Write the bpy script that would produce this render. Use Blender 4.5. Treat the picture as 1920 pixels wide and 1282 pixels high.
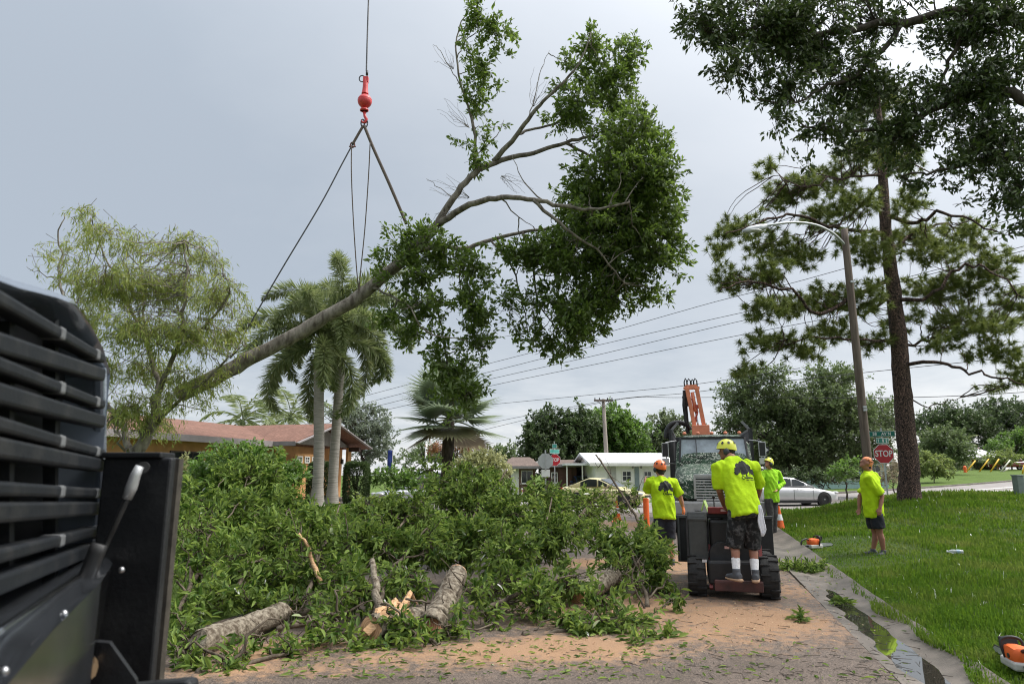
import bpy, bmesh, math, random
import numpy as np
from mathutils import Vector, Matrix, Euler
from mathutils.bvhtree import BVHTree

for _o in list(bpy.data.objects):
    bpy.data.objects.remove(_o)
SC = bpy.context.scene
COL = SC.collection
R = math.radians

# ------------------------------------------------------------------ camera
CAMZ, PITCH, FPX = 1.6, R(11.0), 1280.0
cam = bpy.data.cameras.new('camera')
cam.lens, cam.sensor_width, cam.clip_start, cam.clip_end = 24.0, 36.0, 0.05, 3000.0
cam.dof.use_dof = True
cam.dof.focus_distance, cam.dof.aperture_fstop = 11.0, 3.5
camo = bpy.data.objects.new('camera', cam)
camo.location, camo.rotation_euler = (0, 0, CAMZ), (R(90) + PITCH, 0, 0)
COL.objects.link(camo)
SC.camera = camo

# ------------------------------------------------------------------ sky, sun, exposure
SUN_AZ, SUN_EL = R(82), R(54)
SUND = Vector((math.sin(SUN_AZ) * math.cos(SUN_EL), math.cos(SUN_AZ) * math.cos(SUN_EL), math.sin(SUN_EL)))
W = bpy.data.worlds.new('World')
SC.world = W
W.use_nodes = True
def build_world():
    nt = W.node_tree; N = nt.nodes; L = nt.links
    N.clear()
    out = N.new('ShaderNodeOutputWorld'); bg = N.new('ShaderNodeBackground')
    L.new(bg.outputs[0], out.inputs[0])
    bg.inputs[1].default_value = 0.1
    sky = N.new('ShaderNodeTexSky'); sky.sky_type = 'NISHITA'; sky.sun_disc = False
    sky.sun_elevation, sky.sun_rotation = SUN_EL, SUN_AZ
    tc = N.new('ShaderNodeTexCoord')
    sep = N.new('ShaderNodeSeparateXYZ'); L.new(tc.outputs['Generated'], sep.inputs[0])
    def math_(op, a, b=None, c=None):
        n = N.new('ShaderNodeMath'); n.operation = op
        for i, x in enumerate((a, b, c)):
            if x is None: continue
            if isinstance(x, (int, float)): n.inputs[i].default_value = x
            else: L.new(x, n.inputs[i])
        return n.outputs[0]
    zc = math_('ADD', math_('MAXIMUM', sep.outputs[2], 0.0), 0.13)
    comb = N.new('ShaderNodeCombineXYZ')
    L.new(math_('DIVIDE', sep.outputs[0], zc), comb.inputs[0]); L.new(math_('DIVIDE', sep.outputs[1], zc), comb.inputs[1])
    def noise(scale, detail, rough, dist=0.0):
        n = N.new('ShaderNodeTexNoise'); n.inputs['Scale'].default_value = scale; n.inputs['Detail'].default_value = detail
        n.inputs['Roughness'].default_value = rough; n.inputs['Distortion'].default_value = dist
        L.new(comb.outputs[0], n.inputs['Vector']); return n.outputs[0]
    n1 = noise(0.62, 7, 0.55, 0.4)
    n2 = noise(2.1, 6, 0.6, 0.2)
    dot = N.new('ShaderNodeVectorMath'); dot.operation = 'DOT_PRODUCT'
    L.new(tc.outputs['Generated'], dot.inputs[0]); dot.inputs[1].default_value = SUND
    d = math_('POWER', math_('MULTIPLY_ADD', dot.outputs['Value'], 0.5, 0.5), 3.0)
    low = math_('POWER', math_('SUBTRACT', 1.0, math_('MAXIMUM', sep.outputs[2], 0.0)), 9.0)
    f = math_('MULTIPLY_ADD', d, 1.3, -0.26)
    f = math_('MULTIPLY_ADD', low, 0.95, f)
    f = math_('ADD', f, math_('MULTIPLY_ADD', n1, 0.5, -0.25))
    f = math_('ADD', f, math_('MULTIPLY', math_('MULTIPLY_ADD', n2, 1.1, -0.55), math_('MULTIPLY_ADD', low, 1.9, 0.12)))
    ramp = N.new('ShaderNodeValToRGB'); L.new(f, ramp.inputs[0])
    cr = ramp.color_ramp
    cr.elements[0].position = 0.0; cr.elements[0].color = (0.44, 0.495, 0.565, 1)
    cr.elements[1].position = 1.0; cr.elements[1].color = (0.98, 0.97, 0.96, 1)
    e = cr.elements.new(0.45); e.color = (0.655, 0.69, 0.735, 1)
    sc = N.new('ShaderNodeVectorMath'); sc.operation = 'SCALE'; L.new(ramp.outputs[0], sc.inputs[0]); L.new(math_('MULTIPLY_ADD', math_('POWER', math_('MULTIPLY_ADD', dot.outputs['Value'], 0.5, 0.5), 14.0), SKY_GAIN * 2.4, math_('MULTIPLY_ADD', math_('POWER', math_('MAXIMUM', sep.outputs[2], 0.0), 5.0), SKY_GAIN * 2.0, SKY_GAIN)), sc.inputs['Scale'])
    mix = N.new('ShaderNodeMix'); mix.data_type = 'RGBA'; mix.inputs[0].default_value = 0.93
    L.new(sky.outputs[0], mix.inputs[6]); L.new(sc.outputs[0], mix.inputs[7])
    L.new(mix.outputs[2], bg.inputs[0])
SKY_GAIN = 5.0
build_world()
sunl = bpy.data.lights.new('sun', 'SUN')
sunl.energy, sunl.angle, sunl.color = 1.5, R(18), (1.0, 0.96, 0.89)
suno = bpy.data.objects.new('sun', sunl); COL.objects.link(suno)
suno.rotation_euler = SUND.to_track_quat('Z', 'Y').to_euler(); suno.location = (0, 0, 40)
SC.view_settings.view_transform = 'Standard'
SC.view_settings.look = 'None'
SC.view_settings.gamma = 1.0
SC.view_settings.exposure = 1.1
SC.cycles.filter_width = 1.1
SC.cycles.max_bounces = 8
SC.cycles.transparent_max_bounces = 8
SC.cycles.use_denoising = True

# ------------------------------------------------------------------ geometry helpers
CT, ST = math.cos(PITCH), math.sin(PITCH)
def P(px, py, Y):
    """world point seen at photo pixel (px, py) at world depth Y"""
    u, v = (px - 960) / FPX, (641 - py) / FPX
    t = Y / (CT - v * ST)
    return Vector((u * t, Y, CAMZ + t * (ST + v * CT)))
def XatY(px, Y, z=0.2):
    return (px - 960) / FPX * (Y * CT + (z - CAMZ) * ST)
def m_px(n, Y):
    return n * Y / FPX
def rng_(seed): return np.random.default_rng(seed)
def nrm(a):
    return a / np.maximum(np.linalg.norm(a, axis=-1, keepdims=True), 1e-9)
def ss(a, b, x):
    t = np.clip((x - a) / (b - a), 0, 1); return t * t * (3 - 2 * t)

def np_obj(name, verts, faces, mat, parent=None, smooth=False, mats=None, midx=None):
    """verts (n,3), faces (m,k) -> one mesh object"""
    verts = np.asarray(verts, np.float32); faces = np.asarray(faces, np.int32)
    me = bpy.data.meshes.new(name)
    me.vertices.add(len(verts)); me.vertices.foreach_set('co', verts.ravel())
    k = faces.shape[1]
    me.loops.add(faces.size); me.loops.foreach_set('vertex_index', faces.ravel())
    me.polygons.add(len(faces))
    me.polygons.foreach_set('loop_start', np.arange(0, faces.size, k, dtype=np.int32))
    me.polygons.foreach_set('loop_total', np.full(len(faces), k, np.int32))
    if smooth: me.polygons.foreach_set('use_smooth', np.ones(len(faces), bool))
    for m in (mats or [mat]): me.materials.append(m)
    if midx is not None: me.polygons.foreach_set('material_index', np.asarray(midx, np.int32))
    me.update(calc_edges=True); me.validate()
    o = bpy.data.objects.new(name, me); COL.objects.link(o)
    if parent is not None: o.parent = parent
    return o

class MB:
    """collects shapes; build() makes ONE mesh object of them"""
    def __init__(s): s.v = []; s.f = []; s.mi = []
    def add(s, vs, fs, mi=0):
        b = len(s.v); s.v.extend([tuple(x) for x in vs]); s.f.extend([tuple(i + b for i in f) for f in fs]); s.mi.extend([mi] * len(fs)); return s
    def box(s, c, size, rz=0.0, rx=0.0, ry=0.0, mi=0, taper=(1, 1)):
        M = Euler((rx, ry, rz)).to_matrix(); c = Vector(c); hx, hy, hz = size[0] / 2, size[1] / 2, size[2] / 2
        vs = []
        for z in (-1, 1):
            tx, ty = (taper if z > 0 else (1, 1))
            for x, y in ((-1, -1), (1, -1), (1, 1), (-1, 1)):
                vs.append(c + M @ Vector((x * hx * tx, y * hy * ty, z * hz)))
        return s.add(vs, [(0, 3, 2, 1), (4, 5, 6, 7), (0, 1, 5, 4), (1, 2, 6, 5), (2, 3, 7, 6), (3, 0, 4, 7)], mi)
    def beam(s, a, b, w, h=None, up=(0, 0, 1), mi=0):
        a, b = Vector(a), Vector(b); h = h or w; d = (b - a).normalized(); u = Vector(up)
        if abs(d.dot(u)) > .98: u = Vector((0, 1, 0))
        x = d.cross(u).normalized(); z = x.cross(d)
        vs = [p + x * sx * w / 2 + z * sz * h / 2 for p in (a, b) for sx, sz in ((-1, -1), (1, -1), (1, 1), (-1, 1))]
        return s.add(vs, [(0, 1, 2, 3), (7, 6, 5, 4), (0, 4, 5, 1), (1, 5, 6, 2), (2, 6, 7, 3), (3, 7, 4, 0)], mi)
    def tube(s, pts, rad, n=8, cap=True, mi=0, sy=1.0, jit=0.0, rnd=None):
        pts = [Vector(p) for p in pts]; k = len(pts)
        if isinstance(rad, (int, float)): rad = [rad] * k
        ref = None; vs = []
        for i, p in enumerate(pts):
            d = (pts[min(i + 1, k - 1)] - pts[max(i - 1, 0)])
            d = d.normalized() if d.length > 1e-9 else Vector((0, 0, 1))
            if ref is None: ref = Vector((0, 0, 1)) if abs(d.z) < .9 else Vector((1, 0, 0))
            x = (ref - d * ref.dot(d)).normalized(); y = d.cross(x); ref = x
            for j in range(n):
                a = 2 * math.pi * j / n; r = rad[i] * (1 + (rnd.uniform(-jit, jit) if jit else 0))
                vs.append(p + x * math.cos(a) * r + y * math.sin(a) * r * sy)
        fs = [(i * n + j, i * n + (j + 1) % n, (i + 1) * n + (j + 1) % n, (i + 1) * n + j) for i in range(k - 1) for j in range(n)]
        if cap: fs += [tuple(range(n - 1, -1, -1)), tuple((k - 1) * n + j for j in range(n))]
        return s.add(vs, fs, mi)
    def rings(s, rings, cap=True, mi=0):
        n = len(rings[0]); vs = [p for r in rings for p in r]; k = len(rings)
        fs = [(i * n + j, i * n + (j + 1) % n, (i + 1) * n + (j + 1) % n, (i + 1) * n + j) for i in range(k - 1) for j in range(n)]
        if cap: fs += [tuple(range(n - 1, -1, -1)), tuple((k - 1) * n + j for j in range(n))]
        return s.add(vs, fs, mi)
    def lathe(s, prof, n=16, c=(0, 0, 0), axis='Z', mi=0, cap=True):
        c = Vector(c); rings = []
        for r, h in prof:
            ring = []
            for j in range(n):
                a = 2 * math.pi * j / n; x, y = r * math.cos(a), r * math.sin(a)
                ring.append(c + (Vector((x, y, h)) if axis == 'Z' else Vector((h, x, y)) if axis == 'X' else Vector((y, h, x))))
            rings.append(ring)
        return s.rings(rings, cap, mi)
    def ell(s, c, r, nu=12, nv=8, rot=None, mi=0, z0=-90, z1=90):
        c = Vector(c); rings = []
        for i in range(nv + 1):
            t = R(z0 + (z1 - z0) * i / nv); cr = max(math.cos(t), 1e-3)
            ring = []
            for j in range(nu):
                a = 2 * math.pi * j / nu; p = Vector((r[0] * cr * math.cos(a), r[1] * cr * math.sin(a), r[2] * math.sin(t)))
                ring.append(c + (rot @ p if rot else p))
            rings.append(ring)
        return s.rings(rings, True, mi)
    def prism(s, poly, a0, a1, plane='XZ', mi=0):
        """polygon in a plane, extruded along the third axis from a0 to a1"""
        def pt(p, a):
            return {'XZ': (p[0], a, p[1]), 'XY': (p[0], p[1], a), 'YZ': (a, p[0], p[1])}[plane]
        n = len(poly); vs = [pt(p, a0) for p in poly] + [pt(p, a1) for p in poly]
        return s.add(vs, [tuple(range(n - 1, -1, -1)), tuple(range(n, 2 * n))] + [(i, (i + 1) % n, n + (i + 1) % n, n + i) for i in range(n)], mi)
    def build(s, name, mat, parent=None, smooth=False, bevel=0.0, mats=None, sub=0):
        me = bpy.data.meshes.new(name); me.from_pydata([tuple(v) for v in s.v], [], s.f)
        for m in (mats or [mat]): me.materials.append(m)
        if mats: me.polygons.foreach_set('material_index', s.mi)
        bm = bmesh.new(); bm.from_mesh(me); bmesh.ops.recalc_face_normals(bm, faces=bm.faces); bm.to_mesh(me); bm.free()
        if smooth is True: me.polygons.foreach_set('use_smooth', [True] * len(me.polygons))
        o = bpy.data.objects.new(name, me); COL.objects.link(o)
        if smooth and smooth is not True:
            me.polygons.foreach_set('use_smooth', [True] * len(me.polygons))
            me.set_sharp_from_angle(angle=R(smooth))
        if parent is not None: o.parent = parent
        if bevel:
            b = o.modifiers.new('bevel', 'BEVEL'); b.width = bevel; b.segments = 2; b.limit_method = 'ANGLE'; b.angle_limit = R(35)
        if sub:
            b = o.modifiers.new('sub', 'SUBSURF'); b.levels = b.render_levels = sub
        return o

def empty(name, loc=(0, 0, 0), rz=0.0, label=None, cat=None, group=None):
    o = bpy.data.objects.new(name, None); COL.objects.link(o); o.empty_display_size = .2
    o.location = loc; o.rotation_euler = (0, 0, rz)
    return tag(o, label, cat, group)
def tag(o, label=None, cat=None, group=None, kind=None):
    if label: o['label'] = label
    if cat: o['category'] = cat
    if group: o['group'] = group
    if kind: o['kind'] = kind
    return o
def copy_tree(o, parent=None, **kw):
    c = o.copy(); COL.objects.link(c); c.parent = parent
    for ch in list(o.children): copy_tree(ch, c)
    return tag(c, **kw) if kw else c
WORK = bpy.data.scenes.new('workbench')
def baked(o):
    """mesh of an object with its modifiers applied, worked out in an empty side scene"""
    WORK.collection.objects.link(o)
    with bpy.context.temp_override(scene=WORK, view_layer=WORK.view_layers[0]):
        dg = bpy.context.evaluated_depsgraph_get()
    me = bpy.data.meshes.new_from_object(o.evaluated_get(dg)); bpy.data.objects.remove(o); return me
def text_obj(name, txt, size, mat, parent, loc, rot, depth=.003, sx=1.0, bold=0.0):
    cu = bpy.data.curves.new(name, 'FONT'); cu.body = txt; cu.size = size; cu.extrude = depth; cu.offset = bold
    cu.align_x = 'CENTER'; cu.align_y = 'CENTER'; cu.resolution_u = 3
    tmp = bpy.data.objects.new('tmp', cu); me = baked(tmp); me.name = name; me.materials.clear(); me.materials.append(mat)
    o = bpy.data.objects.new(name, me); COL.objects.link(o); o.parent = parent
    o.location, o.rotation_euler, o.scale = loc, rot, (sx, 1, 1)
    return o

# ------------------------------------------------------------------ materials
def _nt(name):
    m = bpy.data.materials.new(name); m.use_nodes = True; nt = m.node_tree
    return m, nt, nt.nodes, nt.links, nt.nodes['Principled BSDF']
def M(name, col, rough=.6, metal=0.0, var=.12, scale=6.0, bump=0.0, bscale=40.0, spec=.5, coat=0.0, col2=None, trans=0.0, stretch=None, emit=0.0, lo=.35, hi=.65):
    m, nt, N, L, b = _nt(name)
    tc = N.new('ShaderNodeTexCoord'); src = tc.outputs['Object']
    if stretch:
        mp = N.new('ShaderNodeMapping'); mp.inputs['Scale'].default_value = stretch; L.new(src, mp.inputs[0]); src = mp.outputs[0]
    no = N.new('ShaderNodeTexNoise'); no.inputs['Scale'].default_value = scale; no.inputs['Detail'].default_value = 6; no.inputs['Roughness'].default_value = .62
    L.new(src, no.inputs['Vector'])
    rp = N.new('ShaderNodeValToRGB'); L.new(no.outputs[0], rp.inputs[0])
    c2 = col2 or tuple(min(1, c * (1 + var)) for c in col); c1 = col if col2 else tuple(c * (1 - var) for c in col)
    rp.color_ramp.elements[0].position = lo; rp.color_ramp.elements[1].position = hi
    rp.color_ramp.elements[0].color = (*c1, 1); rp.color_ramp.elements[1].color = (*c2, 1)
    L.new(rp.outputs[0], b.inputs['Base Color'])
    b.inputs['Roughness'].default_value = rough; b.inputs['Metallic'].default_value = metal
    b.inputs['Specular IOR Level'].default_value = spec; b.inputs['Coat Weight'].default_value = coat
    b.inputs['Transmission Weight'].default_value = trans
    if emit: L.new(rp.outputs[0], b.inputs['Emission Color']); b.inputs['Emission Strength'].default_value = emit
    if bump:
        n2 = N.new('ShaderNodeTexNoise'); n2.inputs['Scale'].default_value = bscale; n2.inputs['Detail'].default_value = 5; L.new(src, n2.inputs['Vector'])
        bp = N.new('ShaderNodeBump'); bp.inputs['Strength'].default_value = bump; bp.inputs['Distance'].default_value = .02
        L.new(n2.outputs[0], bp.inputs['Height']); L.new(bp.outputs[0], b.inputs['Normal'])
    return m
def LEAF(name, cols, trans=.35, rough=.42, spec=.45, under=.35, patch=None):
    """leaf colour picked at random for every leaf (mesh island); thin enough to let light through"""
    m, nt, N, L, b = _nt(name)
    g = N.new('ShaderNodeNewGeometry'); rp = N.new('ShaderNodeValToRGB'); L.new(g.outputs['Random Per Island'], rp.inputs[0])
    cr = rp.color_ramp
    for i, c in enumerate(cols):
        p = i / (len(cols) - 1)
        e = cr.elements[0] if i == 0 else cr.elements[1] if i == len(cols) - 1 else cr.elements.new(p)
        e.position = p; e.color = (*c, 1)
    col = rp.outputs[0]
    if under:     # paler, greyer underside
        mu = N.new('ShaderNodeMix'); mu.data_type = 'RGBA'; L.new(col, mu.inputs[6]); mu.inputs[7].default_value = (.20, .24, .13, 1)
        ml = N.new('ShaderNodeMath'); ml.operation = 'MULTIPLY'; ml.inputs[1].default_value = under; L.new(g.outputs['Backfacing'], ml.inputs[0]); L.new(ml.outputs[0], mu.inputs[0]); col = mu.outputs[2]
    if patch:     # (noise scale, colour, amount): drier or lusher patches over the area
        tc = N.new('ShaderNodeTexCoord'); no = N.new('ShaderNodeTexNoise'); no.inputs['Scale'].default_value = patch[0]; no.inputs['Detail'].default_value = 6; no.inputs['Roughness'].default_value = .65; L.new(tc.outputs['Object'], no.inputs[0])
        mr = N.new('ShaderNodeMapRange'); mr.inputs[1].default_value = .46; mr.inputs[2].default_value = .68; mr.inputs[4].default_value = patch[2]; L.new(no.outputs[0], mr.inputs[0])
        mp = N.new('ShaderNodeMix'); mp.data_type = 'RGBA'; L.new(mr.outputs[0], mp.inputs[0]); L.new(col, mp.inputs[6]); mp.inputs[7].default_value = (*patch[1], 1); col = mp.outputs[2]
    L.new(col, b.inputs['Base Color']); b.inputs['Roughness'].default_value = rough; b.inputs['Specular IOR Level'].default_value = spec
    tr = N.new('ShaderNodeBsdfTranslucent'); hs = N.new('ShaderNodeHueSaturation'); hs.inputs['Value'].default_value = 1.5; hs.inputs['Hue'].default_value = .485
    L.new(col, hs.inputs['Color']); L.new(hs.outputs[0], tr.inputs[0])
    mx = N.new('ShaderNodeMixShader'); mx.inputs[0].default_value = trans
    L.new(b.outputs[0], mx.inputs[1]); L.new(tr.outputs[0], mx.inputs[2]); L.new(mx.outputs[0], N['Material Output'].inputs[0])
    return m
# ================================================================== THE SETTING
RA = math.atan(.257)                         # the street runs this much to the right of the view
RD = np.array([math.sin(RA), math.cos(RA)]); RN = np.array([math.cos(RA), -math.sin(RA)])
C0 = np.array([2.23, 0.0])                   # right grass edge of the street at Y = 0
ROADW, GUT = 7.3, .66
def sd(x, y):
    dx, dy = x - C0[0], y - C0[1]
    return dx * RD[0] + dy * RD[1], dx * RN[0] + dy * RN[1]
def xy(s, d): return C0[0] + s * RD[0] + d * RN[0], C0[1] + s * RD[1] + d * RN[1]
def base(x, y):
    x, y = np.asarray(x, float), np.asarray(y, float)
    return np.clip((x - 8) / 40, 0, 1) * .031 * np.clip(y - 28, 0, 75)
CR = np.array([(-90, 39.0), (-8, 37.0), (9.0, 35.2), (60, 65.0), (190, 141.0)], float)   # middle line of the cross street
CRW = 5.4
def cross_y(x): return np.interp(x, CR[:, 0], CR[:, 1])
def cross_d(x, y):
    """distance in front of (negative) or beyond (positive) the cross street's middle line"""
    k = np.where(np.asarray(x) > 9, .865, .99)
    return (y - cross_y(x)) * k
def lawn_h(x, y):
    s, d = sd(x, y); cd = cross_d(x, y)
    m = 1 - ss(-CRW - 4.5, -CRW - .2, cd)
    bumps = .018 * np.sin(x * 1.9 + y * .7) + .014 * np.sin(y * 2.3 - x * .9)
    return base(x, y) + .05 + (.17 * ss(0, 2.5, d) + .60 * ss(13, 23, y) * ss(.5, 6.5, d)) * m + bumps * ss(0, 1, d)
def ground_h(x, y):
    x, y = np.asarray(x, float), np.asarray(y, float)
    s, d = sd(x, y); cd = cross_d(x, y); b = base(x, y)
    left = .02 + .5 * ss(0, 9, -d - ROADW) * (1 - ss(-CRW - 4, -CRW, cd)) + .02 * np.sin(x * 1.3) * np.sin(y * 1.1)
    h = np.where(d < -ROADW + .05, b + left, b - .12)
    far = cd > CRW
    h = np.where(far, b + .1 * ss(CRW, CRW + .3, cd), h)
    return np.where(np.abs(cd) <= CRW, b - .1, h)
def GZ(px, py, z=0.0):
    u, v = (px - 960) / FPX, (641 - py) / FPX
    t = (z - CAMZ) / (ST + v * CT)
    return Vector((u * t, t * (CT - v * ST), z))
def on_ground(px, Y, lawn=False):
    z = .2
    for _ in range(4):
        x = XatY(px, Y, z); z = float((lawn_h if lawn else ground_h)(x, Y))
    return Vector((x, Y, z))

def grid_obj(name, A, B, fn, mat, smooth=True):
    a, b = np.meshgrid(A, B, indexing='ij'); x, y, z = fn(a, b)
    V = np.stack([x, y, z], -1).reshape(-1, 3); n, m = len(A), len(B)
    i = np.arange(n - 1)[:, None] * m + np.arange(m - 1)[None]
    F = np.stack([i, i + 1, i + m + 1, i + m], -1).reshape(-1, 4)[:, ::-1]
    e1 = V[F[0, 1]] - V[F[0, 0]]; e2 = V[F[0, 3]] - V[F[0, 0]]
    if np.cross(e1, e2)[2] < 0: F = F[:, ::-1]
    return np_obj(name, V, F, mat, smooth=smooth), V

# ---- ground sheet to the horizon
def turf_mat(name, c1, c2, c3):
    m, nt, N, L, b = _nt(name)
    tc = N.new('ShaderNodeTexCoord')
    n1 = N.new('ShaderNodeTexNoise'); n1.inputs['Scale'].default_value = .9; n1.inputs['Detail'].default_value = 8; n1.inputs['Roughness'].default_value = .7
    n2 = N.new('ShaderNodeTexNoise'); n2.inputs['Scale'].default_value = 22; n2.inputs['Detail'].default_value = 4
    L.new(tc.outputs['Object'], n1.inputs[0]); L.new(tc.outputs['Object'], n2.inputs[0])
    r = N.new('ShaderNodeValToRGB'); L.new(n1.outputs[0], r.inputs[0]); r.color_ramp.elements[0].position = .35; r.color_ramp.elements[1].position = .65
    r.color_ramp.elements[0].color = (*c1, 1); r.color_ramp.elements[1].color = (*c2, 1)
    mx = N.new('ShaderNodeMix'); mx.data_type = 'RGBA'; L.new(r.outputs[0], mx.inputs[6]); mx.inputs[7].default_value = (*c3, 1)
    r2 = N.new('ShaderNodeMapRange'); r2.inputs[1].default_value = .5; r2.inputs[2].default_value = .75; r2.inputs[4].default_value = .6
    L.new(n2.outputs[0], r2.inputs[0]); L.new(r2.outputs[0], mx.inputs[0]); L.new(mx.outputs[2], b.inputs['Base Color'])
    b.inputs['Roughness'].default_value = .9; b.inputs['Specular IOR Level'].default_value = .15
    bp = N.new('ShaderNodeBump'); bp.inputs['Strength'].default_value = .8; bp.inputs['Distance'].default_value = .05
    L.new(n2.outputs[0], bp.inputs['Height']); L.new(bp.outputs[0], b.inputs['Normal'])
    return m
m_turf = turf_mat('turf', (.075, .12, .024), (.115, .175, .036), (.06, .075, .024))
gx = np.concatenate([np.linspace(-900, -40, 16), np.linspace(-38, -14, 25), np.arange(-13.5, 24, .42), np.linspace(25, 130, 90), np.linspace(150, 900, 12)])
gy = np.concatenate([np.linspace(-120, -8, 10), np.arange(-7, 46, .42), np.linspace(47, 140, 80), np.linspace(150, 1500, 16)])
go, _ = grid_obj('ground', gx, gy, lambda a, b: (a, b, ground_h(a, b)), m_turf)
tag(go, 'wide green grassy ground around the houses', kind='structure')

# ---- asphalt street with sawdust
def asphalt_mat():
    m, nt, N, L, b = _nt('asphalt')
    tc = N.new('ShaderNodeTexCoord'); O = tc.outputs['Object']
    def noise(sc, det=5, r=.6):
        n = N.new('ShaderNodeTexNoise'); n.inputs['Scale'].default_value = sc; n.inputs['Detail'].default_value = det; n.inputs['Roughness'].default_value = r
        L.new(O, n.inputs[0]); return n.outputs[0]
    def ramp(src, p0, c0, p1, c1):
        r = N.new('ShaderNodeValToRGB'); L.new(src, r.inputs[0]); r.color_ramp.elements[0].position = p0; r.color_ramp.elements[1].position = p1
        r.color_ramp.elements[0].color = (*c0, 1); r.color_ramp.elements[1].color = (*c1, 1); return r.outputs[0]
    def mix(f, a, bb, t='MIX'):
        x = N.new('ShaderNodeMix'); x.data_type = 'RGBA'; x.blend_type = t
        if isinstance(f, float): x.inputs[0].default_value = f
        else: L.new(f, x.inputs[0])
        L.new(a, x.inputs[6]); L.new(bb, x.inputs[7]); return x.outputs[2]
    v = N.new('ShaderNodeTexVoronoi'); v.inputs['Scale'].default_value = 120; L.new(O, v.inputs[0])
    vs = N.new('ShaderNodeSeparateColor'); L.new(v.outputs['Color'], vs.inputs[0])
    stone = ramp(vs.outputs[0], .1, (.06, .046, .037), .95, (.27, .21, .17))
    tone = ramp(noise(.8, 8, .7), .3, (.5, .48, .47), .7, (.86, .84, .83))
    c = mix(1.0, stone, tone, 'MULTIPLY')
    at = N.new('ShaderNodeAttribute'); at.attribute_name = 'dust'
    nn = N.new('ShaderNodeMath'); nn.operation = 'MULTIPLY_ADD'; L.new(noise(9, 9, .75), nn.inputs[0]); nn.inputs[1].default_value = 3.2; nn.inputs[2].default_value = -1.65
    ad = N.new('ShaderNodeMath'); ad.operation = 'ADD'; L.new(at.outputs['Fac'], ad.inputs[0]); L.new(nn.outputs[0], ad.inputs[1])
    mr = N.new('ShaderNodeMapRange'); mr.inputs[1].default_value = .18; mr.inputs[2].default_value = .85; mr.clamp = True; L.new(ad.outputs[0], mr.inputs[0])
    gate = N.new('ShaderNodeMath'); gate.operation = 'MULTIPLY'; L.new(mr.outputs[0], gate.inputs[0])
    g2 = N.new('ShaderNodeMapRange'); g2.inputs[1].default_value = .03; g2.inputs[2].default_value = .3; g2.clamp = True; L.new(at.outputs['Fac'], g2.inputs[0]); L.new(g2.outputs[0], gate.inputs[1])
    dust = ramp(noise(160, 3, .7), .3, (.18, .105, .06), .7, (.43, .265, .155))
    c = mix(gate.outputs[0], c, dust)
    L.new(c, b.inputs['Base Color'])
    rr = ramp(noise(1.3, 6), .35, (.42, .42, .42), .65, (.75, .75, .75)); rs = N.new('ShaderNodeMath'); rs.operation = 'MAXIMUM'; L.new(rr, rs.inputs[0]); L.new(gate.outputs[0], rs.inputs[1])
    L.new(rs.outputs[0], b.inputs['Roughness']); b.inputs['Specular IOR Level'].default_value = .4
    bp = N.new('ShaderNodeBump'); bp.inputs['Strength'].default_value = .55; bp.inputs['Distance'].default_value = .006
    L.new(v.outputs['Distance'], bp.inputs['Height'])
    bq = N.new('ShaderNodeBump'); bq.inputs['Strength'].default_value = .5; bq.inputs['Distance'].default_value = .012
    L.new(noise(60, 4), bq.inputs['Height']); L.new(bp.outputs[0], bq.inputs['Normal']); L.new(bq.outputs[0], b.inputs['Normal'])
    return m
m_asph = asphalt_mat()
rs_ = np.concatenate([np.arange(-9, 3.5, .6), np.arange(3.5, 22, .14), np.arange(22, 36, .6)])
rd_ = np.arange(-ROADW, -GUT + .001, (ROADW - GUT) / 46)
def road_fn(a, b):
    x, y = xy(a, b); return x, y, base(x, y) + .012 + .025 * (1 - ((b + 4) / 3.5) ** 2) * (1 - ss(20, 28, a)) - .025 * (1 - ((-GUT + 4) / 3.5) ** 2) * (1 - ss(20, 28, a))
road, RV = grid_obj('road', rs_, rd_, road_fn, m_asph)
tag(road, 'asphalt street strewn with sawdust', kind='structure')
DUST = [(1390, 1165, 1.1, 1.0, 1.3), (1200, 1150, 1.6, 1.2, 1.0), (1320, 1190, 1.0, .8, .9), (1080, 1222, .9, .5, 1.4), (930, 1232, .8, .45, 1.2), (1180, 1236, .5, .3, .8), (1480, 1110, .6, 1.0, .7),
        (1300, 1060, 1.3, 2.0, 1.0), (760, 1240, .8, .4, .8), (620, 1262, .5, .3, .6), (480, 1235, .5, .3, 1.2), (430, 1265, .5, .3, 1.0), (1560, 1095, .35, .5, .8), (1180, 985, 1.5, 2.5, 1.0), (860, 1255, 1.6, .35, .45), (1130, 1060, .9, .7, 1.2), (560, 1215, .6, .3, .9)]
def dust_at(x, y):
    w = np.zeros_like(x)
    for px, py, rx, ry, a in DUST:
        g = GZ(px, py); w = np.maximum(w, a * np.exp(-(((x - g.x) / rx) ** 2 + ((y - g.y) / ry) ** 2)))
    return w
dv_ = dust_at(RV[:, 0], RV[:, 1]); RV[:, 2] += .014 * np.clip(dv_, 0, 1.2) * (1 + np.sin(RV[:, 0] * 7.3 + RV[:, 1] * 2.1) * np.sin(RV[:, 1] * 6.1 - RV[:, 0] * 1.7))
road.data.vertices.foreach_set('co', RV.astype(np.float32).ravel()); road.data.update()
at = road.data.attributes.new('dust', 'FLOAT', 'POINT'); at.data.foreach_set('value', dust_at(RV[:, 0], RV[:, 1]).astype(np.float32))

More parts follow.
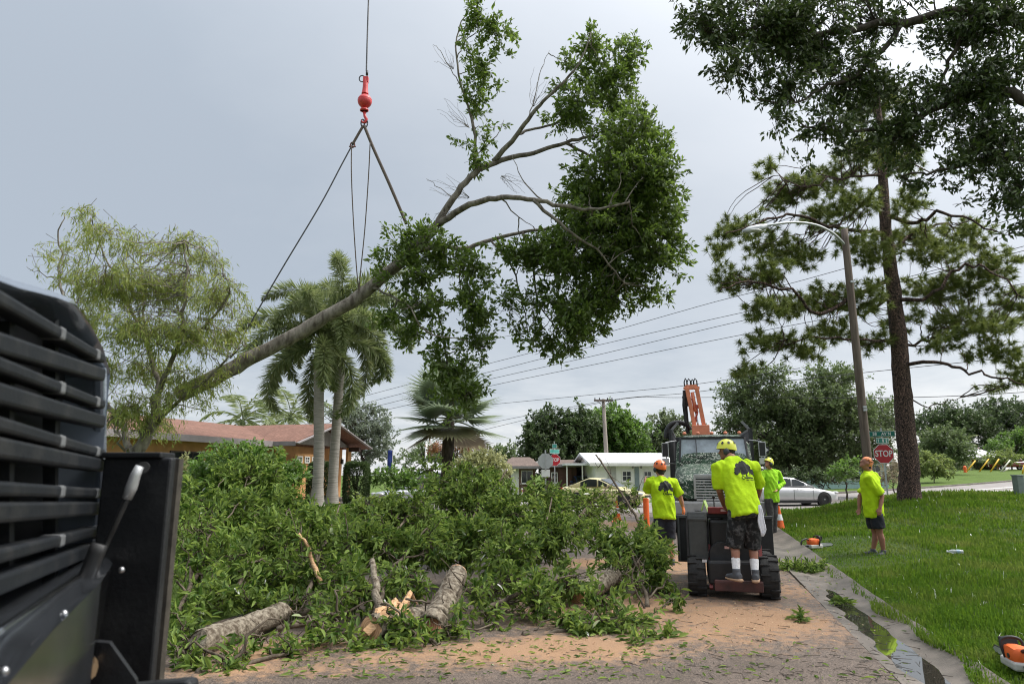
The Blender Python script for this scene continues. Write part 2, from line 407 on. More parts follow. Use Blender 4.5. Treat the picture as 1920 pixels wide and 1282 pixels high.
# ---- concrete valley gutter, slab by slab
m_conc = M('gutter_concrete', (.075, .064, .053), .5, var=.35, scale=2.2, bump=.35, bscale=90, col2=(.175, .148, .125))
gut = tag(empty('gutter', (0, 0, 0)), 'grey concrete valley gutter along the grass edge', kind='structure')
for k in range(-3, 10):
    s0, s1 = k * 3.05 + 1.9, k * 3.05 + 3.05 + 1.888
    ds = np.linspace(-GUT + .006, .05, 15); s_ = np.linspace(s0, s1, 26); prof = np.interp(ds, [-GUT, -.33, -.12, .05], [.0, -.035, .01, .075])
    V = []
    for i, s in enumerate(s_):
        for j, d in enumerate(ds):
            x, y = xy(s, d); V.append((x, y, float(base(x, y)) + .013 + prof[j] + .0045 * math.sin(s * 2.9 + 1) * math.sin(s * .8) + .003 * math.sin(s * 8.3 + d * 17) + .012 * max(0, s - 9.0)))
    n = len(ds); top = len(V); V += [(x, y, z - .09) for x, y, z in V]
    F = [(i * n + j, i * n + j + 1, (i + 1) * n + j + 1, (i + 1) * n + j) for i in range(25) for j in range(n - 1)]
    rim = [j for j in range(n)] + [i * n + n - 1 for i in range(1, 26)] + [25 * n + j for j in range(n - 2, -1, -1)] + [i * n for i in range(24, 0, -1)]
    F += [(a, a + top, b_ + top, b_) for a, b_ in zip(rim, rim[1:] + rim[:1])]
    np_obj('slab', V, F, m_conc, gut, smooth=True).data.set_sharp_from_angle(angle=R(40))
# rain water lying in the gutter
m_water, _nt1, N_, L_, b_ = _nt('puddle_water'); b_.inputs['Base Color'].default_value = (.03, .028, .022, 1); b_.inputs['Roughness'].default_value = .02; b_.inputs['Specular IOR Level'].default_value = .9; b_.inputs['IOR'].default_value = 1.6
nz_ = N_.new('ShaderNodeTexNoise'); nz_.inputs['Scale'].default_value = 2.2; bp_ = N_.new('ShaderNodeBump'); bp_.inputs['Strength'].default_value = .05; L_.new(nz_.outputs[0], bp_.inputs['Height']); L_.new(bp_.outputs[0], b_.inputs['Normal'])
V = []
for i in range(40):
    for d in (-.56, -.14): x, y = xy(2.0 + 9.4 * i / 39, d); V.append((x, y, -.003))
pud = np_obj('water', V, [(2 * i, 2 * i + 1, 2 * i + 3, 2 * i + 2) for i in range(39)], m_water)
tag(pud, 'shallow rain water lying in the gutter', kind='structure')

# ---- cross street with kerb line and painted stop lines
m_asph2 = M('cross_asphalt', (.20, .18, .17), .75, var=.2, scale=1.2, col2=(.29, .265, .25), bump=.3, bscale=120)
m_paint = M('road_paint', (.55, .54, .5), .7, var=.15, scale=8)
cu = np.concatenate([np.linspace(-90, -10, 20), np.arange(-9.5, 30, .8), np.linspace(31, 190, 80)])
def cross_fn(a, b):
    slope = np.where(a > 9, .584, -.106); k = 1 / np.sqrt(1 + slope ** 2)
    x = a - b * slope * k * np.clip((np.abs(a - 9)) / 8, 0, 1); y = cross_y(a) + b * (1 / np.where(a > 9, .865, .99)) * k * (1 + 0 * a)
    y = cross_y(x) + b / np.where(x > 9, .865, .99)
    return x, y, base(x, y) + .024
cro, _ = grid_obj('cross_street', cu, np.linspace(-CRW, CRW, 24), cross_fn, m_asph2)
tag(cro, 'pale asphalt cross street at the end of the block', kind='structure')
kerb = MB()
for a0, a1 in zip(np.arange(11, 150, 1.5), np.arange(12.5, 151.5, 1.5)):
    p = []
    for a in (a0, a1):
        for b, z in ((CRW, 0), (CRW + .02, .12), (CRW + .2, .13), (CRW + .22, -.05)):
            y = cross_y(a) + b / .865; p.append((a, y, float(base(a, y)) + .02 + z))
    kerb.add(p, [(0, 1, 5, 4), (1, 2, 6, 5), (2, 3, 7, 6)])
tag(kerb.build('kerb', m_conc), 'pale concrete kerb on the far side of the cross street', kind='structure')
mk = MB()
for b, lo, hi in ((-1.2, 24, 60), (1.4, 20, 44)):
    aa = np.arange(lo, hi, 1.0)
    for a0, a1 in zip(aa[:-1], aa[1:]):
        p = [(a, cross_y(a) + bb, float(base(a, cross_y(a) + bb)) + .032) for a, bb in ((a0, b), (a1, b), (a1, b + .55), (a0, b + .55))]
        mk.add(p, [(0, 1, 2, 3)])
tag(mk.build('road_marking', m_paint), 'faded white lines on the cross street', kind='structure')

# ---- lawn on the right with its blades
m_lawn = turf_mat('lawn', (.03, .055, .012), (.055, .09, .018), (.06, .05, .028))
ls = np.concatenate([np.arange(-7, 24, .3), np.arange(24, 70, .6)]); ld = np.concatenate([np.arange(0, 4, .16), np.arange(4, 48, .5)])
def lawn_fn(a, b):
    x, y = xy(a, b); lim = cross_y(x) - (CRW - .02) / .87; y2 = np.minimum(y, lim)
    return x, y2, lawn_h(x, y2) - .03 * (b < .01)
lawn, _ = grid_obj('lawn', ls, ld, lawn_fn, m_lawn)
tag(lawn, 'mown grass verge on the right of the street', kind='structure')
m_blade = LEAF('grass_blade', [(.065, .135, .014), (.125, .245, .022), (.19, .33, .036), (.10, .20, .016), (.22, .33, .05), (.085, .17, .014)], trans=.42, rough=.75, spec=.06, under=0, patch=(.9, (.19, .20, .06), .6))
def blades(name, x, y, z, h, w, seed, label):
    g = rng_(seed); n = len(x); p = np.stack([x, y, z - .01], -1); az = g.uniform(0, 2 * np.pi, n)
    lean = np.stack([np.cos(az), np.sin(az), 0 * az], -1); side = np.stack([-np.sin(az), np.cos(az), 0 * az], -1)
    k = g.uniform(.1, .95, n)[:, None]; up = np.array([0, 0, 1.0])
    mid = p + up * (h * .62)[:, None] * (1 - .25 * k) + lean * (h * .25)[:, None] * k
    tip = p + up * (h)[:, None] * (1 - .62 * k) + lean * (h * .85)[:, None] * k
    ws = side * (w / 2)[:, None]
    V = np.stack([p - ws, p + ws, mid + ws * .8, mid - ws * .8, tip], 1).reshape(-1, 3)
    i = (np.arange(n) * 5)[:, None]
    F = np.concatenate([i + np.array([[0, 1, 2]]), i + np.array([[0, 2, 3]]), i + np.array([[3, 2, 4]])], 1).reshape(-1, 3)
    return tag(np_obj(name, V, F, m_blade), label, 'grass', kind='stuff')
g_ = rng_(11); n_ = 190000
Yr = 4.2 * (30 / 4.2) ** g_.uniform(0, 1, n_) ** .92; Xr = g_.uniform(.2, .86, n_) * Yr + g_.normal(0, .1, n_)
s_, d_ = sd(Xr, Yr); k_ = (d_ > -.09 + .09 * np.sin(s_ * 3.1) * np.sin(s_ * 1.3)) & (cross_d(Xr, Yr) < -CRW - .05)
Xr, Yr, d_ = Xr[k_], Yr[k_], d_[k_]
patch = np.sin(Xr * 1.7 + 1) * np.sin(Yr * 1.1) + .6 * np.sin(Xr * 3.9 + Yr * 2.7)
thin = (np.abs(Yr - 14.2) < 2.6) & (np.abs(Xr - 6.6) < 1.4)
k_ = g_.uniform(0, 1, len(Xr)) < np.where(thin, .5, .8 + .2 * np.clip(patch, -1, 1)); Xr, Yr, d_, patch, thin = Xr[k_], Yr[k_], d_[k_], patch[k_], thin[k_]
hh = g_.uniform(.05, .17, len(Xr)) * (1 + .22 * patch) * np.where(thin, .6, 1) * (1 + .45 * ss(17, 24, Yr)) * (.7 + .3 * ss(0, .8, d_))
blades('grass', Xr, Yr, lawn_h(Xr, Yr), hh, np.maximum(.010, .0011 * Yr) * g_.uniform(.6, 1.5, len(Xr)), 12, 'mown green grass growing on the right verge')
n_ = 40000; Yr = g_.uniform(5.5, 26, n_); Xr = g_.uniform(-.62, .05, n_) * Yr; s_, d_ = sd(Xr, Yr); k_ = (d_ < -ROADW - .1) & (cross_d(Xr, Yr) < -CRW - .1); Xr, Yr = Xr[k_], Yr[k_]
blades('grass', Xr, Yr, ground_h(Xr, Yr), g_.uniform(.07, .16, len(Xr)), np.maximum(.008, .0011 * Yr), 13, 'green grass growing on the house lawn')
# ================================================================== VEGETATION
def leaf_geo(pos, d, L, Wd, g, six=False, fold=.25, upb=.8, refv=None):
    n = len(pos); d = nrm(d)
    ref = nrm(np.array([0, 0, upb]) + g.normal(0, .6, (n, 3))) if refv is None else refv
    side = nrm(np.cross(d, ref)); up = np.cross(side, d)
    L = L[:, None]; Wd = Wd[:, None]
    if six:
        s1 = side * Wd * .5; u = up * Wd * fold
        v = np.stack([pos, pos + d * L * .3 - s1 * .92 + u, pos + d * L * .68 - s1 * .8 + u - up * L * .05, pos + d * L - up * L * .16,
                      pos + d * L * .68 + s1 * .8 + u - up * L * .05, pos + d * L * .3 + s1 * .92 + u], 1)
        i = (np.arange(n) * 6)[:, None]
        f = np.concatenate([i + [[0, 1, 2, 3]], i + [[0, 3, 4, 5]]], 1).reshape(-1, 4)
    else:
        v = np.stack([pos, pos + d * L * .45 - side * Wd * .5 + up * Wd * fold, pos + d * L, pos + d * L * .45 + side * Wd * .5 + up * Wd * fold], 1)
        i = (np.arange(n) * 4)[:, None]
        f = np.concatenate([i + [[0, 1, 2]], i + [[0, 2, 3]]], 1).reshape(-1, 3)
    return v.reshape(-1, 3), f
def sticks(p0, p1, r0, r1):
    """three-sided tapering twigs"""
    n = len(p0); d = nrm(p1 - p0); ref = np.where(np.abs(d[:, 2:3]) > .9, [[1., 0, 0]], [[0, 0, 1.]])
    a = nrm(np.cross(d, ref)); b = np.cross(d, a); V = []
    for p, r in ((p0, r0), (p1, r1)):
        r = np.broadcast_to(np.asarray(r, float), (n,))[:, None]
        for k in range(3):
            t = 2 * math.pi * k / 3; V.append(p + (a * math.cos(t) + b * math.sin(t)) * r)
    V = np.stack(V, 1).reshape(-1, 3); i = (np.arange(n) * 6)[:, None]
    F = np.concatenate([i + [[0, 1, 4, 3]], i + [[1, 2, 5, 4]], i + [[2, 0, 3, 5]]], 1).reshape(-1, 4)
    return V, F
def E(px, py, rx, ry, Y, dep=None, dens=1.0):
    c = P(px, py, Y); v = (641 - py) / FPX; t = Y / (CT - v * ST); k = t / FPX
    return (np.array(c), np.array([rx * k, dep if dep else (rx + ry) * .5 * k, ry * k]), dens)
def clump_pts(ells, spacing, g, power=.45):
    C = []; O = []
    for c, r, dens in ells:
        vol = r[0] * r[1] * r[2] * 4.19; n = max(4, int(dens * vol / spacing ** 3))
        u = nrm(g.normal(0, 1, (n, 3))); rr = g.uniform(0, 1, n)[:, None] ** power * g.uniform(.85, 1.18, (n, 1))
        C.append(c + r * u * rr); O.append(nrm(u * .9 + g.normal(0, .55, (n, 3)) + [0, 0, .25]))
    return np.concatenate(C), np.concatenate(O)
def gap_noise(C, g, wave):
    k = nrm(g.normal(0, 1, (9, 3))) * (2 * np.pi / wave) * g.uniform(.6, 1.5, (9, 1)); ph = g.uniform(0, 6.28, 9)
    return np.sin(C @ k.T + ph).sum(1)
def foliage(name, ells, mat, parent, seed, L=.1, Wf=.33, per=12, spacing=.28, twig=.3, droop=.15, six=False, bark=None, power=.45, zmin=None, hang=0.0, gap=0.0, wave=1.0):
    g = rng_(seed); C, O = clump_pts(ells, spacing, g, power)
    if gap:      # openings in the leaf mass
        w = gap_noise(C, g, wave); k = w > np.quantile(w, gap); C, O = C[k], O[k]
    if zmin is not None: C[:, 2] = np.maximum(C[:, 2], zmin(C[:, 0], C[:, 1]) + .04)
    if hang: O = nrm(O * (1 - hang) + np.array([0, 0, -1.0]) * hang + g.normal(0, .15, O.shape))
    n = len(C); k = per; t = g.uniform(-.5, .6, (n, k, 1)) * twig * g.uniform(.7, 1.3, (n, 1, 1))
    pos = (C[:, None] + O[:, None] * t + g.normal(0, .03 * twig / .3, (n, k, 3))).reshape(-1, 3)
    d = nrm(O[:, None] * .75 + g.normal(0, .62, (n, k, 3)) + np.array([0, 0, -droop])).reshape(-1, 3)
    ll = L * g.uniform(.6, 1.25, n * k)
    if zmin is not None:
        pos[:, 2] = np.maximum(pos[:, 2], zmin(pos[:, 0], pos[:, 1]) + .02); tz = pos[:, 2] + d[:, 2] * ll - zmin(pos[:, 0], pos[:, 1]); d[:, 2] = np.where(tz < .01, np.abs(d[:, 2]) * .2, d[:, 2])
    V, F = leaf_geo(pos, d, ll, ll * Wf * g.uniform(.8, 1.2, n * k), g, six)
    o = tag(np_obj(name, V, F, mat, parent), kind='stuff')
    if bark is not None:
        V, F = sticks(C - O * twig * .9 - np.array([0, 0, .06]) * twig, C + O * twig * .45, twig * .014, twig * .006)
        tag(np_obj('twigs', V, F, bark, parent), kind='stuff')
    return o, C
def smooth_line(pts, sub=5, jit=0.0, g=None):
    p = np.array([tuple(q) for q in pts], float); out = []
    for i in range(len(p) - 1):
        p0, p1, p2, p3 = p[max(i - 1, 0)], p[i], p[i + 1], p[min(i + 2, len(p) - 1)]
        for k in range(sub):
            t = k / sub
            out.append(.5 * (2 * p1 + (p2 - p0) * t + (2 * p0 - 5 * p1 + 4 * p2 - p3) * t * t + (3 * p1 - p0 - 3 * p2 + p3) * t ** 3))
    out.append(p[-1]); out = np.array(out)
    if jit: out[1:-1] += g.normal(0, jit, out[1:-1].shape)
    return out
def limb(mb, pts, r0, r1, n=8, sub=5, jit=.01, g=None, power=1.0, rnd=None):
    q = smooth_line(pts, sub, jit, g); k = len(q)
    mb.tube(q, [r0 + (r1 - r0) * (i / (k - 1)) ** power for i in range(k)], n=n, jit=.07 if rnd else 0, rnd=rnd)
    return q
def auto_limbs(mb, starts, targets, g, r0, r1=.012, n=5, sag=0.0):
    """curved limbs from points on the stem towards the leaf clumps"""
    S = np.array(starts)
    for t in targets:
        a = S[np.argmin(np.linalg.norm(S - t, axis=1) + g.uniform(0, .5, len(S)))]
        m = (a + t) / 2 + g.normal(0, .1, 3) * np.linalg.norm(t - a) + np.array([0, 0, sag])
        limb(mb, [a, m, t], r0, r1, n=n, sub=4, jit=.02, g=g)
def bark_mat(name, c1, c2, scale=9.0, stretch=(1, 1, .35), bump=.9):
    m = M(name, c1, .9, scale=scale, col2=c2, stretch=stretch, bump=bump, bscale=scale * 2.2, spec=.2); return m
m_bark = bark_mat('grey_bark', (.085, .072, .058), (.26, .235, .20))
m_twig = M('twig_bark', (.06, .047, .036), .9, var=.3, scale=12)
m_dbark = bark_mat('dark_bark', (.035, .028, .022), (.10, .085, .07))

# ---- the tree that hangs from the crane
TY = 15.0
m_hleaf = LEAF('hanging_tree_leaf', [(.06, .105, .018), (.09, .155, .026), (.13, .21, .034), (.21, .29, .055), (.12, .20, .032)], trans=.5, rough=.5, spec=.3)
ht = empty('hanging_tree', P(610, 595, TY), label='big leafy tree top hanging in slings from the crane, trunk slanting up to the right', cat='tree')
hb = MB(); hg = rng_(3); hr = random.Random(3); hp = ht.location
def hpx(l): return [P(x, y, TY + dy) - hp for x, y, dy in l]
hb_main = limb(hb, hpx([(338, 738, -.3), (400, 708, -.3), (470, 672, -.2), (540, 636, -.1), (610, 595, 0), (690, 543, .1), (760, 482, .1), (815, 428, .1)]), .18, .125, n=12, jit=.012, g=hg, rnd=hr)
LIMBS = [([(815, 428, .1), (850, 370, .0), (890, 325, 0), (940, 300, .1), (1000, 287, .2), (1060, 268, .3), (1110, 255, .4)], .09, .035),
         ([(925, 303, .1), (960, 265, -.2), (990, 225, -.5), (1020, 190, -.7), (1060, 150, -.9), (1090, 110, -1), (1108, 62, -1)], .065, .012),
         ([(890, 325, 0), (892, 280, .3), (884, 220, .5), (866, 165, .6), (855, 100, .6), (862, 50, .7), (882, 8, .7)], .05, .01),
         ([(822, 420, .1), (880, 385, -.4), (940, 370, -.7), (1000, 375, -.9), (1060, 387, -1), (1110, 392, -1.1), (1180, 380, -1.2)], .08, .025),
         ([(770, 475, .1), (820, 462, .5), (870, 465, .7), (920, 450, .8), (980, 435, .9), (1040, 425, 1), (1085, 395, 1.2), (1150, 330, 1.4)], .07, .018),
         ([(960, 265, -.2), (985, 245, .2), (1035, 235, .5), (1090, 200, .7), (1150, 150, .8), (1180, 100, .8)], .04, .01),
         ([(1060, 268, .3), (1120, 300, .4), (1180, 340, .3), (1230, 420, .2)], .04, .012), ([(1000, 375, -.9), (1060, 430, -1), (1120, 470, -.9), (1170, 530, -.8)], .045, .012),
         ([(980, 435, .9), (1000, 500, .8), (1010, 570, .6), (1050, 620, .5)], .04, .01), ([(760, 482, .1), (800, 530, .2), (826, 600, .2), (838, 680, .1), (850, 760, .1)], .035, .01),
         ([(700, 540, 0), (760, 570, -.5), (800, 620, -.8), (880, 640, -1)], .03, .008), ([(920, 450, .8), (960, 500, .6), (985, 590, .4), (990, 640, .4)], .03, .006),
         ([(866, 165, .6), (845, 130, .5), (825, 95, .4), (812, 84, .4)], .014, .004), ([(990, 225, -.5), (1000, 190, -.3), (1015, 130, -.2), (1030, 95, -.2)], .016, .004),
         ([(850, 370, 0), (820, 350, .1), (800, 335, .2)], .012, .004), ([(893, 290, .2), (930, 255, .4), (945, 225, .5)], .018, .005), ([(1020, 378, -.8), (985, 345, -.6), (960, 290, -.6)], .02, .006),
         ([(940, 370, -.7), (965, 400, -.7), (1000, 425, -.7)], .02, .006), ([(880, 465, .7), (860, 520, .5), (880, 580, .4)], .025, .006)]
skel = [np.array(q) for q in hb_main[20:]]
for l, r0, r1 in LIMBS: skel += list(limb(hb, hpx(l), r0, r1, n=8 if r0 > .05 else 5, jit=.012, g=hg))
HE = [(900, 30, 30, 34), (935, 62, 34, 28), (880, 92, 18, 24), (905, 140, 30, 46), (893, 188, 30, 30), (940, 232, 13, 22), (958, 102, 14, 7), (885, 300, 25, 22), (870, 270, 14, 10), (905, 255, 20, 26),
      (1108, 85, 28, 36), (1070, 112, 24, 24), (1182, 98, 34, 34), (1130, 150, 58, 46), (1080, 182, 38, 36), (1060, 222, 48, 28), (1165, 190, 40, 35), (1045, 160, 18, 14),
      (1180, 262, 76, 56), (1150, 340, 92, 70), (1202, 402, 80, 80), (1130, 440, 100, 70), (1062, 482, 78, 50), (1235, 470, 52, 54), (1150, 540, 76, 52), (1232, 330, 44, 70), (1100, 390, 60, 50), (1205, 240, 38, 30),
      (1080, 604, 62, 44), (1022, 632, 44, 36), (1030, 565, 52, 36), (1238, 548, 26, 28), (1110, 560, 60, 40), (1060, 650, 40, 26),
      (782, 455, 56, 38), (742, 500, 48, 36), (832, 480, 44, 40), (880, 508, 56, 32), (960, 470, 56, 26), (1002, 485, 52, 30), (780, 520, 40, 30),
      (800, 572, 44, 30), (885, 575, 40, 40), (775, 622, 44, 28), (728, 590, 30, 24), (893, 640, 36, 30), (850, 690, 48, 30), (835, 745, 26, 30), (872, 735, 42, 26), (828, 655, 22, 36), (935, 560, 34, 30), (960, 610, 22, 20), (836, 800, 10, 26)]
els = []
for i, (x, y, rx, ry) in enumerate(HE):
    big = rx > 60; e = E(x, y, rx, ry, TY + hr.uniform(-.5, .5), dep=None if not big else m_px(rx, TY) * 1.1, dens=hr.uniform(.62, .95) if big else (1.35 if y > 550 and x < 990 else 1.0)); els.append((e[0] - np.array(hp), e[1], e[2]))
_, HC = foliage('crown', els, m_hleaf, ht, 5, L=.135, Wf=.44, per=19, spacing=.208, twig=.34, bark=m_twig, gap=.24, wave=.7)
auto_limbs(hb, skel, HC[hg.permutation(len(HC))[:240]], hg, .016, .004, n=4)
# bare twiggy sprays
for x, y, dx, dy in ((880, 240, -70, -40), (880, 370, -75, -30), (860, 400, -60, 10), (1000, 200, 20, -60), (1090, 330, 50, -30), (940, 330, 60, 30), (850, 130, -30, -40), (960, 560, 20, 80), (1000, 560, -10, 90)):
    a = np.array(P(x, y, TY) - hp)
    for k in range(9):
        b = np.array(P(x + dx * hr.uniform(.4, 1.1) + hr.uniform(-18, 18), y + dy * hr.uniform(.5, 1.1) + hr.uniform(-18, 18), TY + hr.uniform(-.4, .4)) - hp)
        limb(hb, [a, a * .5 + b * .5 + hg.normal(0, .06, 3), b], .006, .0025, n=3, sub=3, jit=.02, g=hg)
hb.build('trunk', m_bark, ht, smooth=True)

# ---- oak whose boughs hang into the picture from the upper right
oak = empty('oak_tree', (12.5, 9.5, float(lawn_h(12.5, 9.5))), label='dark oak whose leafy boughs hang down from the upper right, above the lawn', cat='tree')
m_oleaf = LEAF('oak_leaf', [(.022, .04, .012), (.03, .055, .015), (.045, .08, .02), (.075, .12, .028)], trans=.26)
ol = np.array(oak.location); OE = []
for x, y, rx, ry, Y, d in ((1335, 55, 62, 48, 9.5, 1), (1300, 25, 36, 22, 9.3, .9), (1420, 40, 84, 50, 9.8, 1.2), (1400, 125, 64, 42, 9.4, 1), (1500, 60, 84, 70, 10, 1.25), (1480, 160, 54, 50, 9.6, 1), (1470, 225, 26, 34, 9.4, .9),
    (1570, 140, 74, 62, 10.2, 1.2), (1545, 235, 52, 40, 9.8, 1), (1535, 290, 40, 24, 9.6, .8), (1640, 60, 60, 50, 10.4, .9), (1650, 200, 60, 60, 10.2, 1), (1620, 270, 50, 34, 10, .8), (1700, 250, 60, 60, 10, 1.1), (1760, 320, 56, 40, 9.7, 1), (1700, 330, 40, 24, 9.9, .7),
    (1800, 60, 60, 56, 10, .9), (1870, 40, 50, 50, 9.6, 1), (1800, 180, 70, 60, 10, 1.1), (1870, 150, 60, 60, 9.7, 1.1), (1850, 270, 70, 60, 9.8, 1.2), (1910, 350, 50, 60, 9.4, 1), (1900, 430, 30, 30, 9.3, .8), (1790, 380, 34, 18, 9.7, .6), (1745, 150, 34, 34, 10.2, .6),
    (1860, -60, 90, 60, 10, 1), (1600, -60, 120, 50, 10.4, 1), (1400, -50, 90, 40, 10, 1), (2020, 100, 90, 110, 9.8, 1), (2040, 300, 80, 90, 9.6, 1), (1740, -40, 70, 30, 10.5, .6)):
    e = E(x, y, rx, ry, Y, dens=d * .85); OE.append((e[0] - ol, e[1], e[2]))
og = rng_(8); _, OC = foliage('crown', OE, m_oleaf, oak, 9, L=.105, Wf=.4, per=19, spacing=.158, gap=.27, wave=.9, twig=.3, bark=m_twig, droop=.3)
ob = MB(); osk = []
def opx(l): return [np.array(P(x, y, Y)) - ol for x, y, Y in l]
osk += list(limb(ob, [(0, 0, -.2), (-.2, 0, 2.5), (-.5, .1, 4.6), (-.9, .3, 6.2)], .36, .24, n=12, jit=.02, g=og, rnd=hr))
top = np.array((-.9, .3, 6.2))
for l, r0, r1 in (([(1960, 60, 9.7), (1830, 20, 9.9), (1700, 40, 10.2), (1560, 60, 10), (1440, 70, 9.8), (1330, 60, 9.5)], .14, .015), ([(1960, 200, 9.6), (1880, 170, 9.7), (1800, 190, 10), (1700, 230, 10), (1600, 250, 10), (1500, 230, 9.7)], .11, .012),
                  ([(1985, 330, 9.5), (1910, 300, 9.6), (1840, 300, 9.8), (1760, 320, 9.8), (1690, 330, 9.9)], .08, .01), ([(1700, 40, 10.2), (1620, 130, 10.2), (1540, 170, 9.9), (1470, 200, 9.6)], .05, .01), ([(1830, 20, 9.9), (1790, 90, 10), (1760, 160, 10.1), (1690, 260, 10)], .05, .01), ([(1985, 330, 9.5), (1940, 400, 9.3), (1890, 440, 9.3)], .04, .008)):
    q = opx(l)
    if l[0][0] > 1950: q = [top, (top + q[0]) / 2 + [0, 0, .3]] + q
    osk += list(limb(ob, q, r0, r1, n=7, jit=.02, g=og))
auto_limbs(ob, osk, OC[og.permutation(len(OC))[:260]], og, .014, .004, n=3)
ob.build('trunk', m_dbark, oak, smooth=True)

# ---- tall pine on the corner
def pine_bark():
    m, nt, N, L, b = _nt('pine_bark'); tc = N.new('ShaderNodeTexCoord'); mp = N.new('ShaderNodeMapping'); mp.inputs['Scale'].default_value = (5.2, 5.2, 2.6); L.new(tc.outputs['Object'], mp.inputs[0])
    nz = N.new('ShaderNodeTexNoise'); nz.inputs['Scale'].default_value = 1.5; L.new(mp.outputs[0], nz.inputs[0]); ad = N.new('ShaderNodeVectorMath'); ad.operation = 'ADD'; L.new(mp.outputs[0], ad.inputs[0]); L.new(nz.outputs['Color'], ad.inputs[1])
    v = N.new('ShaderNodeTexVoronoi'); v.feature = 'DISTANCE_TO_EDGE'; L.new(ad.outputs[0], v.inputs[0]); v2 = N.new('ShaderNodeTexVoronoi'); L.new(ad.outputs[0], v2.inputs[0])
    r = N.new('ShaderNodeValToRGB'); L.new(v.outputs[0], r.inputs[0]); r.color_ramp.elements[0].color = (.02, .013, .010, 1); r.color_ramp.elements[1].color = (.30, .185, .14, 1); r.color_ramp.elements[0].position = .05; r.color_ramp.elements[1].position = .22
    mx = N.new('ShaderNodeMix'); mx.data_type = 'RGBA'; mx.blend_type = 'MULTIPLY'; mx.inputs[0].default_value = .55; L.new(r.outputs[0], mx.inputs[6]); sv_ = N.new('ShaderNodeSeparateColor'); L.new(v2.outputs['Color'], sv_.inputs[0]); L.new(sv_.outputs[0], mx.inputs[7]); L.new(mx.outputs[2], b.inputs['Base Color'])
    b.inputs['Roughness'].default_value = .9; bp = N.new('ShaderNodeBump'); bp.inputs['Strength'].default_value = 1; bp.inputs['Distance'].default_value = .05; mr = N.new('ShaderNodeMapRange'); mr.inputs[2].default_value = .2; L.new(v.outputs[0], mr.inputs[0]); L.new(mr.outputs[0], bp.inputs['Height']); L.new(bp.outputs[0], b.inputs['Normal'])
    return m
m_pbark = pine_bark()
m_needle = LEAF('pine_needle', [(.08, .125, .02), (.125, .19, .032), (.18, .24, .045), (.21, .25, .06)], trans=.3, under=0, rough=.5)
PY = 24.0; pl = on_ground(1708, PY, True)
pine = empty('pine_tree', pl, label='tall pine with plated reddish brown trunk at the street corner', cat='tree'); pa = np.array(pl); pg = rng_(21)
pb = MB(); psk = []
def ppx(l): return [np.array(P(x, y, PY + dy)) - pa for x, y, dy in l]
pk = smooth_line([(0, 0, -.2), (-.02, 0, .25)] + ppx([(1703, 860, 0), (1694, 760, 0), (1686, 650, 0), (1674, 530, 0), (1662, 430, 0), (1655, 330, 0), (1648, 220, 0), (1642, 120, 0)]), 6, .012, pg)
rr_ = np.interp(pk[:, 2], [-.2, .15, .6, 3, 6, 9, 13, 16], [.47, .39, .335, .305, .27, .215, .14, .05])
pb.tube(pk, list(rr_), n=18, jit=.04, rnd=hr); psk += list(pk[30:])
PL = [([(1664, 440, 0), (1600, 432, -1), (1540, 420, -1.6), (1480, 400, -2), (1420, 420, -2.3), (1360, 440, -2.5)], .08, .02), ([(1656, 345, 0), (1610, 392, .8), (1560, 425, 1.4), (1500, 440, 1.8)], .07, .015), ([(1672, 520, 0), (1600, 560, -1), (1530, 588, -1.5), (1480, 545, -2), (1400, 530, -2.4), (1350, 545, -2.6)], .09, .018),
      ([(1676, 545, 0), (1620, 590, 1), (1560, 575, 1.6), (1500, 570, 2), (1430, 590, 2.2)], .07, .015), ([(1684, 640, 0), (1620, 640, -1), (1540, 630, -1.6), (1470, 640, -2)], .06, .012), ([(1660, 400, 0), (1710, 420, -.8), (1760, 400, -1.4), (1820, 412, -2), (1880, 440, -2.4)], .09, .02),
      ([(1668, 470, 0), (1730, 430, 1), (1800, 430, 1.6), (1870, 500, 2)], .07, .015), ([(1678, 560, 0), (1740, 560, -1), (1800, 500, -1.5), (1860, 510, -2), (1925, 560, -2.4)], .08, .02), ([(1688, 690, 0), (1740, 680, -.8), (1800, 690, -1.3), (1860, 705, -1.8), (1930, 720, -2.2)], .075, .02),
      ([(1686, 650, 0), (1740, 640, 1), (1800, 610, 1.6), (1870, 640, 2)], .06, .015), ([(1650, 250, 0), (1700, 300, -.8), (1750, 330, -1.2)], .05, .012), ([(1648, 220, 0), (1600, 280, .8), (1540, 330, 1.4)], .05, .012), ([(1655, 330, 0), (1580, 330, -.9), (1510, 350, -1.4), (1450, 330, -1.8)], .05, .012), ([(1690, 740, 0), (1740, 760, .6), (1800, 745, 1)], .03, .01)]
for l, r0, r1 in PL: psk += list(limb(pb, ppx(l), r0, r1, n=7, jit=.05, g=pg))
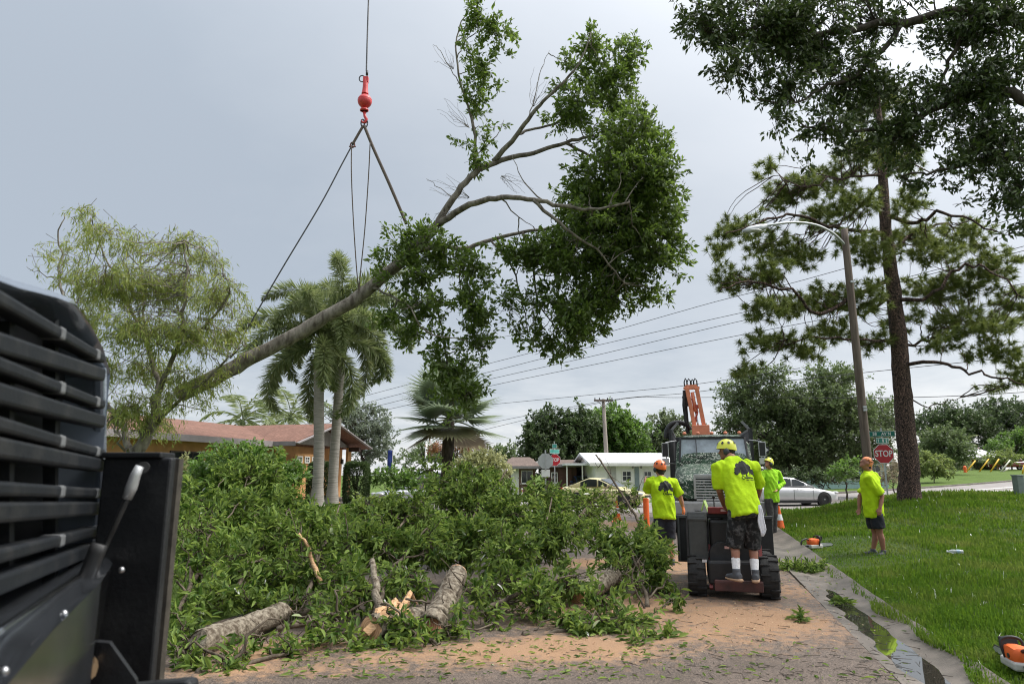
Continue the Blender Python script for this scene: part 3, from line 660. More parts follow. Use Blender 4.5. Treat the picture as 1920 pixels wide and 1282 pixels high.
PE = [(1360, 440, 32, 30), (1402, 425, 38, 24), (1440, 462, 54, 30), (1370, 522, 36, 30), (1440, 512, 56, 28), (1500, 480, 46, 30), (1460, 372, 38, 30), (1440, 315, 26, 16), (1500, 352, 46, 30), (1560, 332, 46, 32), (1540, 405, 46, 28), (1602, 382, 54, 32), (1432, 582, 46, 26), (1490, 572, 56, 26), (1552, 560, 56, 30),
      (1422, 642, 38, 20), (1480, 642, 46, 22), (1560, 622, 46, 28), (1622, 560, 36, 40), (1642, 470, 46, 34), (1720, 442, 46, 28), (1762, 472, 54, 30), (1802, 440, 54, 30), (1742, 542, 54, 30), (1802, 532, 54, 36), (1862, 500, 46, 40), (1792, 602, 54, 28), (1852, 612, 54, 28), (1902, 572, 38, 36), (1862, 662, 54, 22), (1912, 690, 28, 22), (1762, 642, 36, 20), (1880, 722, 36, 12),
      (1620, 282, 54, 32), (1682, 302, 54, 30), (1642, 205, 56, 40), (1702, 382, 36, 24), (1400, 690, 30, 14), (1345, 470, 20, 14), (1600, 450, 40, 20), (1690, 600, 40, 26), (1640, 640, 36, 22), (1520, 660, 36, 16)]
pe = []
for x, y, rx, ry in PE: e = E(x, y, rx, ry, PY + hr.uniform(-1.8, 1.8), dep=1.0); pe.append((e[0] - pa, e[1], .9))
PC, PO = clump_pts(pe, .305, pg, .5)
n = len(PC); k = 66; ax = nrm(PO + [0, 0, .5])
d = nrm(ax[:, None] * .55 + nrm(pg.normal(0, 1, (n, k, 3)))).reshape(-1, 3); ll = .25 * pg.uniform(.7, 1.15, n * k)
pos = np.repeat(PC, k, 0) + np.repeat(ax, k, 0) * pg.uniform(-.1, .06, (n * k, 1)); tip = pos + d * ll[:, None] - np.array([0, 0, .03])
sd_ = nrm(np.cross(d, pg.normal(0, 1, (n * k, 3)))) * .0115
V = np.stack([pos - sd_, pos + sd_, tip], 1).reshape(-1, 3)
tag(np_obj('crown', V, np.arange(len(V)).reshape(-1, 3), m_needle, pine), kind='stuff')
auto_limbs(pb, psk, PC[pg.permutation(n)[:420]] , pg, .02, .007, n=4, sag=-.05)
pb.build('trunk', m_pbark, pine, smooth=True)

# ---- feathery yellow-green tree left of the house
WY = 14.3; wl = on_ground(215, WY); wa = np.array(wl); wg = rng_(31)
wt = empty('feathery_tree', wl, label='airy tree with drooping yellow-green narrow leaves before the orange house', cat='tree')
m_wleaf = LEAF('narrow_leaf', [(.17, .24, .06), (.25, .33, .09), (.34, .41, .14), (.15, .22, .05), (.32, .35, .09)], trans=.5, spec=.2, under=.2)
m_wtwig = M('pale_twig', (.16, .13, .08), .9, var=.2)
wb = MB(); wsk = []
def wpx(l): return [np.array(P(x, y, WY + dy)) - wa for x, y, dy in l]
for l, r0, r1 in (([(215, 1010, 0), (225, 930, 0), (250, 860, 0), (285, 800, 0), (295, 740, 0)], .17, .10), ([(250, 860, 0), (225, 800, .3), (190, 740, .5), (150, 660, .8), (120, 560, 1), (110, 460, 1.2), (120, 400, 1.2)], .08, .008), ([(295, 740, 0), (280, 660, .4), (240, 570, .6), (200, 480, .8), (170, 410, .8)], .06, .006),
                  ([(295, 740, 0), (330, 660, -.3), (345, 570, -.5), (350, 500, -.6), (345, 450, -.6)], .06, .006), ([(330, 660, -.3), (390, 600, -.5), (430, 540, -.7), (400, 480, -.7)], .04, .006), ([(285, 800, 0), (360, 730, -.5), (420, 680, -.8), (455, 640, -1)], .045, .006), ([(280, 660, .4), (270, 560, .8), (260, 470, 1)], .035, .005),
                  ([(240, 570, .6), (180, 540, .4), (100, 520, .2), (50, 500, 0)], .025, .004), ([(250, 860, 0), (230, 830, -.6), (200, 790, -.8)], .04, .006)):
    wsk += list(limb(wb, wpx(l), r0, r1, n=7, jit=.03, g=wg))
we = []
for x, y, rx, ry, dd in ((155, 408, 44, 20, .7), (195, 440, 52, 30, .9), (125, 470, 50, 28, .5), (250, 462, 50, 30, .7), (335, 458, 60, 26, .9), (385, 490, 44, 32, .9), (200, 530, 84, 44, 1), (300, 540, 84, 44, 1), (405, 555, 60, 44, .9), (150, 590, 50, 44, 1), (250, 620, 80, 40, 1), (350, 630, 80, 40, 1.1), (430, 630, 44, 36, .9),
                      (280, 695, 72, 32, .9), (245, 775, 58, 42, 1.1), (350, 715, 54, 24, .8), (75, 485, 34, 22, .4), (200, 700, 44, 36, .8), (420, 700, 36, 22, .6), (290, 800, 50, 26, .9), (165, 660, 36, 30, .8), (380, 760, 30, 16, .5), (450, 590, 26, 34, .6), (370, 728, 46, 26, 1.1), (325, 752, 46, 26, 1.1), (405, 705, 30, 18, .9)):
    e = E(x, y, rx, ry, WY + hr.uniform(-.8, .8), dens=dd); we.append((e[0] - wa, e[1], e[2]))
_, WC = foliage('crown', we, m_wleaf, wt, 33, L=.13, Wf=.15, per=30, spacing=.225, twig=.42, hang=.5, bark=m_wtwig, droop=.7, power=.6)
auto_limbs(wb, wsk, WC[wg.permutation(len(WC))[:300]], wg, .013, .004, n=3)
wb.build('trunk', m_bark, wt, smooth=True)

# ---- palms
m_ptrunk = M('palm_trunk', (.20, .18, .16), .85, scale=3, col2=(.36, .33, .30), stretch=(1, 1, 14), bump=.5, bscale=3)
m_shaft = M('crownshaft', (.10, .14, .05), .6, var=.3, scale=3)
m_frond = LEAF('palm_leaflet', [(.10, .145, .045), (.14, .195, .065), (.195, .25, .09), (.24, .28, .12)], trans=.4)
m_rach = M('palm_rachis', (.12, .14, .05), .6)
def frond_curve(az, el, ln, sag, k=16):
    p = [np.zeros(3)]; e = el
    for i in range(k):
        e -= sag / k * (1 + 1.2 * i / k); p.append(p[-1] + np.array([math.cos(az) * math.cos(e), math.sin(az) * math.cos(e), math.sin(e)]) * ln / k)
    return np.array(p)
def frond(parent, org, az, el, ln, sag, g, plume=True, ll=.42, nn=56, w=.02, lm=None, rm=None):
    q = frond_curve(az, el, ln, sag); k = len(q) - 1
    t = np.linspace(.1, .995, nn); i = np.minimum((t * k).astype(int), k - 1); f = (t * k - i)[:, None]
    c = q[i] * (1 - f) + q[i + 1] * f; tg = nrm(q[i + 1] - q[i]); sv = nrm(np.cross(tg, [[0, 0, 1.]])); uv = np.cross(sv, tg)
    per = 6 if plume else 2; P0 = []; D = []; LL = []
    for a in range(per):
        an = g.uniform(0, 2 * np.pi, nn) if plume else np.full(nn, 0.15 + a * (np.pi - .3)) + g.normal(0, .12, nn)
        D.append(tg * g.uniform(.45, .75, (nn, 1)) + sv * np.cos(an)[:, None] + uv * np.sin(an)[:, None] * (1 if plume else .8) - np.array([0, 0, .28 if plume else .45]))
        P0.append(c); LL.append(ll * (np.sin(np.clip(t * 1.05, 0, 1) * np.pi) ** .45 * .75 + .3) * g.uniform(.8, 1.1, nn))
    P0 = np.concatenate(P0); D = nrm(np.concatenate(D)); LL = np.concatenate(LL)
    V, F = leaf_geo(P0, D, LL, np.full(len(LL), w), g, six=False, fold=.1)
    fo = np_obj('frond', V + np.array(org), F, lm or m_frond, parent)
    mb = MB(); mb.tube([tuple(x + np.array(org)) for x in q], [.028 * (1 - i / (k + 1)) + .004 for i in range(k + 1)], n=4); mb.build('rachis', rm or m_rach, fo, smooth=True)
    return fo
def feather_palm(name, px, Y, base_z, top, label, seed, trunk_r=.2, nf=15, ln=3.0, bend=0.0, plume=True, ll=.42, nn=56, w=.026, shaft=1.1, cat='palm', group=None):
    b = Vector((XatY(px, Y, base_z), Y, base_z)); t = empty(name, b, label=label, cat=cat, group=group); g = rng_(seed)
    top = Vector(top) - b; mb = MB(); q = smooth_line([(0, 0, -.15), (top.x * .1 + bend, 0, top.z * .35), (top.x * .6, top.y * .5, top.z * .7), tuple(top)], 10)
    mb.tube(q, [trunk_r * (1.35 - .5 * min(1, i / 5)) if i < 6 else trunk_r * (.86 - .12 * i / len(q)) * (1 + .02 * (i % 2)) for i in range(len(q))], n=14); mb.build('trunk', m_ptrunk, t, smooth=True)
    mb = MB(); d = Vector((top.x * .1, 0, 1)).normalized(); mb.tube([top - d * .05, top + d * .25, top + d * shaft * .7, top + d * shaft], [trunk_r * .85, trunk_r * .92, trunk_r * .6, trunk_r * .3], n=12); mb.build('crownshaft', m_shaft, t, smooth=True)
    o = top + d * shaft * .92
    for i in range(nf):
        az = i * 2.399 + g.uniform(-.2, .2); u = i / (nf - 1); el = R(84) - u * R(100)
        frond(t, tuple(o - d * .25 * u), az, el, ln * g.uniform(.9, 1.1), R(58) + u * R(34) + g.uniform(-.15, .15), g, plume, ll, nn, w)
    return t
feather_palm('foxtail_palm', 594, 25.0, float(ground_h(-7, 25)), P(598, 690, 25), 'plume-leaved palm before the orange house, left of the pair', 41, trunk_r=.235, nf=15, ln=3.5, nn=110, ll=.55, w=.045)
feather_palm('foxtail_palm', 622, 26.0, float(ground_h(-6.8, 26)), P(640, 668, 26), 'plume-leaved palm before the orange house, right of the pair and taller', 42, trunk_r=.22, nf=17, ln=3.7, nn=110, ll=.55, w=.045, shaft=1.6)
for i, (px, py, Y, ln, lab) in enumerate(((455, 800, 46, 3.6, 'arching green palm rising over the left end of the red roof'), (545, 790, 48, 4.0, 'arching green palm rising over the middle of the red roof'), (505, 800, 52, 3.4, 'small palm between two others behind the red roof'), (1795, 848, 98, 4.4, 'small palm before the far brick house'))):
    bz = float(ground_h(XatY(px, Y), Y)); feather_palm('feather_palm', px, Y, bz, P(px, py, Y) if i < 3 else P(px, 860, Y), lab, 50 + i, trunk_r=.2, nf=12, ln=ln, plume=False, ll=.9, nn=34, w=.11, shaft=.5, group='background palms')
# silver fan palm
FY = 33.0; fb = Vector((XatY(838, FY, .45), FY, float(ground_h(-3, FY)))); fp = empty('fan_palm', fb, label='silver-green fan palm behind the brush, beside the pale yellow shrub', cat='palm')
m_fan = LEAF('fan_leaf', [(.22, .28, .19), (.30, .36, .27), (.38, .43, .35), (.19, .24, .15)], trans=.35); m_dead = LEAF('dry_fan_leaf', [(.17, .14, .08), (.24, .2, .12)], trans=.2)
fg = rng_(61); ftop = P(842, 788, FY) - fb; mb = MB(); mb.tube([(0, 0, -.2), (0, 0, ftop.z * .5), tuple(ftop)], [.34, .3, .27], n=12, jit=.06, rnd=hr); mb.build('trunk', m_dbark, fp, smooth=True)
for i in range(26):
    u = i / 25; az = i * 2.399; el = R(78) - u * R(115); d = np.array([math.cos(az) * math.cos(el), math.sin(az) * math.cos(el), math.sin(el)]); o = np.array(ftop) + [0, 0, .3 * (1 - u)]
    hst = o + d * fg.uniform(.9, 1.5); sv = nrm(np.cross(d, [0, 0, 1.])); uv = np.cross(sv, d); ns = 30
    an = np.linspace(-2.2, 2.2, ns); dirs = nrm(d * np.cos(an)[:, None] * 1.0 + sv * np.sin(an)[:, None] + uv * (.18 - .25 * np.abs(an)[:, None] / 2) - np.array([0, 0, .12])); L1 = fg.uniform(1.45, 1.8, ns)
    V, F = leaf_geo(np.repeat(hst[None], ns, 0), dirs, L1, np.full(ns, .2), fg, fold=.12, refv=np.repeat(uv[None], ns, 0))
    fr = np_obj('frond', V, F, m_dead if u > .9 else m_fan, fp); mb = MB(); mb.tube([tuple(o), tuple((o + hst) / 2 + [0, 0, .05]), tuple(hst)], [.05, .035, .025], n=5); mb.build('petiole', m_rach, fr, smooth=True)

# ---- trees and shrubs further off
def LF(n, c, t=.36): return LEAF(n, [tuple(x * f * 1.35 for x in c) for f in (.55, .8, 1.0, 1.35)], trans=t)
m_dk, m_md, m_gr, m_br, m_sv, m_yl, m_vy = LF('dark_leaf', (.042, .072, .024)), LF('mid_leaf', (.085, .125, .045)), LF('grey_leaf', (.11, .14, .07)), LF('bright_leaf', (.085, .165, .03), .4), LF('silver_leaf', (.13, .16, .115)), LF('yellow_leaf', (.16, .21, .06), .4), LF('variegated_leaf', (.30, .31, .15), .35)
m_rust = LF('rust_leaf', (.18, .08, .035))
def far_tree(name, label, Y, ells, mat, seed, L=.34, spacing=.8, per=18, twig=.7, trunk=True, Wf=.55, cat='tree', group=None, dens=1.0, lawn=False, six=False, trunk_r=None):
    px = ells[0][0]; b = on_ground(px, Y, lawn); g = rng_(seed); ba = np.array(b); t = empty(name, b, label=label, cat=cat, group=group); ee = []
    for x, y, rx, ry in ells: e = E(x, y, rx, ry, Y + g.uniform(-.06, .06) * Y * .3, dens=dens); ee.append((e[0] - ba, e[1], e[2]))
    zf = lambda x, y: np.full_like(x, .0)
    _, C = foliage('crown', ee, mat, t, seed, L=L, Wf=Wf, per=per, spacing=spacing * .62, twig=twig, bark=m_twig if trunk else None, zmin=zf, six=six, gap=.26, wave=spacing * 2.6)
    mb = MB(); top = np.mean([e[0] for e in ee], 0); zt = min(e[0][2] - e[1][2] * .3 for e in ee); r = trunk_r or max(.04, .035 * top[2])
    q = limb(mb, [(0, 0, -.1), (top[0] * .2, top[1] * .2, max(.2, zt * .5)), tuple(top * [1, 1, .9])], r, r * .3, n=7, jit=.02, g=g)
    auto_limbs(mb, list(q[4:]), [e[0] for e in ee] + list(C[g.permutation(len(C))[:40]]), g, r * .35, r * .08, n=4)
    mb.build('trunk' if trunk else 'stems', m_dbark, t, smooth=True); return t
GB = 'trees behind the intersection'
far_tree('oak_tree', 'dark round-topped oak behind the far stop sign', 62, [(1030, 800, 40, 36), (1000, 832, 30, 34), (1062, 832, 50, 42), (1088, 792, 36, 30), (1040, 860, 60, 30)], m_dk, 101, group=GB, dens=1.3)
far_tree('leafy_tree', 'bright green tree behind the white house', 66, [(1150, 792, 46, 34), (1190, 822, 40, 34), (1122, 828, 44, 36), (1165, 846, 50, 26)], m_br, 102, group=GB, dens=1.3)
far_tree('leafy_tree', 'pale grey-green tree behind the orange boom', 70, [(1250, 800, 36, 30), (1228, 832, 40, 28), (1285, 822, 36, 26), (1240, 860, 46, 22)], m_gr, 103, group=GB)
far_tree('live_oak', 'broad grey-green oak filling the corner behind the silver car', 44, [(1460, 770, 64, 44), (1400, 742, 52, 44), (1530, 762, 72, 48), (1590, 795, 54, 56), (1418, 830, 62, 48), (1510, 840, 84, 48), (1602, 858, 46, 30), (1372, 800, 34, 40), (1480, 870, 70, 24), (1645, 800, 40, 60), (1440, 700, 40, 22), (1560, 710, 50, 30)], m_md, 104, L=.2, spacing=.62, group=GB, dens=1.15)
far_tree('leafy_tree', 'domed olive tree right of the pine trunk, across the street', 78, [(1772, 832, 44, 34), (1745, 850, 30, 26), (1795, 850, 34, 26)], m_md, 105, L=.3, spacing=.9, group=GB, dens=1.2)
far_tree('leafy_tree', 'tall dark tree farthest right behind the brick house roof', 125, [(1870, 782, 56, 34), (1920, 800, 46, 44), (1840, 810, 40, 34)], m_dk, 106, L=.45, spacing=1.4, twig=1.2, group=GB, dens=1.3)
far_tree('leafy_tree', 'dark tree just right of the pine, far behind the olive tree', 122, [(1790, 790, 50, 34), (1745, 800, 36, 34), (1770, 830, 50, 30)], m_dk, 107, L=.45, spacing=1.4, twig=1.2, group=GB, dens=1.3)
far_tree('leafy_tree', 'bright rounded tree over the red pickup', 100, [(1898, 836, 40, 26), (1925, 830, 30, 30), (1870, 845, 24, 16)], m_br, 108, L=.35, spacing=1.05, group=GB, dens=1.3)
far_tree('flowering_shrub', 'low yellowish shrub above the red pickup cab', 94, [(1885, 858, 36, 12), (1862, 862, 22, 9)], m_yl, 109, L=.3, spacing=.8, trunk=False, cat='shrub')
far_tree('rounded_shrub', 'rounded yellow-green shrub at the far kerb right of the pine', 62, [(1752, 872, 26, 20), (1730, 868, 24, 24), (1772, 882, 18, 12)], m_yl, 110, L=.2, spacing=.5, trunk=False, cat='shrub', dens=1.5, twig=.4)
far_tree('silvery_tree', 'silvery grey tree behind the right end of the orange house', 42, [(690, 792, 44, 36), (716, 832, 28, 30), (652, 772, 36, 24), (604, 768, 30, 16), (690, 850, 36, 24)], m_sv, 111, L=.17, spacing=.52, twig=.5)
far_tree('leafy_tree', 'low green trees far beyond the silver van', 85, [(760, 858, 34, 14), (800, 848, 36, 18), (830, 858, 30, 14)], m_md, 112, L=.3, spacing=.9)
far_tree('leafy_tree', 'green tree between the fan palm and the dark oak', 80, [(950, 850, 28, 20), (975, 858, 26, 16), (920, 845, 26, 18)], m_md, 113, L=.3, spacing=.9, group=GB)
far_tree('rust_shrub', 'rust-coloured shrub behind the fan palm trunk', 48, [(860, 838, 34, 14), (815, 842, 20, 14)], m_rust, 114, L=.18, spacing=.5, trunk=False, cat='shrub')
far_tree('variegated_shrub', 'pale yellow mounded shrub right of the fan palm', 31, [(902, 866, 46, 24), (872, 884, 34, 18), (935, 884, 28, 20)], m_vy, 115, L=.13, spacing=.33, twig=.3, trunk=False, cat='shrub', dens=1.3)
far_tree('garden_bush', 'bright green leafy bush before the orange house wall', 20.5, [(445, 862, 56, 32), (482, 890, 74, 40), (400, 905, 56, 44), (545, 888, 34, 20), (430, 940, 70, 30), (500, 930, 50, 26)], m_br, 116, L=.16, spacing=.30, twig=.3, trunk=False, cat='bush', dens=1.15, Wf=.42)
far_tree('garden_bush', 'pale cream variegated bush beside the black post', 22.5, [(345, 890, 20, 34), (352, 925, 26, 30)], m_vy, 117, L=.12, spacing=.28, twig=.26, trunk=False, cat='bush', dens=1.2)
far_tree('garden_bush', 'low yellow-green shrub at the foot of the right hedge', 23, [(690, 940, 24, 14), (720, 948, 28, 12), (655, 950, 20, 9)], m_yl, 118, L=.12, spacing=.26, twig=.24, trunk=False, cat='bush', dens=1.2)
far_tree('garden_bush', 'green shrubs in front of the silver van', 27, [(720, 890, 30, 16), (760, 900, 40, 18), (800, 905, 30, 14)], m_br, 119, L=.14, spacing=.34, twig=.3, trunk=False, cat='bush', dens=1.0)
far_tree('roadside_bush', 'broad-leaved light green bush beyond the silver car', 38, [(1590, 868, 24, 12), (1575, 885, 28, 14)], m_br, 120, L=.18, spacing=.4, twig=.36, trunk=False, cat='bush', dens=1.2)
far_tree('roadside_bush', 'dark low bush beyond the nose of the silver car', 40, [(1540, 893, 34, 14), (1500, 892, 30, 14), (1610, 895, 26, 10)], m_dk, 121, L=.16, spacing=.4, twig=.36, trunk=False, cat='bush', dens=1.2)
far_tree('roadside_bush', 'dry grey-tan bush behind the near stop sign post', 40, [(1680, 880, 24, 18), (1665, 895, 20, 12)], LF('dry_leaf', (.2, .17, .11)), 122, L=.12, spacing=.36, twig=.4, trunk=False, cat='bush')
# clipped hedges by the garage
for i, (px, lab) in enumerate(((599, 'clipped dark green hedge block behind the palm trunks'), (667, 'clipped dark green hedge block right of the garage door'))):
    HY = 27.4; b = on_ground(px, HY); t = empty('clipped_hedge', b, label=lab, cat='hedge', group='clipped hedges by the garage'); g = rng_(130 + i); n = 9000
    hz = float(P(px, 868, HY).z) - b.z; u = g.uniform(-1, 1, (n, 3)); ax = g.integers(0, 3, n); sg = np.sign(g.uniform(-1, 1, n)); u[np.arange(n), ax] = sg * g.uniform(.86, 1.03, n)
    u = u / (np.sum(np.abs(u) ** 6, 1, keepdims=True) ** (1 / 6)) * g.uniform(.9, 1.03, (n, 1)); p = u * [.43, .45, hz / 2] + [0, 0, hz / 2]; p[:, 2] = np.maximum(p[:, 2], .02)
    V, F = leaf_geo(p, nrm(u * .8 + g.normal(0, .6, (n, 3))), g.uniform(.07, .12, n), g.uniform(.035, .05, n), g); tag(np_obj('leaves', V, F, m_dk, t), kind='stuff')
    mb = MB(); mb.tube([(0, 0, -.1), (0, 0, hz * .8)], [.06, .03], n=6)
    for k in range(8): a = g.uniform(0, 6.28); mb.tube([(0, 0, hz * .2), (math.cos(a) * .3, math.sin(a) * .3, hz * g.uniform(.5, .9))], [.025, .01], n=4)
    mb.build('stems', m_dbark, t, smooth=True)
# ================================================================== CUT LIMBS AND BRUSH ON THE STREET
def street_h(x, y):
    s, d = sd(x, y); return np.where(d > -ROADW, base(x, y) + .012, ground_h(x, y))
m_bleaf = LEAF('cut_leaf', [(.028, .08, .010), (.05, .125, .014), (.085, .19, .020), (.15, .28, .032), (.06, .145, .014), (.24, .34, .07)], trans=.36, rough=.6, spec=.1, under=.2)
m_lich = M('log_bark', (.085, .066, .047), .92, scale=20, col2=(.36, .315, .245), bump=1.0, bscale=38, spec=.15, lo=.38, hi=.7)
def cutwood(name, c1, c2):
    m, nt, N, L, b = _nt(name); tc = N.new('ShaderNodeTexCoord'); w = N.new('ShaderNodeTexWave'); w.wave_type = 'RINGS'; w.rings_direction = 'SPHERICAL'; w.inputs['Scale'].default_value = 14; w.inputs['Distortion'].default_value = 3; w.inputs['Detail'].default_value = 3
    L.new(tc.outputs['Object'], w.inputs[0]); r = N.new('ShaderNodeValToRGB'); L.new(w.outputs[0], r.inputs[0]); r.color_ramp.elements[0].color = (*c1, 1); r.color_ramp.elements[1].color = (*c2, 1); L.new(r.outputs[0], b.inputs['Base Color']); b.inputs['Roughness'].default_value = .8; return m
m_cut = cutwood('cut_wood', (.42, .22, .11), (.56, .34, .19)); m_cutd = cutwood('cut_wood_red', (.30, .12, .06), (.46, .24, .13))
m_torn = M('torn_wood', (.42, .22, .10), .8, scale=5, col2=(.66, .44, .25), stretch=(1, 8, 8), bump=.8, bscale=6)
br = random.Random(77); m_bstem = bark_mat('cut_stem_bark', (.055, .042, .03), (.17, .14, .105))
BR = [
 ('leafy cut limb piled highest at the left, beside the black post', [(330, 1150, 7.4), (380, 1050, 8.3), (400, 960, 9.3)], [(360, 1000, 56, 60, 8.6, 1), (400, 940, 60, 44, 9.6, 1), (470, 890, 60, 40, 11, 1), (345, 1090, 40, 50, 7.6, 1), (425, 1050, 60, 50, 8.4, 1), (400, 1120, 60, 40, 7.6, 1), (360, 1160, 34, 34, 7.0, .9), (470, 1130, 50, 36, 7.7, 1)]),
 ('leafy cut limb below the garden bush, left part of the pile', [(430, 1130, 7.6), (480, 1040, 8.8), (540, 940, 10.6)], [(480, 962, 60, 40, 10, 1.1), (540, 948, 44, 40, 10.6, 1), (515, 1012, 60, 44, 9.2, 1.1), (470, 1080, 50, 40, 8.4, .9), (520, 1080, 46, 36, 8.4, 1), (440, 905, 50, 22, 11, .8)]),
 ('leafy cut limb standing up in front of the palm trunks', [(570, 1150, 7.6), (600, 1040, 9), (640, 940, 11)], [(595, 992, 60, 42, 10, 1), (650, 1022, 54, 50, 9.2, 1.1), (585, 1065, 50, 40, 8.4, 1), (650, 1085, 46, 34, 8.2, 1), (560, 1030, 44, 30, 9, 1)]),
 ('leafy cut limb at the back of the pile, before the clipped hedge', [(690, 1100, 9), (740, 1000, 11), (800, 900, 13)], [(700, 968, 56, 26, 11.6, 1), (765, 962, 66, 36, 11.8, 1.1), (825, 918, 50, 28, 13, .9)]),
 ('leafy cut limb in the middle of the pile behind the split log', [(700, 1150, 7.8), (740, 1060, 9), (800, 990, 10)], [(715, 1015, 60, 44, 9.6, 1.1), (800, 1015, 66, 50, 9.8, 1.1), (755, 1082, 54, 34, 8.6, 1)]),
 ('leafy cut limb at the back below the pale yellow shrub', [(860, 1080, 10), (890, 980, 11.5), (950, 880, 13)], [(880, 932, 66, 42, 12.6, 1.1), (945, 962, 60, 46, 11.8, 1.1), (890, 1012, 66, 46, 10.2, 1.1), (860, 892, 44, 18, 13, .8), (800, 880, 40, 14, 13.6, .7), (930, 905, 40, 22, 13, .9)]),
 ('leafy cut limb at the back below the far stop sign', [(960, 1120, 8.8), (1010, 1020, 10.4), (1040, 920, 13)], [(960, 1045, 66, 42, 9.5, 1), (1030, 1005, 60, 46, 10.6, 1.1), (1000, 938, 60, 34, 13, 1), (1060, 945, 40, 30, 13, .8)]),
 ('low leafy cut limb right of the two round log ends', [(900, 1150, 7.7), (980, 1110, 8), (1080, 1080, 8.8)], [(1060, 1095, 56, 32, 8.8, 1), (1000, 1125, 64, 32, 8.0, 1), (930, 1105, 56, 34, 8.4, 1)]),
 ('bushy cut limb forming the mound left of the black machine', [(1215, 1145, 8.6), (1200, 1085, 9.3), (1170, 1010, 10.6)], [(1180, 1022, 74, 38, 10.6, 1.2), (1225, 1062, 42, 42, 9.7, 1.3), (1150, 1070, 50, 36, 9.7, 1.2), (1215, 1095, 46, 24, 9.2, 1), (1205, 1040, 50, 30, 10.2, .8), (1120, 1020, 40, 30, 10.8, .8)]),
 ('leafy bough lying flat in front, its tip pointing at the machine wheel', [(980, 1195, 7.2), (1100, 1185, 7.4), (1270, 1215, 6.9)], [(1150, 1168, 80, 26, 7.6, 1.3), (1225, 1205, 54, 18, 7.0, 1.3), (1080, 1172, 70, 24, 7.5, 1.2), (1120, 1130, 60, 26, 8.1, 1.1), (1000, 1182, 42, 16, 7.4, .9), (1270, 1120, 18, 14, 8.4, .5)]),
 ('leafy bough lying between the left log and the split log', [(520, 1180, 7), (600, 1160, 7.2), (680, 1130, 7.6)], [(560, 1125, 58, 28, 7.8, 1), (640, 1142, 52, 32, 7.5, 1), (615, 1188, 56, 20, 6.8, 1.5), (690, 1110, 40, 30, 8, .9)]),
 ('leafy sprigs at the bottom left in front of the left log', [(370, 1275, 5.9), (450, 1250, 6.1), (570, 1215, 6.5)], [(450, 1246, 66, 17, 6.1, 2.2), (400, 1264, 42, 14, 6.0, 2.2), (545, 1216, 50, 17, 6.4, 2.0), (342, 1190, 26, 36, 6.6, 1.4), (335, 1235, 30, 26, 6.1, 1.6), (500, 1195, 30, 14, 6.7, 1.6)]),
 ('leafy sprig lying across the front of the split log', [(720, 1200, 7), (770, 1190, 7), (830, 1210, 6.8)], [(740, 1165, 50, 20, 7.0, 1.2), (775, 1198, 56, 14, 6.85, 2.0), (690, 1218, 44, 12, 6.7, 2.0), (850, 1175, 40, 18, 7.1, 1.4), (640, 1228, 40, 10, 6.6, 1.6), (900, 1150, 46, 26, 7.6, 1), (880, 1110, 40, 26, 8.2, 1)]),
 ('sparse leafy limb on the street behind the pile, before the pale yellow car', [(1040, 1010, 12), (1090, 960, 14), (1150, 905, 16)], [(1100, 948, 44, 30, 14.5, .7), (1140, 950, 34, 24, 15.5, .5), (1170, 920, 26, 16, 16, .4), (1075, 985, 34, 26, 13, .8), (1195, 930, 14, 20, 15.5, .4)]),
]
for i, (lab, line, ells) in enumerate(BR):
    g = rng_(200 + i); a = np.array(P(*line[0])); a[2] = max(a[2], float(street_h(a[0], a[1])) + .04); t = empty('cut_limb', tuple(a), label=lab, cat='branch', group='cut limbs piled on the street')
    ee = []
    for x, y, rx, ry, Y, dn in ells:
        e = E(x, y, rx, ry, Y, dep=m_px((rx + ry) * .55, Y), dens=dn); ee.append((e[0] - a, e[1], e[2]))
    zf = lambda x, y, a=a: street_h(x + a[0], y + a[1]) - a[2]
    _, C = foliage('leaves', ee, m_bleaf, t, 200 + i, L=.104, Wf=.33, per=20, spacing=.140, twig=.26, six=True, bark=m_twig, zmin=zf, power=.5, gap=.38, wave=.55)
    mb = MB(); q = [np.array(P(*p)) - a for p in line]; q[0][2] = 0
    sk = list(limb(mb, q, .032, .010, n=7, jit=.018, g=g))
    for e in ee: sk += list(limb(mb, [sk[g.integers(2, 8)], (sk[5] + e[0]) / 2 + g.normal(0, .12, 3), e[0]], .015, .005, n=5, jit=.02, g=g))
    auto_limbs(mb, sk, C[g.permutation(len(C))[:70]], g, .010, .003, n=3)
    for k in range(7):      # bare crooked twigs that stick out
        e = ee[g.integers(0, len(ee))]; d = nrm(g.normal(0, 1, 3) + [0, -.5, .5]); p0 = e[0]; p1 = e[0] + d * e[1] * 1.15; p2 = e[0] + d * e[1] * 1.5 + g.normal(0, .08, 3)
        if p2[2] + a[2] > .1: limb(mb, [p0, p1, p2], .009, .003, n=4, sub=4, jit=.015, g=g)
    mb.build('stem', m_bstem, t, smooth=True)

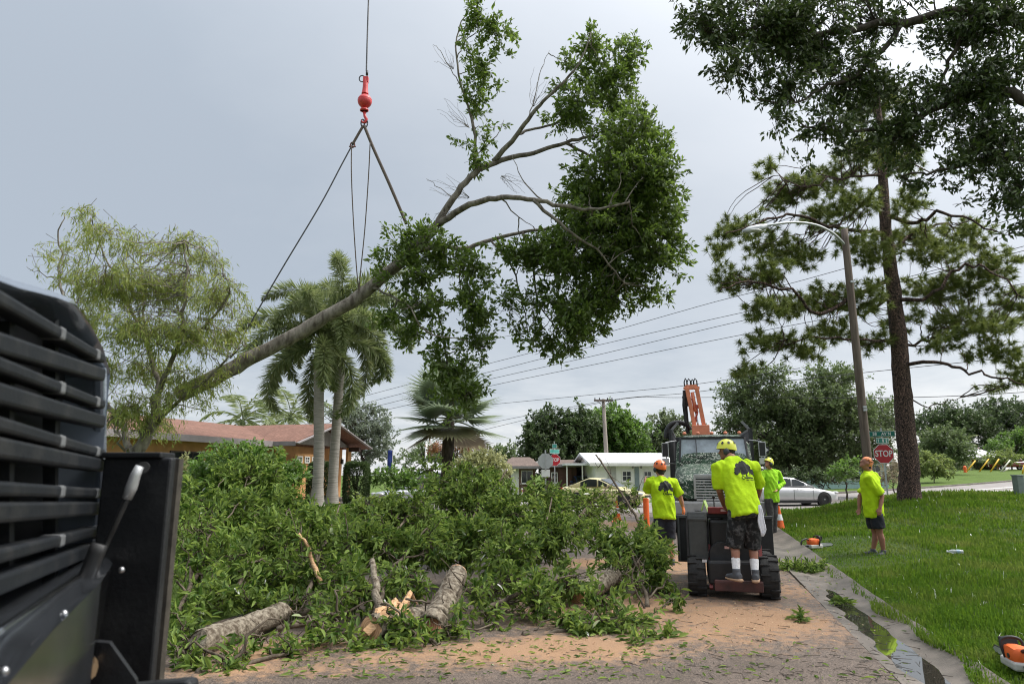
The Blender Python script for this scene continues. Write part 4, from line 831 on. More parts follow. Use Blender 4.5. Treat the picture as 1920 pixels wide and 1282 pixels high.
def log(name, label, pts, radii, seed, faces=(True, False), stub=None):
    """a piece of trunk: bark tube, each sawn end a disc of its own"""
    g = rng_(seed); rn = random.Random(seed); a = Vector(pts[0]); t = empty(name, a, label=label, cat='log')
    q = smooth_line([tuple(Vector(p) - a) for p in pts], 8, .006, g); rr = np.interp(np.linspace(0, 1, len(q)), np.linspace(0, 1, len(radii)), radii)
    mb = MB(); mb.tube(q, list(rr), n=20, jit=.045, rnd=rn, cap=False)
    if stub: limb(mb, stub, .035, .02, n=8, g=g)
    mb.build('bark', m_lich, t, smooth=True)
    for k, on in ((0, faces[0]), (-1, faces[1])):
        d = Vector(q[0] - q[1]) if k == 0 else Vector(q[-1] - q[-2]); d.normalize(); mc = MB(); r = rr[k]
        x = d.cross(Vector((0, 0, 1))).normalized(); y = d.cross(x); n = 24
        rings = [[Vector((0, 0, 0)) + (x * math.cos(6.2832 * j / n) + y * math.sin(6.2832 * j / n)) * r * f + d * h for j in range(n)] for f, h in ((.99, -.02), (.985, .004), (.93, .007), (.4, .01), (.02, .011))]
        mc.rings(rings); o = mc.build('sawn_end', m_cut if on is True else m_cutd if on == 'red' else m_lich, t, smooth=True); o.location = tuple(q[k])
    return t
def gp(px, py, Y, r): p = P(px, py, Y); p.z = max(p.z, float(street_h(p.x, p.y)) + r); return p
log('log', 'lichen-spotted log lying at the lower left on sawdust', [gp(368, 1222, 6.5, .11), gp(430, 1192, 6.9, .11), gp(500, 1160, 7.4, .11), gp(530, 1145, 7.7, .11)], [.125, .115, .105, .10], 301, ('bark', True))
log('log', 'thick log with round sawn end right of the split log', [gp(806, 1185, 7.1, .13), gp(825, 1155, 7.35, .22), gp(845, 1115, 7.7, .38), gp(858, 1085, 8.0, .5)], [.13, .125, .12, .11], 302, ('red', True))
sl = log('split_log', 'log split open with torn pale wood, lying left of the round log end', [gp(694, 1200, 6.95, .14), gp(745, 1190, 7.25, .14), gp(805, 1170, 7.6, .14)], [.125, .12, .1], 303, (True, True))
tw = MB(); o_ = sl.location
for k in range(11):
    x0 = 700 + k * 4.2; p0 = P(x0, 1178 - k * 1.6, 7.0 + k * .02) - o_; p1 = P(705 + k * 7 + br.uniform(-6, 6), 1150 - k * 3.5 + br.uniform(-4, 8), 7.12 + k * .05) - o_; p2 = P(722 + k * 5.6 + br.uniform(-8, 8), 1128 + br.uniform(-3, 10) + k * .7, 7.25 + k * .04) - o_
    tw.tube([p0, p1, p2], [.035, .03, .006], n=5, jit=.3, rnd=br)
for k in range(5):
    a0 = P(690 + k * 9, 1186 - k * 4, 6.98 + k * .05) - o_; a1 = P(735 + k * 9 + br.uniform(-5, 5), 1140 + k * 1.5 + br.uniform(-4, 4), 7.15 + k * .07) - o_; tw.beam(a0 + Vector((0, -.1, .02)), a1 + Vector((0, -.1, .02)), .085, .02, up=(.2, -.6, .7))
tw.build('torn_wood', m_torn, sl, smooth=False)
st = MB(); limb(st, [P(712, 1150, 7.2) - o_, P(705, 1105, 7.4) - o_, P(698, 1050, 7.9) - o_], .05, .03, n=9, jit=.015, g=rng_(9), rnd=br); st.build('broken_stub', m_lich, sl, smooth=True)
log('log', 'short pale-topped log lying under the leaves left of the mound', [gp(1078, 1112, 8.9, .12), gp(1120, 1095, 9.3, .12), gp(1150, 1080, 9.7, .12)], [.13, .125, .12], 304, (True, True))
# torn reddish limb pieces in the pile
for i, (lab, l) in enumerate((('torn reddish limb standing in the leaves left of the split log', [(600, 1090, 8.2), (585, 1050, 8.3), (578, 1025, 8.3), (560, 1000, 8.3)]), ('bare crooked grey branch lying over the logs', [(760, 1122, 7.4), (800, 1128, 7.4), (850, 1118, 7.5), (872, 1085, 7.7)]), ('bare leaning pole-like branch standing before the white house', [(1215, 1010, 12.5), (1190, 965, 13), (1150, 900, 13.6), (1117, 852, 14)]), ('bare forked grey twigs at the foot of the mound', [(1215, 1150, 8.5), (1195, 1115, 8.6), (1185, 1075, 8.7), (1205, 1040, 8.8)]))):
    a = Vector(P(*l[0])); t = empty('bare_branch', a, label=lab, cat='branch'); g = rng_(310 + i); mb = MB(); q = limb(mb, [np.array(P(*p) - a) for p in l], (.03, .012, .03, .014)[i], (.015, .007, .016, .006)[i], n=7, jit=.006, g=g, rnd=br); mb.build('wood', m_torn if i == 0 else m_bstem, t, smooth=True)
    mb = MB()
    for k in range(6): s = q[g.integers(3, len(q))]; limb(mb, [s, s + g.normal(0, .08, 3), s + nrm(g.normal(0, 1, 3) + [0, 0, .6]) * g.uniform(.15, .4)], .009, .003, n=4, sub=3, jit=.01, g=g)
    mb.build('twigs', m_bstem, t, smooth=True)

# ---- leaves, twigs and chips dropped on the street and in the gutter
g = rng_(330); n = 3600
px = g.uniform(520, 1720, n); py = 1282 - 270 * g.uniform(0, 1, n) ** 1.6; u, v = (px - 960) / FPX, (641 - py) / FPX; tt = -CAMZ / (ST + v * CT); X, Yy = u * tt, tt * (CT - v * ST)
s_, d_ = sd(X, Yy); front = np.exp(-((X + .9) / 2.6) ** 2 - ((Yy - 6.6) / .8) ** 2) + .8 * np.exp(-((X - 4.6) / .5) ** 2 - ((Yy - 10.7) / 1.1) ** 2) + .045
k = (d_ > -ROADW) & (d_ < .3) & (g.uniform(0, 1, n) < front); X, Yy, d_ = X[k], Yy[k], d_[k]; n = len(X)
z = .02 * np.clip(dust_at(X, Yy), 0, 1.2) + base(X, Yy) + .022 + g.uniform(0, .02, n) + np.clip(d_, 0, 1) * .3; az = g.uniform(0, 6.28, n); V, F = leaf_geo(np.stack([X, Yy, z], -1), np.stack([np.cos(az), np.sin(az), g.uniform(0, .35, n)], -1), g.uniform(.02, .1, n), g.uniform(.01, .026, n), g, six=True, upb=1)
tag(np_obj('leaf_litter', V, F, m_bleaf), 'green leaves dropped over the street', 'leaves', kind='stuff')
n = 900; px = g.uniform(700, 1780, n); py = 1282 - 250 * g.uniform(0, 1, n) ** 1.4; u, v = (px - 960) / FPX, (641 - py) / FPX; tt = -CAMZ / (ST + v * CT); X, Yy = u * tt, tt * (CT - v * ST); s_, d_ = sd(X, Yy); k = (d_ > -ROADW) & (d_ < .05); X, Yy = X[k], Yy[k]; n = len(X)
az = g.uniform(0, 6.28, n); p0 = np.stack([X, Yy, .02 * np.clip(dust_at(X, Yy), 0, 1.2) + base(X, Yy) + .026], -1); p1 = p0 + np.stack([np.cos(az), np.sin(az), g.uniform(0, .12, n)], -1) * (g.uniform(.02, .14, n) ** 1.3)[:, None] * 2.0
V, F = sticks(p0, p1, .0035, .002); tag(np_obj('twig_litter', V, F, m_twig), 'dark twigs strewn over the street', 'twigs', kind='stuff')
n = 16000; X, Yy = g.uniform(-3.6, 5, n), g.uniform(5.4, 15, n); k = g.uniform(0, 1, n) < np.clip(dust_at(X, Yy) * 1.1 - .12, 0, 1); s_, d_ = sd(X, Yy); k &= (d_ > -ROADW + .05) & (d_ < -.02); X, Yy = X[k], Yy[k]; n = len(X); az = g.uniform(0, 6.28, n)
V, F = leaf_geo(np.stack([X, Yy, .02 * np.clip(dust_at(X, Yy), 0, 1.2) + base(X, Yy) + .02 + g.uniform(0, .012, n)], -1), np.stack([np.cos(az), np.sin(az), g.uniform(-.1, .4, n)], -1), g.uniform(.008, .03, n), g.uniform(.005, .014, n), g, upb=1)
tag(np_obj('wood_chips', V, F, LEAF('wood_chip', [(.40, .23, .12), (.56, .36, .21), (.68, .48, .31)], trans=.05, rough=.8, spec=.2)), 'pale wood chips scattered over the sawdust', 'wood chips', kind='stuff')
# leafy sprig swept into the gutter beyond the machine
for i, (lab, x, y, rx, ry) in enumerate((('leafy sprigs swept into the gutter right of the machine wheel', 1510, 1072, 46, 14), ('small leafy sprig lying at the gutter puddle', 1578, 1135, 12, 8), ('small green sprig lying on the sawdust near the gutter', 1498, 1168, 9, 5))):
    c = GZ(x, y); t = empty('leafy_sprig', c, label=lab, cat='sprig'); k = m_px(1, c.y)
    foliage('leaves', [(np.array([0, 0, .05]), np.array([rx * k, rx * k * .8, .06 + .05 * (i == 0)]), 1)], m_bleaf, t, 340 + i, L=.09, Wf=.28, per=12, spacing=.09 if i == 0 else .05, twig=.2 if i == 0 else .1, six=True, bark=m_twig, zmin=lambda x, y: np.full_like(x, .01))
# ================================================================== BUILDINGS
def stucco(name, c, v=.12): return M(name, c, .9, var=v, scale=2.2, bump=.25, bscale=60, spec=.2)
m_orange = stucco('orange_stucco', (.56, .31, .14)); m_white = stucco('white_stucco', (.82, .80, .75), .05); m_trim = M('grey_trim', (.26, .235, .24), .6, var=.12, scale=3); m_soff = M('soffit', (.30, .275, .265), .8)
m_glass = M('window_glass', (.03, .035, .04), .08, var=.3, scale=1.5, spec=.7); m_door = M('pale_door', (.22, .27, .28), .5); m_brick = M('brick', (.20, .065, .045), .9, var=.4, scale=20, bump=.4, bscale=30); m_brown = M('brown_wood', (.085, .04, .03), .7, var=.25, scale=5, stretch=(6, 6, .6)); m_metalroof = M('white_metal_roof', (.72, .73, .74), .45, var=.05, scale=1)
def shingle(name, c1, c2):
    m, nt, N, L, b = _nt(name); tc = N.new('ShaderNodeTexCoord'); mp = N.new('ShaderNodeMapping'); mp.inputs['Rotation'].default_value = (0, 0, R(90)); L.new(tc.outputs['Object'], mp.inputs[0])
    t = N.new('ShaderNodeTexBrick'); t.inputs['Scale'].default_value = 3.2; t.inputs['Mortar Size'].default_value = .012; t.inputs['Color1'].default_value = (*c1, 1); t.inputs['Color2'].default_value = (*c2, 1); t.inputs['Mortar'].default_value = (*[x * .35 for x in c1], 1); L.new(mp.outputs[0], t.inputs[0])
    n = N.new('ShaderNodeTexNoise'); n.inputs['Scale'].default_value = 1.4; n.inputs['Detail'].default_value = 6; L.new(tc.outputs['Object'], n.inputs[0]); mx = N.new('ShaderNodeMix'); mx.data_type = 'RGBA'; mx.blend_type = 'MULTIPLY'; mx.inputs[0].default_value = .5
    L.new(t.outputs[0], mx.inputs[6]); L.new(n.outputs[0], mx.inputs[7]); L.new(mx.outputs[2], b.inputs['Base Color']); b.inputs['Roughness'].default_value = .9; return m
m_shin = shingle('red_shingle', (.22, .105, .072), (.32, .165, .118)); m_shin2 = shingle('brown_shingle', (.17, .12, .10), (.25, .18, .15))
def window(parent, c, w, h, nx, ny, axis, frame_m, out=.03, sill=True):
    """framed window with panes; axis 'x': wall faces local +x, 'y': faces local -y"""
    def bx(mb, du, dv, su, sv, dep, off):
        if axis == 'x': mb.box((c[0] + off, c[1] + du, c[2] + dv), (dep, su, sv))
        else: mb.box((c[0] + du, c[1] - off, c[2] + dv), (su, dep, sv))
    f = MB(); t = .05
    for s in (-1, 1): bx(f, s * w / 2, 0, t, h + t, .07, out); bx(f, 0, s * h / 2, w - t, t, .066, out)
    for i in range(1, nx): bx(f, -w / 2 + w * i / nx, 0, .03, h - t, .05, out - .004)
    for i in range(1, ny): bx(f, 0, -h / 2 + h * i / ny, w - t, .028, .046, out - .004)
    wo = f.build('window', frame_m, parent)
    for i in range(nx):
        for j in range(ny): p = MB(); bx(p, -w / 2 + w * (i + .5) / nx, -h / 2 + h * (j + .5) / ny, w / nx - .03, h / ny - .03, .02, out - .012); p.build('pane', m_glass, wo)
    if sill: p = MB(); bx(p, 0, -h / 2 - .06, w + .15, .07, .14, out + .03); p.build('sill', frame_m, wo)
    return wo
def quad_slab(mb, p, th):
    """a roof plane of four corners with thickness"""
    p = [Vector(q) for q in p]; n = (p[1] - p[0]).cross(p[3] - p[0]).normalized()
    if n.z < 0: n = -n
    mb.add(p + [q - n * th for q in p], [(0, 1, 2, 3), (7, 6, 5, 4)] + [(i, (i + 1) % 4, 4 + (i + 1) % 4, 4 + i) for i in range(4)])
def EZ(px, py, z):
    u, v = (px - 960) / FPX, (641 - py) / FPX; t = (z - CAMZ) / (ST + v * CT); return Vector((u * t, t * (CT - v * ST), z))
# ---- the orange house: local x points to the street, y runs along it
hB = EZ(553, 828, 3.0); HZ = .5; HA = R(16)
ho = empty('house', (hB.x, hB.y, HZ), -HA, 'orange stucco house with red shingle roof and a garage gable', 'house')
EZL, RZL = 3.0 - HZ, 4.02 - HZ; PROJ = .0
def hbx(name, m, *boxes, bevel=0, parent=None):
    mb = MB()
    for c, s in boxes: mb.box(c, s)
    return mb.build(name, m, parent or ho, bevel=bevel)
w0, fw = -1.9, -.75        # main wall, garage wall
hbx('wall', m_orange, ((w0 - 4, -7.6, EZL / 2 - .3), (8, 16, EZL + .6)), ((w0 - .5 + (fw - w0) / 2 - .4, 3.4, EZL / 2 - .3), (abs(fw - w0) + .9, 5.5, EZL + .6)))
g = MB(); g.prism([(.65, EZL - .02), (6.15, EZL - .02), (3.4, RZL - .16)], w0, fw - .002, plane='YZ'); g.build('gable_wall', m_soff, ho)
rf = MB(); quad_slab(rf, [(-1.1, -16, EZL), (-1.1, .1, EZL), (-5.4, .1, RZL), (-5.4, -16, RZL)], .1); quad_slab(rf, [(-10.2, -16, EZL - .1), (-10.2, 7.2, EZL - .1), (-5.4, 7.2, RZL + .002), (-5.4, -16, RZL + .002)], .1); quad_slab(rf, [(-1.1, .1, EZL - .01), (-1.1, 7.2, EZL - .01), (-5.4, 7.2, RZL - .01), (-5.4, .1, RZL - .01)], .1)
roof = rf.build('roof', m_shin, ho)
rf = MB(); quad_slab(rf, [(.05, 0, EZL + .005), (-5.2, 0, EZL + .005), (-5.2, 3.4, RZL + .005), (.05, 3.4, RZL + .005)], .1); quad_slab(rf, [(.05, 6.8, EZL + .007), (-3.2, 6.8, EZL + .007), (-5.2, 3.4, RZL + .007), (.05, 3.4, RZL + .007)], .1); rf.build('gable_roof', m_shin, ho)
mb = MB(); mb.box((-1.08, -8, EZL - .08), (.06, 16, .24)); mb.beam((.09, -.02, EZL - .06), (.09, 3.4, RZL - .06), .05, .22, up=(1, 0, 0)); mb.beam((.09, 6.82, EZL - .06), (.09, 3.4, RZL - .06), .05, .22, up=(1, 0, 0)); mb.beam((.05, -.02, EZL - .07), (-1.05, -.02, EZL - .07), .05, .2); mb.build('fascia', m_trim, ho)
mb = MB(); mb.box((-.4, 5.9, EZL - .12), (.7, .22, .22)); mb.build('rafter_end', M('dark_rafter', (.06, .035, .03), .8), ho)
gd = hbx('garage_door', m_orange, ((fw + .012, 2.4, 1.02), (.03, 2.5, 2.05)))
for k in range(4): hbx('door_panel', m_orange, ((fw + .035, 2.4, .3 + k * .5), (.02, 2.4, .44)), parent=gd, bevel=.008)
for k in range(4): window(ho, (fw + .03, 1.5 + k * .6, 1.78), .36, .26, 2, 2, 'x', m_white, out=.02, sill=False)
hbx('pilaster', m_orange, ((fw + .12, 4.35, 1.15), (.24, .5, 2.6)), ((fw + .06, 5.9, 1.15), (.12, .35, 2.6)))
hbx('wall_lamp', M('lamp_black', (.02, .02, .02), .4), ((fw + .1, 5.2, 1.75), (.12, .12, .24)), ((fw + .06, 5.2, 1.9), (.08, .06, .05)), bevel=.01)
for u_ in (-4.2, -9.5): window(ho, (w0, u_, 1.45), 1.7, 1.0, 3, 1, 'x', M('dark_frame', (.06, .045, .04), .5))
window(ho, (w0, -.9, 1.3), .9, 1.3, 1, 2, 'x', m_white)
hbx('chimney_vent', m_trim, ((-4, -6, RZL - .05), (.1, .1, .5)))
hbx('step', m_conc, ((-.2, 3.2, -.06), (1.6, 5.5, .12)))

def plain_house(name, label, px0, px1, Y, z_e, z_r, wall_m, roof_m, dep=8.0, over=.5, hip=0.0, rz=0.0):
    x0, x1 = XatY(px0, Y), XatY(px1, Y); gz = float(ground_h((x0 + x1) / 2, Y + 1)); t = empty(name, ((x0 + x1) / 2, Y, gz), rz, label, 'house'); w = (x1 - x0) / 2; ze, zr = z_e - gz, z_r - gz
    mb = MB(); mb.box((0, dep / 2, ze / 2 - .25), (2 * w, dep, ze + .5)); mb.prism([(0, ze), (dep, ze), (dep / 2, zr - .14)], -w, w, plane='YZ'); mb.build('wall', wall_m, t)
    rf = MB(); W_ = w + over; s = (zr - ze) / (dep / 2)
    for sg in (0, 1):
        ya, yb = (-over, dep / 2) if not sg else (dep + over, dep / 2); rf_p = [(-W_, ya, ze - s * over), (W_, ya, ze - s * over), (W_ - hip, yb, zr + .002 * sg), (-W_ + hip, yb, zr + .002 * sg)]; quad_slab(rf, rf_p, .12)
    rf.build('roof', roof_m, t); mb = MB(); mb.box((0, -over - .03, ze - s * over - .07), (2 * W_, .05, .2)); mb.build('fascia', m_white if wall_m is m_white else m_trim, t)
    return t, w, ze
# white house across the cross street
wh, ww, wze = plain_house('house', 'low white house with white metal roof behind the left worker', 1117, 1262, 46, 2.42, 3.15, m_white, m_metalroof, over=.45, rz=R(3))
def loc_x(px, Y, cx): return XatY(px, Y) - cx
cx = wh.location.x
window(wh, (loc_x(1176, 46, cx), 0, 1.42), .58, .62, 2, 2, 'y', m_white); window(wh, (loc_x(1216, 46, cx), 0, 1.42), .5, .6, 2, 2, 'y', m_white)
hbx('door', m_door, ((loc_x(1195.5, 46, cx), -.02, 1.0), (.3, .06, 2.0)), parent=wh, bevel=.01)
for px in (1188, 1204): hbx('wall_lamp', m_trim, ((loc_x(px, 46, cx), -.06, 2.0), (.1, .12, .16)), parent=wh)
hbx('porch_panel', M('porch_grey', (.45, .44, .41), .9), ((loc_x(1148, 46, cx), -.03, 1.05), (.55, .05, 2.1)), parent=wh)  # thin panel in plain grey, set against the white front wall
# its carport
cp = empty('carport', (XatY(1100, 47), 47, float(ground_h(5.2, 47))), 0, 'open carport with flat white roof left of the white house', 'carport')
mb = MB(); mb.box((0, 2.4, 2.2), (2.9, 5.2, .14)); mb.build('roof', m_metalroof, cp)
for sx in (-1.3, -.25): mb = MB(); mb.box((sx, .05, 1.06), (.08, .08, 2.13)); mb.build('post', m_white, cp)
mb = MB(); mb.box((0, 5.0, 1.0), (2.9, .12, 2.2)); mb.build('back_wall', M('carport_wall', (.12, .11, .11), .9), cp)
bh, bw, bze = plain_house('house', 'brown wooden house with low roof behind the far stop signs', 1030, 1082, 50, 2.35, 2.75, m_brown, m_shin2, over=.35)
cx = bh.location.x; gd = hbx('garage_door', M('garage_brown', (.11, .045, .035), .6, var=.1), ((loc_x(1060, 50, cx), -.03, 1.0), (.95, .05, 1.95)), parent=bh)
for k in range(4): hbx('door_panel', M('garage_panel', (.125, .052, .04), .6), ((loc_x(1060, 50, cx), -.062, .27 + k * .48), (.88, .02, .42)), parent=gd, bevel=.008)
window(bh, (loc_x(1040, 50, cx), 0, 1.3), .4, .7, 1, 2, 'y', m_white)
lh, lw, lze = plain_house('house', 'brick house with brown hip roof left of the dark oak', 952, 1004, 52, 2.3, 3.0, M('tan_brick', (.20, .12, .09), .9, var=.3, scale=12), m_shin2, over=.5, hip=.8)
window(lh, (.4, 0, 1.35), .8, .9, 2, 1, 'y', m_white); hbx('door', m_white, ((-.5, -.03, 1.0), (.6, .05, 1.95)), parent=lh)
th, tw_, tze = plain_house('house', 'pale turquoise house with white eave hidden behind the corner oak', 1518, 1668, 56, 2.7, 3.3, M('turquoise_stucco', (.36, .52, .50), .85, var=.1), m_metalroof, over=.5)
for dx in (-1.8, .4, 2.2): window(th, (dx, 0, 1.3), .9, 1.1, 2, 2, 'y', m_white)
fh, fw_, fze = plain_house('house', 'far brick house with pale roof beyond the second lawn', 1790, 1876, 108, 4.5, 6.0, m_brick, m_metalroof, over=.6, hip=1.2)
for dx in (-1.6, 1.2): window(fh, (dx, 0, 1.4), 1.3, 1.2, 3, 2, 'y', m_white)
hbx('column', m_white, ((-3.2, -.3, 1.2), (.14, .14, 2.4)), parent=fh)
# low clipped hedge in front of it
hd = empty('clipped_hedge', (XatY(1822, 100, 2), 100, float(ground_h(67, 100))), 0, 'long low dark hedge before the far brick house', 'hedge'); g = rng_(401); n = 9000; u = g.uniform(-1, 1, (n, 3)); ax = g.integers(1, 3, n); u[np.arange(n), ax] = np.sign(u[np.arange(n), ax]) * g.uniform(.9, 1.03, n); p = u * [2.8, .4, .48] + [0, 0, .48]; p[:, 2] = np.maximum(p[:, 2], .02)
V, F = leaf_geo(p, nrm(u * [.2, 1, 1] + g.normal(0, .5, (n, 3))), g.uniform(.1, .2, n), g.uniform(.07, .12, n), g); tag(np_obj('leaves', V, F, m_dk, hd), kind='stuff'); mb = MB()
for k in range(7): mb.tube([(-2.4 + .8 * k, 0, -.05), (-2.4 + .8 * k, 0, .7)], [.05, .02], n=5)
mb.build('stems', m_dbark, hd)
# ================================================================== VEHICLES
m_tyre = M('tyre_rubber', (.022, .021, .020), .85, var=.3, scale=18, bump=.3, bscale=60); m_rim = M('alloy_rim', (.48, .48, .49), .3, metal=.9, var=.1); m_black = M('black_plastic', (.018, .018, .019), .5, var=.2, scale=10); m_dark = M('dark_steel', (.035, .035, .037), .5, metal=.3, var=.3, scale=6, bump=.1, bscale=50)
m_cglass = M('car_glass', (.025, .032, .036), .05, var=.25, scale=1.2, spec=.8); m_chrome = M('chrome', (.6, .6, .6), .15, metal=1.0); m_lamp = M('head_lamp', (.55, .56, .56), .1, spec=.8); m_red = M('tail_lamp', (.35, .02, .02), .25); m_org = M('boom_orange', (.80, .27, .15), .5, var=.15, scale=3); m_porg = M('safety_orange', (.80, .14, .025), .55, var=.12, scale=6)
def wheel(parent, c, r, w, rim_m=None, spokes=5, lugs=0, rim_r=.62):
    """axle along local x"""
    t = MB(); t.lathe([(r * .58, -w / 2), (r * .84, -w / 2), (r * .95, -w * .42), (r, -w * .22), (r, w * .22), (r * .95, w * .42), (r * .84, w / 2), (r * .58, w / 2)], 28, c, 'X', cap=False)
    for k in range(lugs):
        for s in (-1, 1):
            a = 2 * math.pi * (k + (.5 if s > 0 else 0)) / lugs; t.box((c[0] + s * w * .24, c[1] + math.cos(a) * r * 1.0, c[2] + math.sin(a) * r * 1.0), (w * .5, r * .09, r * .11), rx=a + math.pi / 2, rz=0)
    o = t.build('wheel', m_tyre, parent, smooth=40)
    m = MB(); m.lathe([(r * rim_r, -w * .42), (r * rim_r, w * .42)], 24, c, 'X', cap=False); m.lathe([(r * .12, w * .3), (r * .12, w * .36), (r * .02, w * .37)], 12, c, 'X'); m.lathe([(r * .12, -w * .3), (r * .12, -w * .36), (r * .02, -w * .37)], 12, c, 'X')
    for k in range(spokes):
        a = 2 * math.pi * k / spokes
        for s in (-1, 1): m.box((c[0] + s * w * .3, c[1] + math.cos(a) * r * .34, c[2] + math.sin(a) * r * .34), (w * .1, r * .62, r * .16), rx=a)
    m.build('rim', rim_m or m_rim, o, smooth=40); return o
def interp_rings(st, n=24, sq=4.0):
    """stations (y, half width, z bottom, z top) -> rounded closed cross-sections along y"""
    out = []
    for y, hw, z0, z1 in st:
        ring = []
        for j in range(n):
            a = 2 * math.pi * j / n; c, s = math.cos(a), math.sin(a); k = (abs(c) ** sq + abs(s) ** sq) ** (-1 / sq); ring.append(Vector((hw * c * k, y, (z0 + z1) / 2 + (z1 - z0) / 2 * s * k)))
        out.append(ring)
    return out
def car(name, label, loc, rz, paint, cat='car', wagon=0, L=4.7, Wd=1.82, H=1.44, group=None):
    """front towards local -y"""
    t = empty(name, loc, rz, label, cat, group); h = L / 2; hw = Wd / 2
    b = MB(); b.rings(interp_rings([(-h, hw * .55, .32, .62), (-h + .06, hw * .78, .24, .68), (-h + .3, hw * .93, .2, .74), (-h + .9, hw, .19, .84), (-h + 1.35, hw, .19, .93), (-.2, hw, .19, .95), (h - 1.3, hw, .19, .97), (h - .5, hw * .97, .2, 1.0 if not wagon else 1.05), (h - .08, hw * .86, .28, .98), (h, hw * .7, .36, .88)], 28, 5)); b.build('body', paint, t, smooth=50)
    r0, r1 = (-h + 1.55, h - (.15 if wagon else .55)); g = MB()
    st = [(r0 - .25, hw * .86, .9, .95), (r0 + .35, hw * .82, .9, 1.22), (r0 + .8, hw * .77, .9, H - .03), (r0 + 1.3, hw * .75, .9, H), (.7, hw * .74, .9, H - .01)] + ([(r1 - .3, hw * .76, .9, H - .05), (r1, hw * .78, .9, 1.05)] if wagon else [(r1 - .7, hw * .77, .9, H - .1), (r1 - .2, hw * .8, .9, 1.14), (r1 + .12, hw * .82, .9, .98)])
    g.rings(interp_rings(st, 24, 6)); g.build('cabin', paint, t, smooth=50)
    # glass: side windows, windscreen, rear window, each a pane that follows the cabin
    def sidewin(y0, y1, s, nm='side_window'):
        p = MB(); pts = []
        for y in np.linspace(y0, y1, 5):
            zt = np.interp(y, [q[0] for q in st], [q[3] for q in st]) - .07; w_ = np.interp(y, [q[0] for q in st], [q[1] for q in st]); pts.append((y, zt, w_))
        V = [(s * (w_ * 1.012 + .012), y, .99) for y, zt, w_ in pts] + [(s * (w_ * .985 + .012), y, max(zt, 1.0)) for y, zt, w_ in pts]; p.add(V, [(i, i + 1, i + 6, i + 5) for i in range(4)]); p.build(nm, m_cglass, t)
    for s in (-1, 1):
        sidewin(r0 + .3, .12, s); sidewin(.2, r1 - (.55 if not wagon else .9), s)
        if wagon: sidewin(r1 - .8, r1 - .25, s)
        for y0 in (-h + 1.5, .16): d = MB(); d.box((s * (hw + .001), y0, .6), (.012, .012, .6)); d.build('door_seam', m_black, t)
        d = MB(); d.box((s * (hw + .012), -.35 + .35, .84), (.03, .2, .035)); d.build('door_handle', paint, t, bevel=.008)
        m = MB(); m.ell((s * (hw + .12), r0 + .42, 1.02), (.11, .07, .075), 10, 6); m.build('wing_mirror', paint, t, smooth=True)
        l = MB(); l.ell((s * hw * .72, -h + .16, .66), (.2, .16, .07), 12, 6); l.build('headlight', m_lamp, t, smooth=True)
        l = MB(); l.box((s * hw * .7, h - .06, .86), (.34, .08, .14)); l.build('tail_light', m_red, t, bevel=.02)
        for y in (-h + .92, h - .98):
            a = MB(); a.lathe([(.37, -.1), (.37, .1)], 24, (s * (hw - .085), y, .34), 'X'); a.build('wheel_arch', m_black, t); wheel(t, (s * (hw - .06), y, .33), .33, .21)
    p = MB(); V = []
    for f in (0, 1):
        y, w_, z = ((r0 - .12, hw * .82, 1.0), (r0 + .72, hw * .70, H - .06))[f]; V += [(-w_, y - .05, z), (w_, y - .05, z)]
    p.add(V, [(0, 1, 3, 2)]); p.build('windscreen', m_cglass, t)
    p = MB(); yb = r1 + (.1 if not wagon else .03); p.add([(-hw * .76, yb, 1.04), (hw * .76, yb, 1.04), (hw * .68, r1 - (.6 if not wagon else .22), H - .1), (-hw * .68, r1 - (.6 if not wagon else .22), H - .1)], [(0, 1, 2, 3)]); p.build('rear_window', m_cglass, t)
    gr = MB(); gr.box((0, -h + .01, .5), (.9, .08, .16)); gr.build('grille', m_black, t, bevel=.02); pl_ = MB(); pl_.box((0, -h - .04, .42), (.32, .02, .1)); pl_.build('number_plate', m_white, t); s_ = MB(); s_.box((0, 0, .2), (Wd * .98, L - 2.6, .1)); s_.build('sill', m_black, t)
    return t
m_silver = M('silver_paint', (.56, .56, .57), .28, metal=.35, var=.03, coat=.6); m_cream = M('cream_paint', (.62, .56, .30), .35, var=.05, coat=.5); m_grey = M('van_paint', (.36, .38, .41), .3, metal=.3, coat=.5); m_maroon = M('maroon_paint', (.18, .02, .025), .3, coat=.6); m_blue = M('blue_paint', (.03, .06, .16), .3, coat=.5)
YS = 36.0; c_ = Vector((XatY(1478, YS, .3), YS, 0)); c_.z = float(base(c_.x, c_.y)) + .02
car('sedan', 'silver sedan crossing the intersection behind the long-sleeved worker', c_, R(90) + R(8), m_silver, L=4.75)
c_ = Vector((XatY(1136, 36, .3), 36, 0)); c_.z = float(base(c_.x, c_.y)) + .02; car('sedan', 'pale yellow car on the cross street behind the brush', c_, R(62), m_cream, L=4.4)
c_ = Vector((XatY(1096, 49.5), 49.5, float(ground_h(5, 49.5)))); car('sedan', 'dark blue car parked under the white carport', c_, R(10), m_blue, wagon=1)
c_ = Vector((XatY(782, 40, .4), 40, float(ground_h(-5.5, 40)))); car('van', 'silver minivan showing its roof above the brush, left of the fan palm', c_, R(-62), m_grey, cat='van', wagon=1, L=5.0, H=1.9, Wd=1.95)
